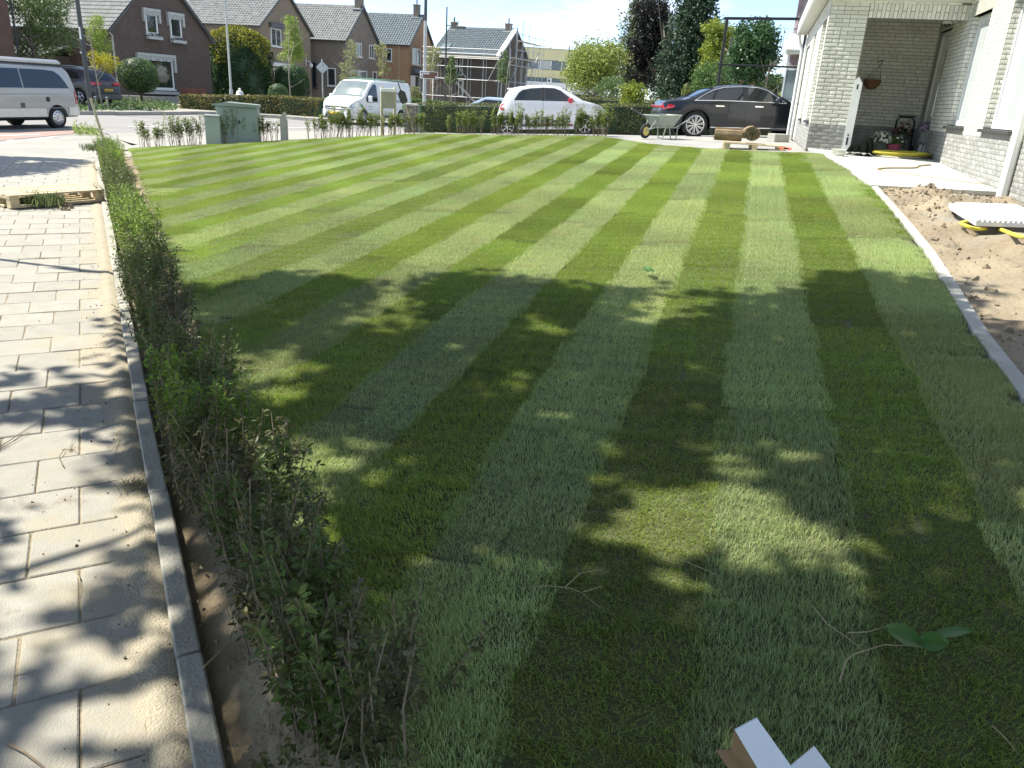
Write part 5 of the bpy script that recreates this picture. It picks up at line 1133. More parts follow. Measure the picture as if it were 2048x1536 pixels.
LM = {'mid': leafmat('mid_green_leaf', (.06, .12, .03), (.13, .21, .06)), 'loose': leafmat('soft_green_leaf', (.07, .13, .04), (.17, .24, .09)), 'lime': leafmat('fresh_lime_leaf', (.20, .30, .05), (.34, .42, .11)), 'yellow': leafmat('golden_leaf', (.36, .36, .03), (.52, .46, .05)),
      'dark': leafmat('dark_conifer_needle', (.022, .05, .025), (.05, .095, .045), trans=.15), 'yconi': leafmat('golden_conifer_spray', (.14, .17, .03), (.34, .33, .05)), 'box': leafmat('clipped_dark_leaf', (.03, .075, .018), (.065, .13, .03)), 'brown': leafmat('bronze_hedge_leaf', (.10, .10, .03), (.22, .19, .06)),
      'sparse': leafmat('pale_spring_leaf', (.22, .25, .10), (.36, .37, .18)), 'vari': leafmat('cream_variegated_leaf', (.12, .20, .035), (.42, .45, .12), nscale=2.2), 'purple': leafmat('purple_beech_leaf', (.012, .0155, .012), (.032, .032, .026), trans=.15), 'ygreen': leafmat('yellow_green_leaf', (.15, .22, .03), (.32, .36, .05)),
      'tree': leafmat('glossy_green_leaf', (.03, .085, .03), (.09, .16, .06), rough=.35), 'pink': leafmat('rosy_bush_leaf', (.30, .13, .09), (.42, .22, .14)), 'yew': leafmat('yew_hedge_leaf', (.065, .08, .022), (.17, .18, .05), trans=.25), 'grey': leafmat('grey_green_conifer', (.10, .14, .07), (.22, .26, .13), trans=.2)}
def branchy(mb, p0, p1, r0, kids, r, depth=0):
    p0 = Vector(p0); p1 = Vector(p1); mid = p0.lerp(p1, .5)+Vector((r.gauss(0, .03), r.gauss(0, .03), 0))*(p1-p0).length
    mb.tube([p0, mid, p1], [r0, r0*.78, r0*.45], 7)
    for _ in range(kids):
        t = r.uniform(.35, .95); q = p0.lerp(p1, t); L = (p1-p0).length*r.uniform(.25, .5); a = r.uniform(0, 2*pi); e = q+Vector((cos(a)*L*.75, sin(a)*L*.75, L*r.uniform(.25, .75)))
        mb.tube([q, q.lerp(e, .5)+Vector((0, 0, -.04*L)), e], [r0*.4, r0*.28, r0*.1], 5)
def tree(name, label, base, H, crown, n, per, spread, size, lm, bark='bark', tr=.08, group=None, cat='tree', shell=.5, kids=9, tl=None, asp=.55, seed=1, top=None, droop=0):
    r = random.Random(seed); q = np.random.default_rng(seed); t = thing(name, label, cat, base, 0, group); mb = MB()
    branchy(mb, (0, 0, -.1), (r.uniform(-.05, .05)*H, r.uniform(-.05, .05)*H, tl or H*.8), tr, kids, r); mb.obj('trunk', M_[bark], t, 50)
    leaves('crown', blob(q, crown, n, per, spread, shell), None, size, LM[lm], t, seed, asp=asp, droop=droop); return t
def px2m(zc): return zc/FPX
def pos(px, zc): return gat(px, zc)
def crown_px(base, zc, px, y0, y1, wpx, n=5, seed=0, squash=1, taper=0):
    """ellipsoids that fill a crown seen between picture rows y0..y1 about column px, width wpx"""
    r = random.Random(seed); k = zc/FPX; z0, z1 = z_at(base, y0)-base.z, z_at(base, y1)-base.z; lo, hi = min(z0, z1), max(z0, z1); R = wpx*k/2; out = []
    u = at(px, zc, base.z+(lo+hi)/2)-base
    for i in range(n):
        f = (i+.5)/n; rr = R*((1-taper*f) if taper else 1)*(.62+.25*r.random()); zc_ = lo+(hi-lo)*(.12+.76*f); a = r.uniform(0, 2*pi); d = max(0, R*(1-taper*f)-rr)
        out.append((u.x+cos(a)*d, u.y+sin(a)*d, zc_, rr, rr, max(.3*(hi-lo)/max(1, n*.5), rr*.55)*squash))
    return out
def ptree(name, label, px, zc, y0, y1, wpx, lm, cnt, size, seed, basez=None, taper=0, n=6, cpx=None, **kw):
    b = pos(px, zc)
    if basez is not None: b.z = basez
    k = zc/FPX; cr_ = crown_px(b, zc, cpx or px, y0, y1, wpx, n, seed, taper=taper); H = z_at(b, y0)-b.z
    return tree(name, label, b, H, cr_, cnt, 24, max(.05, wpx*k*.055), size, lm, seed=seed, **kw)
ptree('loose_tree', 'loose light green tree between the two brick houses at far left', 85, 41, -45, 128, 118, 'loose', 420, .13, 3, tr=.12, n=8, tl=3.5)
yt = ptree('young_tree', 'young staked tree with thin trunk beside the dark lamp post', 206, 35.5, 20, 112, 62, 'lime', 130, .085, 4, tr=.04, bark='barkl', taper=.45, cpx=194)
ptree('golden_shrub', 'bright golden shrub behind the staked young tree', 207, 38, 104, 146, 56, 'yellow', 120, .085, 5, cat='shrub', n=4, tr=.04)
for i, dx in enumerate((-13, 10)):
    p = pos(206+dx*1.0, 35.3); a = thing('tree_stake', ['pale round stake left of the young tree trunk by the grey SUV', 'pale round stake right of the young tree trunk by the grey SUV'][i], 'stake', p); mb = MB(); h_ = z_at(p, 194+i)-p.z; mb.tube([(0, 0, -.1), (0, 0, h_-.06)], .055, 10); mb.obj('post', M_['stake'], a, 40); mb = MB(); mb.tube([(0, 0, h_-.06), (0, 0, h_-.02)], .058, 10); mb.obj('strap', M_['black'], a, 40); mb = MB(); mb.tube([(0, 0, h_-.02), (0, 0, h_+.03)], .055, 10); mb.obj('cap', M_['white'], a, 40)
def clipped(name, label, px, zc, prof, lm, cnt, size, seed, cat='bush', trunk=None, basez=None):
    """clipped shape: lathe profile [(radius px, row)]"""
    b = pos(px, zc); k = zc/FPX
    if basez is not None: b.z = basez
    t = thing(name, label, cat, b); zs = [(z_at(b, y)-b.z, r_*k) for r_, y in prof]; zs.sort(); r = np.random.default_rng(seed); C = []; N_ = []
    Z = np.array([z for z, _ in zs]); Rr = np.array([q for _, q in zs])
    zz_ = r.uniform(Z[0], Z[-1], cnt*4); rr = np.interp(zz_, Z, Rr); keep = r.random(cnt*4) < (rr+.15*max(Rr))/(1.2*max(Rr)); zz_, rr = zz_[keep][:cnt], rr[keep][:cnt]
    a = r.uniform(0, 2*pi, len(zz_)); sl = np.gradient(np.interp(np.linspace(Z[0], Z[-1], 50), Z, Rr), (Z[-1]-Z[0])/49); s_ = np.interp(zz_, np.linspace(Z[0], Z[-1], 50), sl)
    rr = rr*(1+.06*np.sin(a*3+zz_*2))*r.uniform(.88, 1.03, len(rr)); C = np.c_[rr*np.cos(a), rr*np.sin(a), zz_]; N_ = np.c_[np.cos(a), np.sin(a), -s_]; N_ /= np.linalg.norm(N_, axis=1)[:, None]
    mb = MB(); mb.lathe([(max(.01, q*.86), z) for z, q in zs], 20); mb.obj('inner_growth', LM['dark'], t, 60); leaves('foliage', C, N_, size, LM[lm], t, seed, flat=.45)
    if trunk: mb = MB(); mb.tube([(0, 0, -.1), (.03, 0, zs[0][0]+.2)], trunk, 8); mb.obj('trunk', M_['bark'], t)
    return t
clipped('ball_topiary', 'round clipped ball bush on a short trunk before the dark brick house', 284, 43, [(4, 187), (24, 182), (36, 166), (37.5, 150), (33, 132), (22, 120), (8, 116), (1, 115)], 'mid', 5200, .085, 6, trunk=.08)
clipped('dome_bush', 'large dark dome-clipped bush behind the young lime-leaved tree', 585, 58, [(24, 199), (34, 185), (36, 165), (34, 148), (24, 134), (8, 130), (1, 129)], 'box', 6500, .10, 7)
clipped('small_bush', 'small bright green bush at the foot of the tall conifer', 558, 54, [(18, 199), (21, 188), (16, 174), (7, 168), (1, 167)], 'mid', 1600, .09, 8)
clipped('column_conifer', 'small golden conical shrub above the far clipped hedge', 1359, 35, [(8, 205), (8, 180), (6, 171), (1, 167)], 'yconi', 500, .07, 9, 'shrub')
# tall conifer mass with golden top
b = pos(482, 57); k = 57/FPX; ch = thing('tall_conifer', 'tall clipped conifer with yellow-green top behind the white lamp post', 'conifer', b)
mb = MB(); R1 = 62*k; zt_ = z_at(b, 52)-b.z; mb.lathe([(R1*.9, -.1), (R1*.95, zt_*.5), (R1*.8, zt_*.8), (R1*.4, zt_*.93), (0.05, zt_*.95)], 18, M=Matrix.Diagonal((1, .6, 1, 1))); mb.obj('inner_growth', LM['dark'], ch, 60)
r = np.random.default_rng(14); n = 14000; f = r.random(n); a = r.uniform(0, 2*pi, n); rad = R1*np.interp(f, [0, .5, .8, .93, 1], [.95, 1.02, .92, .62, .2])*(1+.10*np.sin(5*a+9*f)+.06*np.sin(11*a-14*f))*r.uniform(.86, 1.04, n)
C = np.c_[rad*np.cos(a), rad*.62*np.sin(a), f*zt_*1.0]; up_ = f+.12*np.sin(4*a+3) > .62; leaves('lower_foliage', C[~up_], None, .17, LM['box'], ch, 15, droop=.5); leaves('golden_foliage', C[up_], None, .19, LM['yconi'], ch, 16, droop=.6)
ptree('lime_tree', 'slim young tree with fresh lime leaves standing in the roadside hedge', 584, 41.5, 14, 132, 56, 'lime', 190, .10, 10, tr=.035, bark='barkl', taper=.62, n=8, cpx=584, tl=4.2)
ptree('young_tree', 'sparse young tree in pale leaf before the grey brown house, above the van', 702, 55, 72, 184, 42, 'sparse', 90, .12, 11, tr=.03, bark='barkl', n=7)
ptree('young_tree', 'sparse young tree in pale leaf at the corner of the orange house', 766, 57, 74, 160, 30, 'sparse', 60, .12, 12, tr=.03, bark='barkl', n=7)
ptree('young_tree', 'young pale-leaved tree behind the brown direction sign', 865, 62, 90, 144, 36, 'sparse', 80, .12, 13, tr=.03, bark='barkl', n=5)
ptree('young_tree', 'young cone-shaped tree before the scaffolding next to the sign', 904, 58, 108, 172, 34, 'loose', 110, .11, 14, tr=.035, bark='barkl', taper=.6, n=6)
ptree('young_tree', 'narrow young tree before the scaffolded gable behind the white hatchback', 1006, 58, 92, 170, 34, 'loose', 110, .11, 15, tr=.035, bark='barkl', taper=.6, n=6)
ptree('bare_birch', 'thin birch top showing over the scaffolded house roof', 913, 112, 36, 62, 26, 'sparse', 26, .16, 16, tr=.05, n=3)
ptree('bare_birch', 'thin birch rising behind the cream-leaved tree near the office', 1164, 80, 74, 130, 34, 'sparse', 45, .14, 17, tr=.05, n=5)
ptree('variegated_tree', 'broad tree with cream and yellow variegated leaves right of the office', 1190, 60, 92, 178, 128, 'vari', 560, .20, 18, tr=.22, n=9, tl=2.8)
ptree('lawn_shrub', 'pale green shrub under the cream-leaved tree', 1222, 56, 155, 196, 60, 'loose', 130, .13, 19, cat='shrub', n=4, tr=.05)
def conifer(name, label, px, zc, ytop, ybot, wpx, lm, seed, levels=26, per=26, size=.22, bare=0, droop=.25, wid=None):
    b = pos(px, zc); k = zc/FPX; t = thing(name, label, 'conifer', b); r = random.Random(seed); q = np.random.default_rng(seed); H = z_at(b, ytop)-b.z; z0 = max(.2, z_at(b, ybot)-b.z); R = wpx*k/2; mb = MB(); mb.tube([(0, 0, -.1), (0, 0, H)], [.22, .03], 8); C = []
    for i in range(levels):
        f = i/(levels-1); z = z0+(H-z0)*f; rr = R*(1-f)**.75*r.uniform(.85, 1.12)+.15; nb_r = int(9+8*(1-f))
        for j in range(nb_r):
            a = 2*pi*j/nb_r+r.uniform(-.3, .3)+i; L = rr*r.uniform(.75, 1.1); e = Vector((cos(a)*L, sin(a)*L, z-L*droop+(.6*L if bare else 0)))
            mb.tube([(0, 0, z), e], [.03, .008], 4)
            kk = int(per*(.5+.5*L/R)); s = q.random(kk)**.7
            if bare and q.random() < bare: s = s*.45
            pts = np.outer(1-s, (0, 0, z))+np.outer(s, tuple(e))+q.normal(size=(kk, 3))*(.05+.07*L); C.append(pts)
    mb.obj('trunk', M_['bark'], t); leaves('crown', np.concatenate(C), None, size, LM[lm], t, seed, asp=.4, droop=.4); return t
conifer('grey_conifer', 'tall open grey-green conifer with bare rising branches on its left', 1258, 66, -60, 185, 100, 'grey', 21, 40, 42, .27, bare=.45, droop=-.15)
ptree('purple_beech', 'tall dark purple beech between the two conifers', 1300, 60, -35, 190, 84, 'purple', 900, .20, 22, tr=.2, n=11)
conifer('dark_spruce', 'tall dark green spruce with layered branches', 1362, 57, -150, 192, 140, 'dark', 23, 46, 66, .27, droop=.12)
ptree('yellow_green_tree', 'tall feathery yellow-green tree beyond the black frame post', 1432, 52, 22, 190, 84, 'ygreen', 620, .17, 24, tr=.15, n=10, taper=.3)
ptree('yellow_green_tree', 'paler feathery tree between the yellow-green tree and the dark green tree', 1476, 56, 44, 190, 64, 'ygreen', 380, .17, 25, tr=.12, n=8, taper=.3)
ptree('green_tree', 'dense dark green broadleaf tree behind the black saloon', 1508, 40, 38, 168, 112, 'tree', 470, .19, 26, tr=.07, n=10, taper=.25, tl=4)
ptree('pink_bush', 'rosy pink rounded bush above the saloon roof', 1502, 44, 150, 182, 58, 'pink', 150, .09, 27, cat='bush', n=4, tr=.05)
ptree('mixed_shrub', 'green shrub with pale leaf edges beside the white neighbour house', 1542, 43, 150, 200, 54, 'loose', 190, .12, 28, cat='shrub', n=5, tr=.05)
ptree('mixed_shrub', 'mid green shrub screen beneath the yellow-green trees', 1440, 46, 130, 200, 110, 'mid', 360, .14, 29, cat='shrub', n=6, tr=.05)
ptree('laurel_bush', 'bright yellow-green bush growing over the clipped hedges beside the saloon boot', 1268, 31, 174, 214, 60, 'ygreen', 190, .09, 30, cat='bush', n=5, tr=.03)
ptree('laurel_bush', 'small bright bush beside the saloon bonnet by the white wall', 1566, 34, 186, 208, 26, 'lime', 60, .09, 31, cat='bush', n=3, tr=.03)
ptree('yucca_plant', 'spiky pale plant in front of the orange house bay window', 828, 62, 172, 204, 30, 'sparse', 60, .2, 32, cat='plant', n=3, tr=.04, asp=.2)
def hedge(name, label, pts, hts, wd, lm, dens, size, seed, core='dark', group=None):
    """hedge along a plan line with heights at its points"""
    t = thing(name, label, 'hedge', Vector((pts[0].x, pts[0].y, zg(pts[0].x, pts[0].y))), 0, group); o = t.location; r = np.random.default_rng(seed); C = []; N_ = []; mb = MB()
    for i in range(len(pts)-1):
        a, b = pts[i], pts[i+1]; d = (b-a); L = d.length; d = d/L; n = Vector((-d.y, d.x)); za, zb = zg(a.x, a.y), zg(b.x, b.y); ha, hb = hts[i], hts[i+1]; k = int(L*dens*(wd+ha+hb))
        s = r.random(k); top = r.random(k) < wd/(wd+ha+hb); side = np.where(r.random(k) < .5, 1, -1); v = r.random(k)
        h = ha+(hb-ha)*s; z = za+(zb-za)*s; off = np.where(top, r.uniform(-wd/2, wd/2, k), side*wd/2*(1+.06*np.sin(s*L*4)+r.normal(.03, .06, k))); zz_ = np.where(top, h+r.normal(0, .025, k), h*v)
        C.append(np.c_[a.x+d.x*L*s+n.x*off-o.x, a.y+d.y*L*s+n.y*off-o.y, z+zz_-o.z]); N_.append(np.c_[np.where(top, 0, n.x*side), np.where(top, 0, n.y*side), np.where(top, 1, .1)])
        q = wd*.36; c = [(a+n*q, za), (a-n*q, za), (b-n*q, zb), (b+n*q, zb)]
        mb.add([Vector((p.x, p.y, z_-.05))-o for p, z_ in c]+[Vector((p.x, p.y, z_+hh-.07))-o for (p, z_), hh in zip(c, (ha, ha, hb, hb))], [(0, 1, 2, 3), (4, 5, 6, 7), (0, 1, 5, 4), (1, 2, 6, 5), (2, 3, 7, 6), (3, 0, 4, 7)])
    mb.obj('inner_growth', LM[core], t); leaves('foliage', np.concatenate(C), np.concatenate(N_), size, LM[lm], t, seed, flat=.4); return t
V2 = lambda p: Vector((p[0], p[1]))
hedge('roadside_hedge', 'low bronze green hedge along the pavement across the street', [V2(onz(370, 219, .05)), V2(onz(455, 224.5, .05)), V2(onz(560, 230.5, .05)), V2(onz(648, 236.5, .05)), V2(onz(760, 228, .05))], [.72, .8, .95, .9, .9], 1.2, 'brown', 260, .11, 41)
g0 = gat(838, 26.8); hedge('clipped_hedge', 'clipped dark hedge running behind the two parked cars', [V2(gat(836, 26.6)), V2(gat(1000, 27.6)), V2(gat(1230, 28.0)), V2(gat(1420, 28.4)), V2(gat(1560, 28.4))], [.92, 1.0, 1.08, 1.1, 1.1], .9, 'yew', 520, .06, 42)
hedge('far_hedge', 'taller flat-topped hedge behind the dark hedge and the cars', [V2(pos(1150, 36)), V2(pos(1330, 36.5)), V2(pos(1600, 36.5))], [1.75, 1.78, 1.72], .9, 'yew', 420, .075, 43)
hedge('garden_hedge', 'low garden edge of mixed shrubs before the brown houses', [V2(pos(600, 52)), V2(pos(690, 54)), V2(pos(830, 57)), V2(pos(980, 57))], [.7, .8, 1.0, .8], 1.4, 'mid', 160, .13, 44)
hedge('heather_bed', 'red-brown heather bed under the white lamp post', [V2(pos(405, 46)), V2(pos(440, 46)), V2(pos(470, 47))], [.55, .6, .5], .8, 'pink', 250, .09, 45)
# ground cover on the verge
r = np.random.default_rng(50); P2 = [p for p in vg]; C = []
while len(C) < 5200:
    x, y = r.uniform(min(p[0] for p in vg), max(p[0] for p in vg)), r.uniform(min(p[1] for p in vg), max(p[1] for p in vg))
    if inside((x, y), vg): C.append((x, y, zg(x, y)+.05+abs(r.normal(0, .13))))
leaves('ground_cover', C, None, .13, LM['loose'], None, 51, kind='stuff')
r = np.random.default_rng(53); a = onz(170, 266, .05); C = []
for _ in range(5): pass
wd_ = [(gat(x, 0+zc_)) for x, zc_ in ()]
pts = []
for px in range(150, 205, 3):
    for _ in range(24): p = onz(px+r.uniform(-3, 3), 266.5+r.uniform(-2.5, 3)+(px-150)*.05, .06); pts.append((p.x, p.y, .06+abs(r.normal(0, .12))))
leaves('roadside_weeds', pts, None, .10, LM['lime'], None, 54, kind='stuff', asp=.3)
def scrub(name, cx, n, seed, z0=.05): pass
leaves('window_box_plants', [tuple(h1.M @ p) for p in WB], None, .10, LM['dark'], None, 57, kind='stuff')
# ------------------------------------------------------------------ street furniture
def post_thing(name, label, cat, p, parts):
    t = thing(name, label, cat, p)
    for nm, mb, m in parts: mb.obj(nm, M_[m], t, 40)
    return t
M_['lampgrey'] = mat('dark_grey_lamp_steel', (.055, .06, .062), .5, var=.15, nscale=3); M_['paleg'] = mat('pale_grey_steel', (.46, .48, .46), .5, var=.1, nscale=4)
p = onz(183, 224.5, .08); top = z_at(p, -260)
a = MB(); a.tube([(0, 0, -.1), (0, 0, 1.2), (0, 0, top)], [.105, .095, .06], 14); b = MB(); b.bbox((-.03, -.13, 2.8), (.03, -.085, 3.25), .005); c = MB(); c.lathe([(0, 0), (.045, 0), (.045, .02), (0, .02)], 12, axis='y', M=Matrix.Translation((-.06, -.12, 2.3)))
d = MB(); d.tube([(0, 0, top-.1), (.9, -.5, top+.1)], .04); d.bbox((.8, -.75, top+.05), (1.5, -.4, top+.17), .03)
post_thing('street_lamp', 'thick dark grey street lamp post rising behind the silver camper', 'street lamp', p, [('pole', a, 'lampgrey'), ('sticker', b, 'white'), ('bolt', c, 'steel'), ('lamp_head', d, 'lampgrey')])
p = pos(465, 42); top = z_at(p, 2); a = MB(); a.tube([(0, 0, -.1), (0, 0, 1.1), (0, 0, 1.15), (0, 0, top)], [.09, .09, .06, .045], 12); b = MB(); b.tube([(0, 0, top-.03), (-.25, -.1, top+.02)], .03); b.bbox((-.95, -.25, top-.03), (-.2, .0, top+.09), .03)
post_thing('street_lamp', 'slim white street lamp before the yellow-green conifer', 'street lamp', p, [('pole', a, 'paleg'), ('lamp_head', b, 'white')])
p = pos(848, 44); top = z_at(p, -120); a = MB(); a.tube([(0, 0, -.1), (0, 0, 1.0), (0, 0, 5.2)], [.10, .10, .09], 14); b = MB(); b.tube([(0, 0, 5.2), (0, 0, top)], [.09, .06], 14); c = MB(); c.tube([(0, 0, top-.1), (1.2, -.6, top+.1)], .05)
post_thing('street_lamp', 'tall lamp post, pale below and dark above, carrying the brown direction sign', 'street lamp', p, [('lower_pole', a, 'paleg'), ('pole', b, 'lampgrey'), ('arm', c, 'lampgrey')])
z0, z1 = z_at(p, 157), z_at(p, 142.5); k = 43.6/FPX; x0, x1 = (840.5-849)*k, (876-849)*k; sg = thing('direction_sign', 'brown direction sign with white icon squares on the tall lamp post', 'sign', Vector((p.x, p.y-.14, 0)))
M_['brown'] = mat('brown_sign_face', (.16, .075, .04), .4, var=.05); a = MB(); a.bbox((x0, -.02, z0), (x1, .02, z1), .012); a.obj('frame', M_['white_pl'], sg); xs = x0+(x1-x0)*.17
a = MB(); a.box((xs, -.026, z0+.025), (x1-.025, -.0205, z1-.025)); a.obj('face', M_['brown'], sg)
for i in (0, 1):
    h_ = (z1-z0)/2; q = MB(); q.box((x0+.02, -.026, z0+.02+i*h_), (xs-.01, -.0205, z0+h_-.01+i*h_)); ic = q.obj('icon_square', M_['white_pl'], sg); q = MB(); c_ = (x0+.02+xs-.01)/2; q.lathe([(0, -.031), (.035, -.031), (.035, -.0265), (0, -.0265)], 10, axis='y', M=Matrix.Translation((c_, 0, z0+h_*.62+i*h_))); q.box((c_-.045, -.031, z0+.06+i*h_), (c_+.045, -.0265, z0+h_*.45+i*h_)); q.obj('pictogram', M_['black'], ic)
q = MB(); x = xs+.03
for i in range(7): q.box((x, -.031, z1-.15-(.02 if i % 3 == 1 else 0)), (x+.035, -.0265, z1-.06+(.015 if i in (0, 4) else 0))); x += .048
q.obj('lettering', M_['white_pl'], sg); c_ = x1-.1; cz = z0+.1; q = MB(); q.prism([(c_-.07, -.031, cz), (c_, -.031, cz-.06), (c_+.07, -.031, cz), (c_, -.031, cz+.06)], (0, .004, 0)); q.obj('diamond', M_['white_pl'], sg)
p = pos(889, 62); top = z_at(p, 15); hz = z_at(p, 54); a = MB(); a.tube([(0, 0, -.1), (0, 0, top)], [.10, .05], 10); b = MB(); b.tube([(0, 0, hz+.08), (.8, 0, hz+.04)], .03); c = MB(); c.bbox((.75, -.14, hz-.1), (1.5, .14, hz+.08), .05)
post_thing('street_lamp', 'brown street lamp with side arm before the scaffolded roof', 'street lamp', p, [('pole', a, 'lampgrey'), ('arm', b, 'lampgrey'), ('lamp_head', c, 'grey_pl')])
p = pos(1252, 70); hz = z_at(p, 94); a = MB(); a.tube([(0, 0, -.1), (0, 0, hz+.3)], [.09, .05], 10); b = MB(); b.tube([(0, 0, hz+.1), (-1.2, 0, hz)], .03); c = MB(); c.bbox((-2.0, -.14, hz-.1), (-1.1, .14, hz+.08), .05)
post_thing('street_lamp', 'street lamp head on an arm sticking out of the grey-green conifer', 'street lamp', p, [('pole', a, 'lampgrey'), ('arm', b, 'lampgrey'), ('lamp_head', c, 'grey_pl')])
p = pos(647, 42); zc_ = z_at(p, 137); a = MB(); a.tube([(0, 0, -.1), (0, 0, z_at(p, 120))], .035, 10); b = MB(); R_ = .33; b.prism([(-R_, .02, zc_), (0, .02, zc_-R_), (R_, .02, zc_), (0, .02, zc_+R_)], (0, .02, 0)); c = MB(); c.tube([(0, 0, .0), (0, 0, .95)], .05, 10); d = MB(); d.box((-.05, -.04, zc_-.14), (.05, .02, zc_-.1)); d.box((-.05, -.04, zc_+.1), (.05, .02, zc_+.14))
post_thing('road_sign', 'diamond road sign seen from its grey back on a thin pole', 'sign', p, [('pole', a, 'paleg'), ('sign_plate', b, 'steel'), ('pole_sleeve', c, 'paleg'), ('clamp', d, 'steel')])
p = pos(482, 42.5); h_ = z_at(p, 174)-.1; a = MB(); a.lathe([(.20, -.1), (.19, h_*.55), (.19, h_*.62)], 8); b = MB(); b.lathe([(.27, h_*.60), (.27, h_*.68), (.2, h_*.74), (.16, h_*.86), (.06, h_*.90), (.07, h_*.96), (0, h_)], 12)
post_thing('garden_pillar', 'small white ornamental garden pillar with a domed cap behind the bronze hedge', 'pillar', p, [('shaft', a, 'white'), ('cap', b, 'white')])
p = pos(388, 50); t = thing('garden_bench', 'red-brown wooden slatted bench by the dark brick house wall', 'bench', M=frame(p, (.95, .3, 0)))
M_['redwood'] = mat('red_brown_wood', (.22, .08, .05), .6, var=.2, nscale=6)
for i in range(3): q = MB(); q.bbox((-.75, -.25+i*.15, .44), (.75, -.13+i*.15, .47), .006); q.obj('seat_slat', M_['redwood'], t)
for i in range(3): q = MB(); q.bbox((-.75, .24, .58+i*.13), (.75, .27, .69+i*.13), .006); q.obj('back_slat', M_['redwood'], t)
for x in (-.62, .62): q = MB(); q.tube([(x, -.25, -.05), (x, -.22, .43), (x, .25, .43), (x, .28, .95)], .03); q.tube([(x, .25, .43), (x, .28, -.05)], .03); q.obj('leg', M_['black'], t)
# low wall behind the hedge and steps at the house
for (x0, x1, zc, hh) in ((240, 330, 45.5, .35), (330, 372, 47.5, .35)):
    a_, b_ = pos(x0, zc), pos(x1, zc+1.2); q = MB(); d = (b_-a_).normalized(); n = Vector((-d.y, d.x, 0)); q.prism([Vector((0, 0, -.2)), b_-a_+Vector((0, 0, -.2)), b_-a_+n*.2+Vector((0, 0, -.2)), n*.2+Vector((0, 0, -.2))], (0, 0, hh+.2)); t = thing('garden_wall', 'low dark garden wall with pale coping '+('left of' if x0 < 300 else 'right of')+' the ball bush trunk', 'wall', a_); q.obj('wall_body', M_['kerbst'], t); q = MB(); q.prism([Vector((0, 0, hh+.003))-n*.04, b_-a_-n*.04+Vector((0, 0, hh+.003)), b_-a_+n*.24+Vector((0, 0, hh+.003)), n*.24+Vector((0, 0, hh+.003))], (0, 0, .05)); q.obj('coping', M_['conc'], t)
# cabinets, post and information board on the lawn edge
M_['cab'] = mat('grey_green_cabinet', (.25, .30, .27), .5, var=.08, nscale=2); M_['cab2'] = mat('pale_grey_cabinet', (.36, .40, .37), .55, var=.08, nscale=3)
fx = lambda y0: 0
p = onlawn(478, 287)+Vector((-.05, .35, 0)); zc = proj(p)[2]; k = zc/FPX; p.z = zg(p.x, p.y); h_ = z_at(p, 208)-p.z; t = thing('utility_cabinet', 'large grey-green utility cabinet with sloped lid behind the small hedge plants', 'cabinet', M=frame(p, (.985, .17, 0)))
W_ = 75*k; q = MB(); q.bbox((-W_*.62, 0, -.15), (W_*.42, .42, h_*.93), .015); q.obj('body', M_['cab'], t); q = MB(); q.prism([(-W_*.70, -.05, h_*.93), (W_*.45, -.05, h_*.93), (W_*.45, -.05, h_), (-W_*.36, -.05, h_*1.03), (-W_*.70, -.05, h_*.965)], (0, .52, 0)); q.obj('lid', M_['cab'], t)
q = MB(); q.box((-W_*.1, -.004, .02), (-W_*.095, -.0005, h_*.9)); q.obj('door_seam', M_['black'], t); q = MB(); q.bbox((-W_*.06, -.03, h_*.5), (-W_*.02, -.002, h_*.58), .004); q.obj('lock', M_['black'], t)
p = onlawn(424, 289)+Vector((0, .12, 0)); zc = proj(p)[2]; k = zc/FPX; p.z = zg(p.x, p.y); h_ = z_at(p, 230)-p.z; t = thing('meter_cabinet', 'small pale grey cabinet standing left of the large green cabinet', 'cabinet', M=frame(p, (.97, .25, 0))); q = MB(); q.bbox((-15*k, 0, -.15), (13*k, .25, h_-.03), .01); q.obj('body', M_['cab2'], t); q = MB(); q.bbox((-16.5*k, -.02, h_-.03), (14.5*k, .27, h_), .006); q.obj('lid', M_['cab2'], t)
p = onlawn(565, 280.5)+Vector((0, .1, 0)); zc = proj(p)[2]; k = zc/FPX; p.z = zg(p.x, p.y); h_ = z_at(p, 226)-p.z; t = thing('concrete_post', 'short weathered concrete marker post with slanted top at the lawn edge', 'post', M=frame(p, (.99, .1, 0))); q = MB(); q.prism([(-6*k, 0, -.1), (5*k, 0, -.1), (5*k, 0, h_), (0, 0, h_), (-6*k, 0, h_-.09)], (0, .13, 0)); q.obj('shaft', M_['conc'], t); q = MB(); q.box((5*k+.002, .02, -.05), (7.5*k, .11, h_-.14)); q.obj('back_rib', M_['conc'], t)
pa, pb = onlawn(760, 269), onlawn(786, 267.5); pa += Vector((0, .25, 0)); pb += Vector((.0, .25, 0)); pa.z = zg(pa.x, pa.y); pb.z = zg(pb.x, pb.y); d = (pb-pa); d.z = 0; wd = d.length; t = thing('notice_board', 'rusty steel notice board seen from behind on two pale wooden posts', 'notice board', M=frame(pa, d)); zt_ = z_at(pa, 177)-pa.z; z_b = z_at(pa, 216)-pa.z; z_t = z_at(pa, 178.5)-pa.z
M_['rust'] = mat('galvanised_panel', (.26, .25, .19), .45, col2=(.36, .35, .27), nscale=4, metal=.3)
for x in (0, wd): q = MB(); q.bbox((x-.03, -.03, -.2), (x+.03, .03, zt_+.05), .008); q.obj('post', M_['stake'], t)
q = MB(); q.bbox((-.02, -.06, z_b), (wd-.03, -.035, z_t), .006); q.obj('panel', M_['rust'], t); q = MB(); q.bbox((-.05, -.08, z_t-.05), (wd+.0, -.02, z_t+.03), .01); q.obj('top_rail', M_['white'], t)
for z in (z_b+.1, z_t-.14): q = MB(); q.box((0, -.034, z), (wd, -.025, z+.03)); q.obj('rail', M_['steel'], t)
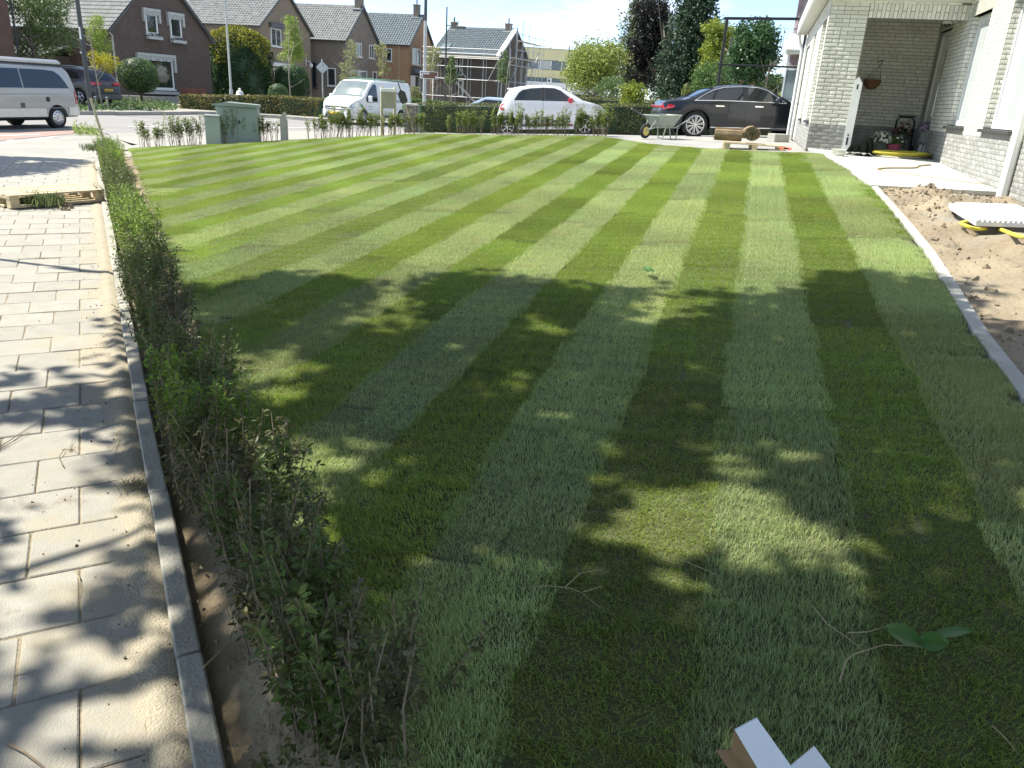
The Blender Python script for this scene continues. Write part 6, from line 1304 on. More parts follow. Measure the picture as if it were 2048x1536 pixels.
sp0_ = pb+Vector((.45, .3, 0)); sp0_.z = zg(sp0_.x, sp0_.y); tpz = Vector((pb.x+.06, pb.y+.12, z_at(pb, 165))); t = thing('shovel', 'shovel leaning upside down against the notice board post', 'shovel', sp0_); dv = tpz-sp0_; q = MB(); q.tube([(0, 0, 0), dv*.62], .017); q.obj('handle', M_['stake'], t); q = MB(); e = dv.normalized(); sx = e.cross(Vector((0, 1, 0))).normalized(); b0 = dv*.60
q.prism([b0-sx*.05, b0+e*.05-sx*.09, b0+e*.25-sx*.095, b0+e*.34, b0+e*.25+sx*.095, b0+e*.05+sx*.09, b0+sx*.05], (0, .012, 0)); q.obj('blade', M_['lampgrey'], t); q = MB(); q.tube([b0+e*.3, dv], .013); q.obj('handle_tip', M_['black'], t)
# brick pier at the hedge end
p = gat(822, 25.6); t = thing('brick_pier', 'weathered grey brick pier with stone cap at the end of the clipped hedge', 'pier', p); h_ = z_at(p, 207)-p.z; q = MB(); q.box((-.185, -.185, -.2), (.185, .185, h_-.06)); q.obj('core', M_['mortar'], t); BRP = [mat('pier_brick', (.17, .15, .12), .85, var=.3, nscale=6, isl=.25)]
q0 = MB(); q0.bbox((-.105, -.005, -.027), (.105, .02, .027), .004); bmP = q0.mesh('brick', BRP[0])
for r_ in range(int((h_+.1)/.0635)):
    for f_ in range(4):
        for j in range(-1, 2):
            off = (.5 if r_ % 2 else 0)*.22; x = j*.22+off-.11
            if abs(x) > .12: continue
            link('brick', bmP, t, 0, Matrix.Rotation(f_*pi/2, 4, 'Z') @ Matrix.Translation((x, -.193, -.06+r_*.0635)))
q = MB(); q.bbox((-.225, -.225, h_-.06), (.225, .225, h_), .012); q.obj('cap_stone', M_['conc'], t)
# leaning stake at the hedge corner
p = onz(216, 300, .2); tp = Vector(at(181, proj(p)[2]-.1, 0)); tp = on_plane(181, 196, p, Vector((0, 1, 0))); t = thing('leaning_stake', 'pale wooden stake leaning at the corner of the small hedge', 'stake', p); q = MB(); q.tube([(0, 0, -.15), tp-p], .026, 10); q.obj('shaft', M_['stake'], t, 40); q = MB(); q.tube([(tp-p)*.985, (tp-p)*1.0], .0275, 10); q.obj('cut_end', M_['wood'], t)
# black steel frame and a thin goal behind
M_['frame'] = mat('black_frame_steel', (.012, .014, .014), .5, var=.2)
zc = 26.5; pa = gat(1422, zc); pb = gat(1576, zc+.6); t = thing('goal_posts', 'tall black steel frame of two posts and two rails behind the black saloon', 'metal frame', pa); zt_ = z_at(pa, 37)-pa.z; q = MB(); q.tube([(0, 0, 0), (0, 0, zt_+.04)], .05); q.obj('post', M_['frame'], t, 40); D = pb-pa; q = MB(); zb_ = z_at(pb, 38)-pa.z; q.tube([D, Vector((D.x, D.y, zb_))], .05); q.obj('post', M_['frame'], t, 40)
q = MB(); q.tube([(-.1, 0, zt_), Vector((D.x, D.y, zb_))*1.15-Vector((0, 0, .15*zt_))], .045); q.obj('top_rail', M_['frame'], t, 40); z2 = z_at(pa, 129)-pa.z; z3 = z_at(pb, 134)-pa.z; q = MB(); q.tube([(-.1, 0, z2), Vector((D.x*1.15, D.y*1.15, z3))], .03); q.obj('lower_rail', M_['frame'], t, 40)
zc = 45; pa = pos(1478, zc); pb = pos(1552, zc); t = thing('thin_goal', 'thin pale steel goal frame among the trees behind the black frame', 'goal frame', pa); D = pb-pa; z1_ = z_at(pb, 58)-pb.z; q = MB(); q.tube([(0, 0, 0), (0, 0, z1_), Vector((D.x, D.y, z1_)), Vector((D.x, D.y, 0))], .035); q.obj('frame_tube', M_['steel'], t, 40)
for f in (.45, .75): q = MB(); q.tube([D*f+Vector((0, 0, z1_)), D*f+Vector((0, 0, z1_-1.2))], .02); q.obj('net_bar', M_['steel'], t)

# ------------------------------------------------------------------ small hedge plants along the lawn
PM = {'fresh': leafmat('fresh_privet_leaf', (.13, .23, .03), (.27, .37, .06), trans=.4), 'dull': leafmat('dull_privet_leaf', (.075, .13, .025), (.15, .20, .05), trans=.3), 'dry': leafmat('wilting_privet_leaf', (.06, .075, .022), (.17, .15, .05), trans=.2), 'whip': leafmat('young_privet_leaf', (.13, .19, .035), (.28, .33, .08), trans=.35)}
def ovate(C, D, N_, L, Wd):
    """curved six-vertex leaves"""
    S = np.cross(D, N_); n = len(C); L = L[:, None]; Wd = Wd[:, None]
    V = np.stack([C, C+D*L*.35+S*Wd+N_*L*.04, C+D*L*.75+S*Wd*.7-N_*L*.02, C+D*L-N_*L*.12, C+D*L*.75-S*Wd*.7-N_*L*.02, C+D*L*.35-S*Wd+N_*L*.04], 1).reshape(-1, 3); F_ = []
    for i in range(n): b = i*6; F_ += [(b, b+1, b+2, b+3), (b, b+3, b+4, b+5)]
    return V, F_
def plantproto(seed, H, stems, per, leafL, lo, spread, lean):
    r = np.random.default_rng(seed); mb = MB(); C, D, NN = [], [], []
    for i in range(stems):
        a = r.uniform(0, 2*pi); b0 = np.array([r.normal(0, .03), r.normal(0, .03), 0]); h = H*r.uniform(.65, 1.05); q = spread*r.uniform(.3, 1); e = b0+np.array([cos(a)*q, sin(a)*q, h]); m = (b0+e)/2+np.array([r.normal(0, .02), r.normal(0, .02), .02])
        mb.tube([b0-np.array([0, 0, .04]), m, e], [.0042, .003, .0015], 5)
        for j in range(per):
            f = lo+(1-lo)*r.random()**.9; c = (1-f)*b0+f*e+(4*f*(1-f))*(m-(b0+e)/2); az = r.uniform(0, 2*pi); el = r.normal(.25, .5)-lean; d = np.array([cos(az)*cos(el), sin(az)*cos(el), sin(el)]); s = np.cross(d, [0, 0, 1.]); s /= np.linalg.norm(s)+1e-9; nn = np.cross(s, d)+r.normal(0, .35, 3); nn -= d*(nn@d); nn /= np.linalg.norm(nn)
            C.append(c+d*.012); D.append(d); NN.append(nn)
    C, D, NN = map(np.array, (C, D, NN)); L = leafL*r.uniform(.55, 1.2, len(C)); V, F_ = ovate(C, D, NN, L, L*.24); lm = MB(); lm.v = V.tolist(); lm.f = F_; lm.m = [0]*len(F_); return mb.mesh('stems', M_['twig']), lm
PR = []
for i, (H, st, per, LL, lo, sp, le, key) in enumerate([(.50, 10, 56, .032, .18, .12, 0, 'fresh'), (.47, 10, 50, .031, .2, .12, .1, 'dull'), (.46, 10, 44, .030, .2, .13, .5, 'dry'), (.49, 10, 56, .031, .15, .11, .0, 'dull'), (.45, 9, 44, .029, .2, .12, .35, 'dry'), (.52, 10, 56, .033, .15, .12, 0, 'fresh'),
                                                 (.46, 6, 56, .038, .40, .08, 0, 'whip'), (.42, 5, 52, .038, .42, .08, 0, 'whip'), (.50, 6, 60, .038, .36, .09, 0, 'whip'), (.40, 4, 30, .036, .42, .08, .1, 'whip')]):
    sm, lm = plantproto(100+i, H, st, per, LL, lo, sp, le); PR.append((sm, lm.mesh('leaves', PM[key])))
def place(pi_, p, sc, rz, name, label, group, cat='hedge plant'):
    t = thing(name, label, cat, p, rz, group); t.scale = (sc, sc, sc*rnd.uniform(.92, 1.06)); t.rotation_euler = (rnd.uniform(-.06, .06), rnd.uniform(-.06, .06), rz)
    link('stems', PR[pi_][0], t, 50); link('leaves', PR[pi_][1], t)
B0, B1 = Vector((-.40, 1.42)), Vector((-8.15, 16.35)); Ld = 15.7; s = -.15; dB = (B1-B0)/(B1-B0).length
while s < Ld:
    for row in (0, 1):
        c = kp(s-.15, -(.17 if row == 0 else .29)-.10*max(0, 1-s/2.2)+rnd.gauss(0, .03)); q = proj((c.x, c.y, .55)); y = q[1]
        if 380 < y < 480: kd = [0, 5, 0, 5, 3]
        elif 240 < y < 315: kd = [0, 3, 5]
        elif 700 < y < 830: kd = [3, 1, 3, 5]
        elif y > 820: kd = [2, 4, 2, 1, 4, 3]
        else: kd = [1, 3, 4, 1]
        d = -(c-K0).dot(KN); z = zg(c.x, c.y); z = .19+max(0, min(1, (d-.07)/.45))*(lz(c.x, c.y)-.05-.19)
        big = kd[rnd.randrange(len(kd))]; lab = {0: 'bright green leafy plant in the hedge row beside the path kerb', 5: 'bright green leafy plant in the hedge row beside the path kerb', 1: 'dull green plant in the hedge row beside the path kerb', 3: 'dull green plant in the hedge row beside the path kerb'}.get(big, 'wilting brownish plant in the hedge row beside the path kerb')
        if row == 0 or rnd.random() < .72: place(big, Vector((c.x, c.y, z-.01)), rnd.uniform(.72, .98), rnd.uniform(0, 6.28), 'hedge_plant', lab, {'b': 'bright hedge plants along the path', 'd': 'dull hedge plants along the path', 'w': 'wilting hedge plants along the path'}[lab[0]])
    s += .13 if s < 2.5 else .17
far = [V2((-8.3, 17.35)), V2((-7.09, 17.75)), V2((-5.17, 18.72)), V2((-2.44, 19.78)), V2((-.6, 18.8)), V2((1.45, 17.95)), V2((1.75, 17.4))]
for i in range(len(far)-1):
    a, b = far[i], far[i+1]; n = max(1, int((b-a).length/.12))
    for j in range(n):
        c = a+(b-a)*((j+rnd.random()*.6)/n); q = proj((c.x, c.y, zg(c.x, c.y)))[0]
        if abs(q-425) < 16 or abs(q-566) < 8: continue
        dense = q < 415 or 440 < q < 520 or 640 < q < 740 or q > 980
        if not dense and rnd.random() < .4: continue
        kd = [6, 8, 7] if dense else [7, 9]
        place(kd[rnd.randrange(len(kd))], Vector((c.x, c.y, min(zg(c.x, c.y), lz(c.x, c.y))-.03)), rnd.uniform(1.1, 1.5), rnd.uniform(0, 6.28), 'hedge_plant', 'young thin-stemmed plant in the row along the far lawn edge', 'young hedge plants along the far lawn edge')
# ------------------------------------------------------------------ things lying about
def pallet(name, label, M, L=1.2, D=.8, nb=5, bottom=3):
    t = thing(name, label, 'pallet', M=M)
    bw = D/nb*.78
    for i in range(nb): y = (D-bw)*i/(nb-1); q = MB(); q.bbox((0, y, .122), (L, y+bw, .144), .003); q.obj('deck_board', M_['wood'], t)
    for i in range(3): x = (L-.12)*i/2; q = MB(); q.bbox((x, .001, .1), (x+.12, D-.001, .1215), .003); q.obj('cross_board', M_['wood'], t)
    for i in range(3):
        for j in range(3): x = (L-.12)*i/2+.005; y = (D-.11)*j/2; q = MB(); q.bbox((x, y+.003, .0225), (x+.11, y+.107, .0995), .004); q.obj('block', M_['wood'], t)
    for j in range(bottom): y = (D-.10)*j/(bottom-1); q = MB(); q.bbox((0, y, 0), (L, y+.1, .022), .003); q.obj('bottom_board', M_['wood'], t)
    return t
zP = .22+.144; a = onz(18, 394, zP); b = onz(209, 381, zP); d = (b-a); d.z = 0
M = frame(Vector((a.x, a.y, .235)), d); sc_ = d.length/1.2; pallet('pallet', 'pale wooden pallet lying on the paved path at left', M @ Matrix.Diagonal((sc_, sc_*.95, 1.0, 1)), nb=5, bottom=5)
def tuft(name, label, cat, p, n, R, H, m, seed, flat=.6, w=.003):
    r = np.random.default_rng(seed); t = thing(name, label, cat, p); q = MB()
    for i in range(n):
        a = r.uniform(0, 2*pi); c = Vector((r.normal(0, R*.4), r.normal(0, R*.4), r.uniform(0, H*.4))); dr = Vector((cos(a), sin(a), 0)); l = H*r.uniform(.6, 1.3); e = c+dr*l*flat*r.uniform(.4, 1.2)+Vector((0, 0, l*.7)); s = Vector((-sin(a), cos(a), 0))*w; m_ = (c+e)/2+Vector((0, 0, l*.15))
        q.add([c-s, c+s, m_+s*.8, m_-s*.8, e], [(0, 1, 2, 3), (3, 2, 4)])
    q.obj('blades', M_[m], t); return t
M_['gtuft'] = leafmat('grass_clump_blade', (.10, .15, .05), (.22, .27, .11), trans=.3); M_['straw'] = mat('dry_straw', (.25, .2, .1), .8, col2=(.4, .34, .19), nscale=12)
p = onz(88, 412, .23); tuft('grass_clump', 'clump of loose green grass in front of the pallet on the path', 'grass clump', p, 520, .26, .16, 'gtuft', 71, w=.004)
p = onz(184, 303, .21); tuft('weed_tuft', 'small grey-green weed tuft at the far end of the path kerb', 'weed', p, 200, .22, .16, 'gtuft', 72, w=.006)
p = onz(270, 975, .222); tuft('straw_tuft', 'small tuft of dry roots and grass on the path against the kerb', 'grass tuft', p, 150, .07, .03, 'straw', 73, flat=1.2, w=.0014)
p = onz(52, 409, .225); t = thing('drain_ring', 'flat dark rubber ring lying left of the grass clump by the pallet', 'ring', p); q = MB(); q.lathe([(.16, 0), (.17, .05), (.12, .07), (.10, .02), (.16, 0)], 20); q.obj('ring_body', M_['rubber'], t, 50)
clods('path_clods', [tuple(onz(130+rnd.gauss(0, 9), 411+rnd.gauss(0, 3.5), .235)) for _ in range(26)], M_['bed'], .02, .055, 75, kind='stuff')
# pallet with turf rolls by the drive
b = onlawn(1457, 303); a = Vector((b.x+.0, b.y+.35, lz(b.x, b.y+.35)-.02)); M = frame(a, (.985, -.17, 0)); pallet('pallet', 'small pallet carrying two turf rolls at the end of the lawn', M @ Matrix.Diagonal((.86, .8, 1, 1)))
M_['sodb'] = mat('turf_roll_soil', (.16, .11, .065), .95, col2=(.30, .22, .13), nscale=6, detail=8, bump=.8, bscale=40)
def roll(name, label, M, R, L, turns=3.2):
    t = thing(name, label, 'turf roll', M=M); q = MB(); n = int(turns*22); th = R/turns*.62
    for i in range(n+1):
        a = 2*pi*turns*i/n; r0 = R*(.12+.88*i/n)+rnd.gauss(0, .004); 
        for (rr, y) in ((r0, 0), (r0, L), (r0-th, L), (r0-th, 0)): q.v.append((rr*cos(a), y+rnd.gauss(0, .006), R+rr*sin(a)*.92))
    for i in range(n):
        for k in range(4): q.f.append((i*4+k, i*4+(k+1) % 4, i*4+4+(k+1) % 4, i*4+4+k)); q.m.append(1 if k == 2 else 0)
    q.f += [(0, 1, 2, 3), (n*4, n*4+1, n*4+2, n*4+3)]; q.m += [0, 0]; q.obj('rolled_turf', [M_['sodb'], M_['turf']], t, 40)
    r = np.random.default_rng(len(label)); C = []
    for _ in range(500): a = 2*pi*turns*r.random(); rr = R*(.12+.88*a/(2*pi*turns))-th; C.append((rr*cos(a), -.005 if r.random() < .7 else L+.005, R+rr*sin(a)*.92))
    leaves('grass_edge', C, None, .03, M_['gtuft'], t, 78, asp=.2); return t
pz = a.z+.146
roll('turf_roll', 'brown turf roll lying sideways at the left end of the small pallet', frame(Vector((a.x+.30, a.y+.10, pz)), (.2, .98, 0), (-.98, .2, 0)), .125, .46)
roll('turf_roll', 'rolled turf showing its dark spiral end, right of the other roll', frame(Vector((a.x+.45, a.y-.02, pz)), (.98, -.17, 0)), .155, .40, 3.6)
p = gpt(1556, 284, .8); t = thing('concrete_block', 'small pale concrete block standing by the front wheel of the black saloon', 'block', M=frame(p, (.9, .43, 0))); q = MB(); q.bbox((-.22, -.12, 0), (.2, .12, .17), .008); q.obj('block_body', M_['edge'], t); q = MB(); q.box((.2005, -.09, .02), (.21, .09, .15)); q.obj('shaded_end', M_['black'], t)  # black plate paints in the shade on the block's unlit end
p = onlawn(1571, 304); t = thing('red_scrap', 'small crumpled red scrap at the lawn edge near the house corner', 'scrap', p); q = MB()
for i in range(5):
    for j in range(4): q.v.append((-.10+.05*i, -.06+.04*j, .03+.05*abs(sin(i*2.1+j*1.7))))
for i in range(4):
    for j in range(3): q.f.append((i*4+j, i*4+j+1, i*4+5+j, i*4+4+j)); q.m.append(0)
M_['redc'] = mat('red_cloth', (.55, .09, .05), .7); q.obj('cloth', M_['redc'], t, 60)
# wheelbarrow
p = gpt(1322, 277.5, .8); zc = proj(p)[2]; t = thing('wheelbarrow', 'grey-green wheelbarrow with yellow wheel standing behind the saloon boot', 'wheelbarrow', M=frame(p, (-.80, -.60, 0)) @ Matrix.Scale(.74, 4)); M_['barrow'] = mat('grey_green_barrow', (.24, .29, .245), .5, var=.12, nscale=5, col2=(.33, .38, .33))
q = MB(); P0 = [(.50, .33, .62), (-.42, .30, .66), (-.42, -.30, .66), (.50, -.33, .62)]; P1 = [(.28, .20, .34), (-.24, .20, .34), (-.24, -.20, .34), (.28, -.20, .34)]; sh_ = lambda P, s_, dz: [(x*s_, y*s_, z+dz) for x, y, z in P]
V = P0+P1+sh_(P0, .97, 0)+sh_(P1, .96, .02); q.add(V, [(0, 1, 5, 4), (1, 2, 6, 5), (2, 3, 7, 6), (3, 0, 4, 7), (4, 5, 6, 7), (8, 12, 13, 9), (9, 13, 14, 10), (10, 14, 15, 11), (11, 15, 12, 8), (12, 15, 14, 13), (0, 8, 9, 1), (1, 9, 10, 2), (2, 10, 11, 3), (3, 11, 8, 0)]); q.obj('tray', M_['barrow'], t)
q = MB(); q.tube([(x, y, z) for x, y, z in P0+[P0[0]]], .014); q.obj('tray_rim', M_['barrow'], t, 40)
for sd in (.22, -.22):
    q = MB(); q.tube([(.72, sd*.3, .22), (.45, sd*.8, .31), (-.3, sd, .32), (-.75, sd*1.25, .56), (-.95, sd*1.25, .60)], .017); q.obj('side_tube', M_['barrow'], t, 40); q = MB(); q.tube([(-.80, sd*1.25, .575), (-.97, sd*1.25, .605)], .022); q.obj('grip', M_['black'], t, 40)
    q = MB(); q.tube([(-.05, sd, .32), (-.12, sd*1.15, .03), (-.22, sd*1.15, .0), (-.34, sd*1.15, .03), (-.40, sd, .38)], .016); q.obj('leg', M_['barrow'], t, 40)
    q = MB(); q.tube([(.62, sd*.35, .20), (.38, sd*.9, .60)], .014); q.obj('front_brace', M_['barrow'], t, 40)
q = MB(); q.lathe([(.12, -.035), (.17, -.045), (.195, -.02), (.195, .02), (.17, .045), (.12, .035)], 24, axis='y', M=Matrix.Translation((.66, 0, .195))); w_ = q.obj('wheel', M_['rubber'], t, 50); M_['yel2'] = mat('yellow_wheel_rim', (.62, .50, .14), .5); q = MB(); q.lathe([(0, -.03), (.05, -.04), (.125, -.03), (.125, .03), (.05, .04), (0, .03)], 20, axis='y', M=Matrix.Translation((.66, 0, .195))); q.obj('rim', M_['yel2'], w_, 40)
pw = t.matrix_world.copy(); a = pw @ Vector((.30, -.1, .45)); b = Vector(on_plane(1263, 217, a+Vector((0, .1, 0)), Vector((0, 1, 0)))); t = thing('tool_handle', 'long tool with dark handle sticking out of the wheelbarrow tray', 'garden tool', a); q = MB(); q.tube([(0, 0, 0), b-a], .018); q.obj('handle', M_['lampgrey'], t, 40); q = MB(); q.tube([(b-a)*.97, (b-a)*1.0], .021); q.obj('end_cap', M_['steel'], t)
# stones and a brown heap before the white hatchback
p = gpt(1085, 266, .6); t = thing('turf_roll', 'tan turf roll lying behind the small plants before the white hatchback', 'turf roll', p+Vector((0, -3.0, .32))); p = t.location; q = MB(); q.lathe([(0, -.28), (.14, -.28), (.16, -.1), (.15, .12), (.17, .28), (0, .28)], 16, axis='y', M=Matrix.Rotation(pi/2, 4, 'Z')); q.obj('rolled_turf', M_['sodb'], t, 50)
# ------------------------------------------------------------------ porch and terrace things
tp = lambda px, py: onterr(px, py)
M_['bag'] = mat('black_cloth', (.006, .007, .006), 1.0, var=.3, nscale=6, spec=.05)
p = tp(1718, 309); k = proj(p)[2]/FPX; t = thing('black_bundle', 'lumpy black cloth bag lying on rags beside the white post', 'bag', M=frame(p, (.99, -.12, 0))); q = MB(); n, m_ = 36, 14
for i in range(n+1):
    x = (-32+59*i/n)*k*.98; f = i/n; h_ = 1.18*np.interp(f, [0, .05, .12, .20, .34, .40, .48, .58, .68, .80, .92, .97, 1], [.0, .02, .05, .13, .155, .15, .15, .20, .25, .24, .17, .09, 0]); wd = np.interp(f, [0, .08, .3, .7, .95, 1], [.01, .05, .13, .2, .13, .01])
    for j in range(m_+1):
        a_ = pi*j/m_; q.v.append((x, -cos(a_)*wd+.02*sin(i*.8), max(0, sin(a_)*h_*(1+.08*sin(i*1.3+j)))))
for i in range(n):
    for j in range(m_): q.f.append((i*(m_+1)+j, i*(m_+1)+j+1, (i+1)*(m_+1)+j+1, (i+1)*(m_+1)+j)); q.m.append(0)
q.obj('bundle', M_['bag'], t, 80); M_['rag'] = mat('grey_rag', (.22, .23, .22), .9, var=.2, nscale=20); M_['teal'] = mat('teal_rag', (.10, .27, .24), .9, var=.2, nscale=20)
for nm, lab, px, w_, m in (('rag', 'crumpled grey rag under the black bag', 1713, .24, 'rag'), ('rag', 'crumpled teal rag under the right end of the black bag', 1734, .2, 'teal')):
    p = tp(px, 310.5); t2 = thing(nm, lab, 'cloth', p+Vector((0, -.04, 0))); q = MB()
    for i in range(9):
        for j in range(6): q.v.append(((i/8-.5)*w_*2, (j/5-.5)*.2, .008+.045*abs(sin(i*1.3+j*.9))*(1 if 0 < i < 8 else .2)))
    for i in range(8):
        for j in range(5): q.f.append((i*6+j, i*6+j+1, i*6+7+j, i*6+6+j)); q.m.append(0)
    q.obj('cloth', M_[m], t2, 80)
p = tp(1672, 310.5); t = thing('feeding_bowl', 'two stacked pale bowls on the terrace corner left of the black bag', 'bowl', p+Vector((.02, -.03, 0)))
for z in (0, .045): q = MB(); q.lathe([(.0, z+.004), (.09, z), (.105, z+.03), (.12, z+.055), (.105, z+.05), (.08, z+.02), (0, z+.015)], 22); q.obj('bowl', M_['soffit'], t, 50)
M_['potg'] = mat('grey_pot', (.14, .16, .15), .45, var=.15); M_['potl'] = mat('pale_grey_pot', (.30, .36, .33), .35, var=.1); M_['pink'] = mat('pink_pot', (.50, .10, .18), .4, var=.06)
def pot(name, label, p, R, H, m, fm, leafm, nf, nl, spread, hh, seed, fs=.035, taper=.72, cat='potted plant'):
    t = thing(name, label, cat, p); q = MB(); q.lathe([(0, 0), (R*taper, 0), (R*.93, H*.72), (R, H), (R*.93, H), (R*.85, H*.85), (0, H*.85)], 24); q.obj('pot', M_[m], t, 50); r = np.random.default_rng(seed)
    d = r.normal(size=(nl, 3)); d[:, 2] = np.abs(d[:, 2]); d /= np.linalg.norm(d, axis=1)[:, None]; C = d*np.array([spread, spread, hh])*(r.random(nl)**.4)[:, None]+np.array([0, 0, H*.95]); leaves('leaves', C, d, .045, leafm, t, seed, flat=.2, asp=.4)
    if nf: d = r.normal(size=(nf, 3)); d[:, 2] = np.abs(d[:, 2])*1.2; d[:, 1] -= .4; d /= np.linalg.norm(d, axis=1)[:, None]; C = d*np.array([spread, spread, hh])*1.05+np.array([0, 0, H]); C = np.repeat(C, 4, 0)+r.normal(0, .008, (nf*4, 3)); leaves('flowers', C, np.repeat(d, 4, 0), fs, fm, t, seed+1, flat=.8, asp=.9)
    return t
FM = lambda n, c: mat(n, c, .7, var=.1, trans=.2)
wf, pf, rf_ = FM('white_petal', (.74, .76, .70)), FM('lilac_petal', (.34, .25, .36)), FM('dusky_red_petal', (.24, .08, .07))
p = tp(1758, 302.5); pot('potted_plant', 'white flowering plant in a grey pot next to the black bag', p, .14, .17, 'potg', wf, LM['mid'], 60, 300, .19, .17, 81)
p = tp(1781, 304.5); pot('potted_plant', 'leafy green plant with a few white flowers in a round pink pot', p+Vector((0, -.08, 0)), .125, .15, 'pink', wf, LM['mid'], 12, 380, .19, .17, 82, taper=.6)
p = tp(1801, 300); pot('potted_plant', 'dusky red flowering plant in a tall dark pot behind the pink pot', p+Vector((0, .1, 0)), .13, .30, 'potg', rf_, LM['box'], 26, 240, .17, .2, 83, fs=.05)
for i in range(5): p = tp(1796+i*3.5, 303-abs(i-2)); t = thing('small_pebble_pot', 'tiny brown seed pot on the porch floor right of the pink pot', 'pot', p+Vector((0, rnd.uniform(-.03, .05), 0)), 0, 'tiny brown pots beside the pink pot'); q = MB(); q.lathe([(0, 0), (.022, 0), (.03, .045), (.024, .045), (0, .03)], 10); q.obj('pot', M_['rust'], t, 40)
# plant stand
p = tp(1847, 309); zc = proj(p)[2]; k = zc/FPX; Hs_ = (z_at(p, 262)-p.z); t = thing('plant_stand', 'dark wire plant stand on the porch beside the front door', 'plant stand', p)
for i in range(4):
    a = pi/4+i*pi/2; q = MB(); q.tube([(cos(a)*.19, sin(a)*.19, 0), (cos(a)*.10, sin(a)*.10, Hs_*.55), (cos(a)*.13, sin(a)*.13, Hs_)], .007, 6); q.obj('leg', M_['black'], t, 40)
for z, R_ in ((.05, .175), (Hs_*.45, .11), (Hs_, .135)): q = MB(); q.tube([(cos(2*pi*i/24)*R_, sin(2*pi*i/24)*R_, z) for i in range(25)], .006, 6); q.obj('ring', M_['black'], t, 40)
pot('potted_plant', 'lilac petunias in a pale grey pot on the wire plant stand', p+Vector((0, 0, Hs_*.42)), .135, .26, 'potl', pf, LM['box'], 85, 300, .2, .13, 84, fs=.05)
t = thing('white_bucket', 'small white tub standing under the wire plant stand', 'tub', tp(1845, 309)+Vector((.02, .06, 0))); q = MB(); q.lathe([(0, 0), (.075, 0), (.085, .2), (.075, .2), (0, .18)], 18); q.obj('tub_body', M_['white_pl'], t, 40)
t = thing('cane_flower', 'single dark flower leaning by the door on a pale bent cane', 'garden ornament', tp(1856, 311)+Vector((.12, .05, 0))); q = MB(); q.tube([(0, 0, 0), (.0, 0, .3), (.06, -.05, .5), (.09, -.05, .55)], .008, 6); q.obj('cane', M_['stake'], t, 40); q = MB(); [q.lathe([(0, 0), (.035, .01), (.04, .03), (0, .035)], 8, M=Matrix.Translation((.09+dx, -.06, .55+dz))) for dx, dz in ((0, 0), (.03, .02), (-.02, .03))]; q.obj('bloom', M_['black'], t, 40)
# hand truck against the back wall
p0 = hl(1.86, TBK-.26, 1.08); t = thing('hand_truck', 'black tubular hand truck with a white label leaning on the porch back wall', 'hand truck', M=frame(p0, hw)); wd = .16; hH = z_at(hl(1.86, TBK-.12, 0), 234)-1.08
q = MB(); q.tube([(-wd, .0, .05), (-wd, .16, hH-.08), (-wd+.06, .175, hH), (wd-.06, .175, hH), (wd, .16, hH-.08), (wd, 0, .05)], .016, 8); q.obj('frame_tube', M_['black'], t, 40); q = MB(); q.bbox((-.09, .12, hH-.28), (.10, .135, hH-.14), .004); lb = q.obj('label', M_['white_pl'], t); q = MB(); q.box((-.06, .1175, hH-.235), (.07, .1195, hH-.21)); q.obj('print', M_['grey_pl'], lb)
for z in (.35, .7): q = MB(); q.tube([(-wd, z*.1+.03, z), (wd, z*.1+.03, z)], .012); q.obj('cross_bar', M_['black'], t)
q = MB(); q.box((-wd, -.16, .02), (wd, .03, .03)); q.obj('toe_plate', M_['black'], t)
for sd in (1, -1): q = MB(); q.lathe([(0, -.02), (.08, -.02), (.09, 0), (.08, .02), (0, .02)], 16, axis='y', M=Matrix.Translation((sd*(wd+.03), .06, .09)) @ Matrix.Rotation(pi/2, 4, 'Z')); q.obj('wheel', M_['rubber'], t, 40)
# hanging basket
q0 = on_plane(1745, 160, hl(0, TBK-.22, 0), hu); hk = on_plane(1757, 124, hl(0, TBK-.05, 0), hu); t = thing('hanging_basket', 'empty brown woven hanging basket on the porch back wall', 'basket', q0); M_['wick'] = mat('brown_wicker', (.20, .10, .05), .8, var=.3, nscale=20, bump=.6, bscale=50)
R_ = .145; q = MB(); 
for i in range(9): z = -.16+.16*(i/8); rr = R_*math.sqrt(max(.02, 1-((z)/.17)**2)); q.tube([(cos(2*pi*j/26)*(rr+.004*(j % 2)), sin(2*pi*j/26)*(rr+.004*(j % 2)), z) for j in range(27)], .0115, 6)
q.lathe([(0, -.165), (.05, -.155), (.10, -.115), (.135, -.05), (.14, 0), (.13, -.01), (0, -.12)], 20); q.obj('bowl', M_['wick'], t, 50); q = MB()
for j in range(3): a = 2*pi*j/3; q.tube([(cos(a)*R_, sin(a)*R_, 0), hk-q0+Vector((0, -.16, -.02))], .0035, 5)
q.obj('chain', M_['black'], t); q = MB(); q.tube([hk-q0, hk-q0+Vector((0, -.16, .03)), hk-q0+Vector((0, -.17, -.03))], .008, 6); q.obj('hook', M_['black'], t, 40)
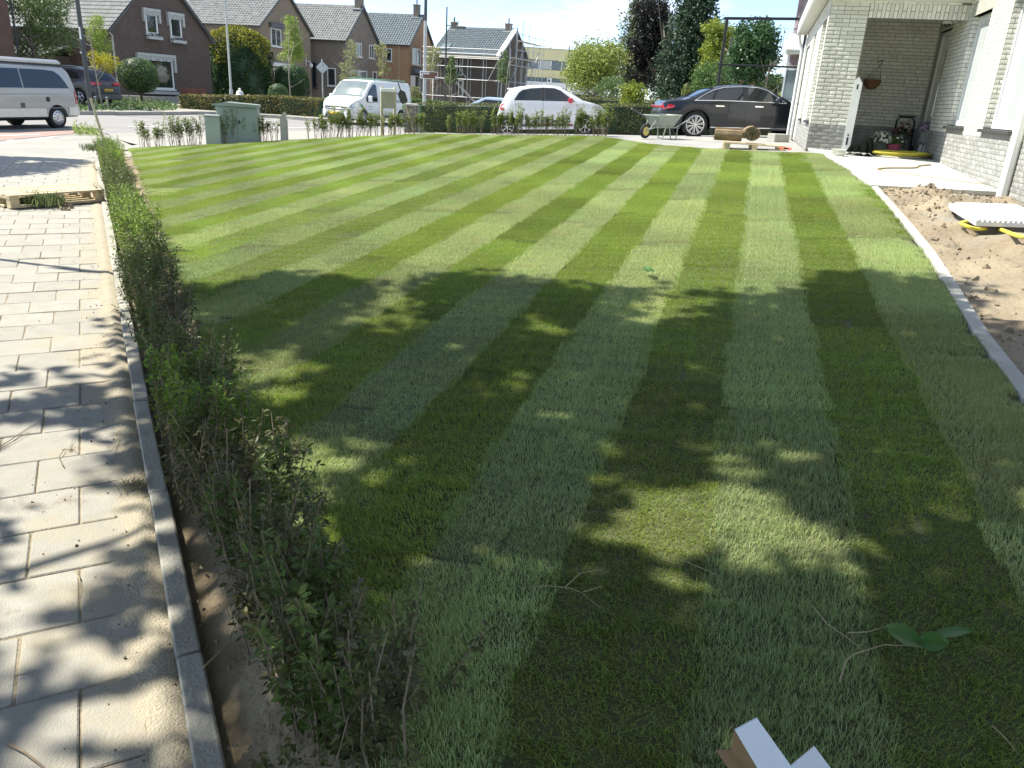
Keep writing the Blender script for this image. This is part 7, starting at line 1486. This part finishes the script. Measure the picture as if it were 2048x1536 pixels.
# hoses
M_['yhose'] = mat('yellow_hose', (.62, .54, .07), .45, var=.08); M_['bhose'] = mat('tan_hose', (.34, .27, .13), .6, var=.1)
c = tp(1800, 313); t = thing('hose_coil', 'flat heap of coiled yellow hose on the terrace before the flower pots', 'hose', c); q = MB(); r = random.Random(5); pts = []
ex = (tp(1860, 314)-tp(1742, 312)); wE = ex.length*.5; ex.normalize(); ey = Vector((-ex.y, ex.x, 0))
for i in range(330):
    a = i*2*pi/30; w1 = wE*(.55+.45*r.random() if i % 30 == 0 else pts_w) if False else wE*(.62+.34*sin(i*.037)**2); b1 = .20+.16*sin(i*.051)**2
    pts.append(ex*(cos(a)*w1+.06*sin(i*.09))+ey*(sin(a)*b1+.03*sin(i*.13))+Vector((0, 0, .02+.05*abs(sin(i*.17)))))
q.tube(pts, .0125, 6); q.obj('coil', M_['yhose'], t, 50)
def hose(name, label, pix, m, r_, f, lift=.012, cat='hose', smooth_n=6):
    P = [f(px, py)+Vector((0, 0, lift)) for px, py in pix]; o = P[0].copy(); D = []
    for i in range(len(P)-1):
        a, b, c_, d_ = P[max(i-1, 0)], P[i], P[i+1], P[min(i+2, len(P)-1)]
        for j in range(smooth_n):
            u = j/smooth_n; D.append(.5*((2*b)+(c_-a)*u+(2*a-5*b+4*c_-d_)*u*u+(3*b-a-3*c_+d_)*u**3)-o)
    D.append(P[-1]-o); t = thing(name, label, cat, o); q = MB(); q.tube(D, r_, 7); q.obj('run', M_[m], t, 50); return t
hose('garden_hose', 'short tan hose end curving over the terrace in front of the coil', [(1755, 339.5), (1775, 337.5), (1828, 337), (1838, 333), (1861, 331)], 'bhose', .011, tp)
hose('thin_cable', 'thin tan line running along the terrace to its front corner', [(1754, 341), (1790, 346), (1850, 355), (1950, 368), (2020, 376), (2052, 383)], 'bhose', .005, tp)
def onsoil(px, py):
    z = .9
    for _ in range(12): p = onz(px, py, z); z = .5*z+.5*soilz(p.x, p.y)
    return Vector((p.x, p.y, max(soilz(p.x+a_, p.y+b_) for a_ in (-.06, 0, .06) for b_ in (-.06, 0, .06))))
hose('yellow_pipe', 'thick yellow drain hose looping out of the sandy pit at right', [(2070, 494), (2030, 486), (1990, 476), (1950, 470), (1926, 464), (1919, 458), (1926, 453), (1945, 453), (1975, 459), (2000, 466)], 'yhose', .017, onsoil, .04)
# ribbed white panel on its dark foundation
ZPn = .94; cA, cB, cC = onz(1893, 407, ZPn), onz(1955, 444, ZPn), onz(2120, 449, ZPn); ex = (cC-cB); LP = ex.length; ex.normalize(); ey = cA-cB; LY = ey.length; ey.normalize(); t = thing('ribbed_panel', 'white ribbed panel lying flat over the pit in the sand', 'panel', cB); M_['panel'] = mat('white_ribbed_plastic', (.66, .66, .70), .4, var=.04)
q = MB(); n = int(LP/.05)
for i in range(n):
    a_ = ex*(LP*i/n); b_ = ex*(LP*(i+.62)/n); q.prism([a_+Vector((0, 0, -.0)), b_, b_+Vector((0, 0, .02)), a_+ex*.006+Vector((0, 0, .02))], ey*LY)
q.prism([Vector((0, 0, -.035)), ex*LP+Vector((0, 0, -.035)), ex*LP+Vector((0, 0, -.001)), Vector((0, 0, -.001))], ey*LY); q.obj('sheet', M_['panel'], t); q = MB(); m = int(LY/.045)
for i in range(m): a_ = ey*(LY*i/m); b_ = ey*(LY*(i+.55)/m); q.prism([a_-ex*.012+Vector((0, 0, -.034)), b_-ex*.012+Vector((0, 0, -.034)), b_-ex*.012+Vector((0, 0, .018)), a_-ex*.012+Vector((0, 0, .018))], ex*.010)
q.obj('edge_flutes', M_['panel'], t)
t = thing('foundation_block', 'dark grey foundation block under the white ribbed panel', 'foundation', cB); q = MB(); q.prism([ex*.06+ey*.06+Vector((0, 0, -.4)), ex*LP+ey*.06+Vector((0, 0, -.4)), ex*LP+ey*(LY-.06)+Vector((0, 0, -.4)), ex*.06+ey*(LY-.06)+Vector((0, 0, -.4))], (0, 0, .362)); M_['found'] = mat('dark_concrete', (.07, .068, .062), .9, col2=(.15, .145, .13), nscale=3, detail=8); q.obj('block_body', M_['found'], t)
# twigs and leaves
def twig(name, label, pix, f, r_, cat='twig', m='twig', lift=.02, parent=None):
    polys = pix if isinstance(pix[0], list) else [pix]; o = f(*polys[0][0]); t = parent or thing(name, label, cat, o); o = t.location
    for pl in polys:
        P = [f(px, py)+Vector((0, 0, lift+rnd.uniform(-.003, .006)))-o for px, py in pl]; q = MB(); q.tube(P, [r_*.68*(1-.6*i/max(1, len(P)-1)) for i in range(len(P))], 6); q.obj('branch', M_[m], t, 60)
    return t
pz_ = lambda px, py: onz(px, py, .222)
twig('path_twig', 'two long straight dry twigs lying on the path at the left picture edge', [[(-20, 907), (20, 884), (50, 862), (84, 842)], [(-20, 911), (30, 884), (60, 866)]], pz_, .0035, lift=.005)
twig('path_twig', 'small branching dry twig on the path slabs right of the long twigs', [[(127, 937), (118, 918), (128, 905), (145, 903), (168, 916)], [(138, 903), (146, 882)], [(125, 904), (136, 899)], [(140, 904), (155, 894)]], pz_, .003, lift=.006)
twig('path_twig', 'thin curled root lying on the path beside the kerb', [[(210, 878), (232, 870), (246, 880), (256, 888)], [(240, 882), (230, 905), (232, 920), (246, 926)]], pz_, .0014, lift=.004)
twig('path_twig', 'short pale curled twig in a slab joint near the bottom left', [[(151, 1146), (160, 1160), (160, 1180), (157, 1195)]], pz_, .004, m='straw', lift=.004)
twig('path_twig', 'dark root across the slab at the bottom left corner', [[(15, 1490), (50, 1510), (85, 1536), (95, 1550)]], pz_, .006, lift=.004)
twig('path_twig', 'tiny dark curved twig on a lower left slab', [[(30, 1355), (52, 1352), (80, 1363)]], pz_, .0022, lift=.004)
bz = lambda px, py: onz(px, py, .25)
twig('dead_stem', 'pale brown bent stem lying across the bare soil of the hedge bed', [[(497, 1296), (470, 1270), (455, 1215), (440, 1150)], [(410, 1355), (455, 1310), (475, 1260)]], bz, .0045, m='straw', lift=.03)
twig('lawn_twig', 'thin pale forked twig on the lawn strip at lower centre', [[(1060, 1190), (1100, 1192), (1140, 1196), (1162, 1205), (1200, 1235)], [(1128, 1194), (1160, 1165), (1205, 1157)], [(1165, 1205), (1205, 1193)]], onlawn, .0026, m='straw', lift=.03)
twig('lawn_twig', 'straight dry twig crossing the lawn up from the leafy branch', [[(1622, 1232), (1650, 1268), (1690, 1300), (1728, 1332)], [(1690, 1288), (1730, 1285), (1765, 1277)]], onlawn, .003, m='straw', lift=.032)
twig('lawn_twig', 'pale straw stalk at the edge of the sunlit lawn patch', [[(1364, 1143), (1400, 1160), (1440, 1172)]], onlawn, .0022, m='straw', lift=.034)
twig('lawn_twig', 'long pale straw stalk on the lawn near the hedge', [[(452, 749), (490, 752), (548, 754)]], onlawn, .0028, m='straw', lift=.035)
twig('lawn_twig', 'thin curled dark twig on the lawn at the shade edge', [[(1180, 585), (1172, 572), (1188, 565), (1196, 570)], [(1205, 590), (1218, 602)]], onlawn, .003, lift=.04)
twig('lawn_twig', 'straight pale stalk at the lower right of the lawn', [[(1978, 1472), (2005, 1500), (2030, 1536)]], onlawn, .0022, m='straw', lift=.03)
twig('lawn_twig', 'dark thin twig lying across the right lawn strips', [[(1700, 487), (1735, 484), (1765, 486)]], onlawn, .003, lift=.04)
M_['bleaf'] = mat('broad_green_leaf', (.05, .13, .02), .45, col2=(.09, .19, .035), nscale=6, trans=.2)
def bleaf(parent, o, c, d, nrm, L, Wd, m):
    d = Vector(d).normalized(); nrm = Vector(nrm).normalized(); s = d.cross(nrm).normalized(); q = MB(); n = 10
    for i in range(n+1):
        f = i/n; w_ = Wd*math.sin(pi*min(1, f*.97+.02))**.7*(1-.25*f); z = -.10*L*(f-.4)**2
        for j in (-1, -.5, 0, .5, 1): q.v.append(tuple(Vector(c)-o+d*L*f+s*w_*j*.5+nrm*(z+abs(j)*.10*Wd)))
    for i in range(n):
        for j in range(4): q.f.append((i*5+j, i*5+j+1, i*5+6+j, i*5+5+j)); q.m.append(0)
    return q.obj('leaf', m, parent, 60)
t = twig('leafy_branch', 'fallen twig with four broad fresh green leaves on the lower right lawn', [[(1672, 1392), (1684, 1352), (1700, 1338), (1760, 1317), (1830, 1322), (1880, 1318)]], onlawn, .0035, cat='branch', m='straw', lift=.04)
for (px, py), (qx, qy), wd, up_ in (((1832, 1318), (1758, 1296), .075, (.1, -.3, 1)), ((1826, 1312), (1884, 1330), .06, (-.2, -.5, 1)), ((1858, 1304), (1932, 1302), .055, (.2, .2, 1)), ((1905, 1312), (1938, 1350), .05, (.6, -.5, 1))):
    a, b = onlawn(px, py)+Vector((0, 0, .045)), onlawn(qx, qy)+Vector((0, 0, .065)); bleaf(t, t.location, a, b-a, up_, (b-a).length, wd, M_['bleaf'])
t = thing('fallen_leaves', 'small pile of fallen green leaves on the pale lawn strip beyond the shade', 'leaves', onlawn(1295, 553)+Vector((0, 0, .04)))
for i in range(3): a = onlawn(1283+i*11, 553+rnd.uniform(-2, 3))+Vector((0, 0, .045)); bleaf(t, t.location, a, (rnd.uniform(-1, 1), rnd.uniform(-1, 1), .1), (rnd.uniform(-.3, .3), -.2, 1), .09, .06, M_['bleaf'])
# folded white carton at the bottom edge
M_['cardw'] = mat('white_card', (.70, .74, .80), .6, var=.02); M_['cardb'] = mat('brown_card', (.30, .19, .10), .85, var=.1, nscale=20)
zc = 1.18; Q = lambda px, py, dz=0: Vector(((zc+dz)*(cF+(px-1024)/FPX*cR-(py-768)/FPX*cU)))+Vector((0, 0, EYE))
c0 = Q(1560, 1560); t = thing('white_carton', 'folded white cardboard carton with brown inside at the bottom picture edge', 'carton', c0); c0 = t.location
nrm = (Q(1515, 1437)-Q(1470, 1460)).cross(Q(1583, 1537, .03)-Q(1470, 1460)).normalized()
def card(nm, P, th=.003): 
    a = [p-c0 for p in P]; n_ = (a[1]-a[0]).cross(a[2]-a[1]).normalized(); q = MB(); q.prism(a, n_*th); q.m = [0]*len(q.m); return q.obj(nm, M_['cardw'], t)
card('upper_flap', [Q(1470, 1461), Q(1514.5, 1437), Q(1583, 1533, .02), Q(1630, 1494, .0), Q(1740, 1640, .05), Q(1600, 1680, .05)])
q = MB(); P = [Q(1470, 1464, .012)-c0, Q(1462, 1500, .05)-c0, Q(1560, 1640, .06)-c0, Q(1596, 1678, .055)-c0]; q.prism(P, (0, .003, 0)); q.obj('inner_side', M_['cardb'], t)
q = MB(); P = [Q(1432, 1500, .045)-c0, Q(1462, 1500, .055)-c0, Q(1555, 1645, .06)-c0, Q(1500, 1600, .05)-c0]; q.prism(P, (0, .002, -.002)); q.obj('inner_flap', M_['cardb'], t)
# ------------------------------------------------------------------ street trees left of the picture, whose crowns shade path and lawn
EDGE = [(-400, 690), (0, 742), (60, 755), (110, 775), (215, 760), (255, 680), (290, 625), (330, 588), (372, 585), (450, 560), (560, 548), (650, 538), (705, 545), (760, 600), (815, 575), (850, 548), (930, 540), (985, 545), (1080, 560), (1130, 575), (1230, 560), (1330, 583), (1400, 577), (1470, 590), (1540, 590), (1612, 570), (1640, 556), (1700, 545), (1790, 552), (1880, 548), (1950, 620), (2048, 640), (2500, 700)]
LIT = [[(500, 935), (600, 888), (700, 868), (800, 868), (805, 892), (740, 960), (660, 1060), (600, 1085), (540, 1020)], [(1150, 1010), (1215, 925), (1290, 985), (1320, 1060), (1260, 1110), (1170, 1100)], [(1350, 990), (1440, 920), (1570, 905), (1650, 990), (1705, 1120), (1620, 1150), (1480, 1110), (1390, 1060)], [(1335, 600), (1420, 608), (1455, 635), (1400, 650), (1335, 640)], [(745, 575), (830, 585), (868, 612), (800, 660), (720, 650), (700, 630)], [(460, 712), (560, 690), (640, 735), (600, 800), (520, 815), (470, 770)], [(1010, 640), (1100, 630), (1160, 655), (1120, 690), (1020, 680)], [(880, 700), (960, 700), (980, 740), (900, 745)], [(560, 630), (620, 628), (600, 670), (540, 660)], [(1250, 600), (1330, 590), (1330, 640), (1270, 650)], [(1670, 850), (1760, 840), (1750, 880), (1690, 890)],
       [(690, 1110), (780, 1090), (850, 1130), (760, 1160)], [(1420, 1200), (1500, 1180), (1480, 1260), (1330, 1210)], [(760, 1330), (830, 1290), (850, 1340), (790, 1380)], [(900, 940), (960, 930), (960, 990), (910, 990)], [(0, 860), (120, 855), (230, 890), (210, 1010), (60, 1000), (0, 1040)], [(60, 1000), (200, 1020), (290, 1060), (250, 1200), (120, 1110), (0, 1100)], [(60, 1230), (260, 1290), (280, 1420), (120, 1400)], [(290, 900), (340, 1000), (350, 1100), (300, 1050)], [(370, 1250), (430, 1330), (430, 1450), (340, 1400)], [(130, 1450), (330, 1440), (380, 1560), (100, 1560)], [(100, 790), (150, 790), (150, 812), (100, 812)], [(380, 1150), (470, 1220), (520, 1400), (440, 1380)], [(0, 1120), (50, 1110), (60, 1180), (0, 1190)]]
LIT = [[(sum(p[0] for p in pl)/len(pl)*(1-g_)+x*g_, sum(p[1] for p in pl)/len(pl)*(1-g_)+y*g_) for x, y in pl] for pl in LIT for g_ in (1.22,)]
ex_, ey_ = [p[0] for p in EDGE], [p[1] for p in EDGE]
def shaded(x, y):
    z = lz(x, y) if inside((x, y), LAWN) else (soilz(x, y) if x > 1.6 and y > -1.5 else .22); q = proj((x, y, z))
    if q[2] < .3: return .8, z
    if q[1] < np.interp(q[0], ex_, ey_)+6: return 0, z
    for pl in LIT:
        if inside(q[:2], pl): return 0, z
    pb_ = 1
    if q[0] < 330 and q[1] > 740 and (Vector((x, y))-K0).dot(KN) > 0: pb_ = .26
    if q[0] > 1880 and q[1] < 830 and not inside((x, y), LAWN): pb_ = .45
    return pb_, z
def shade_tree(name, label, trunk, test, box, n, per, spread, size, hlo, hhi, seed, limbs=16):
    r = np.random.default_rng(seed); C = []; cl = []
    tr_ = 0
    while tr_ < n:
        x, y = r.uniform(box[0], box[1]), r.uniform(box[2], box[3]); pb_, z = test(x, y); tr_ += 1
        if r.random() > pb_: continue
        h = r.uniform(hlo, hhi); c = Vector((x, y, z))+TOSUN*(h/TOSUN.z)
        q = proj(c)
        if q[2] > 0 and -260 < q[0] < 2300 and q[1] > -230: continue
        cl.append(c); C.append(np.array(c)+r.normal(size=(per, 3))*spread)
    C = np.concatenate(C); base = Vector(trunk); t = thing(name, label, 'tree', base); leaves('crown', C-np.array(base), None, size, LM['tree'], t, seed, asp=.75); q = MB(); cen = sum(cl, Vector())/len(cl); rr = random.Random(seed); fork = Vector((base.x*.75+cen.x*.25, base.y*.75+cen.y*.25, max(2.6, cen.z-2.6)))
    q.tube([(0, 0, -.2), Vector((0, 0, 1.2)), fork-base], [.19, .15, .12], 12); q.obj('trunk', M_['bark'], t, 50); q = MB()
    for _ in range(limbs):
        e = cl[rr.randrange(len(cl))]; m = fork.lerp(e, .5)+Vector((0, 0, .35)); qq = proj(m)
        q.tube([fork-base, m-base, e-base], [.07, .04, .012], 7)
    q.obj('limb', M_['bark'], t, 50); print(name, len(C)); return t
shade_tree('street_tree', 'large broad-leaved street tree left of the path, shading path and lawn', (-6.6, .6, .2), shaded, (-7.5, 5.5, -2.6, 7.0), 9500, 17, .10, .16, 3.8, 7.0, 91)
SH2 = [(-150, 296), (0, 297), (110, 298), (160, 308), (165, 318), (120, 328), (95, 338), (50, 345), (0, 352), (-200, 360)]
def sh2(x, y):
    q = proj((x, y, .22)); return (.95 if q[2] > 0 and inside(q[:2], SH2) and not inside(q[:2], [(20, 310), (80, 309), (90, 315), (30, 316)]) else 0), .22
shade_tree('street_tree', 'street tree further along the path beyond the left picture edge', (-14.5, 12.0, .15), sh2, (-13, -5.5, 9, 15.5), 3600, 16, .10, .16, 4.0, 6.5, 92, 8)
p = Vector((-6.1, 6.75, .22)); t = thing('sign_pole', 'thin steel sign pole left of the path throwing a line of shade', 'pole', p); q = MB(); q.tube([(0, 0, -.1), (0, 0, 4.2)], .03, 10); q.obj('pole', M_['steel'], t, 40); q = MB(); q.bbox((-.2, -.03, 3.6), (.2, -.031+.02, 4.1), .005); q.obj('sign_plate', M_['steel'], t)
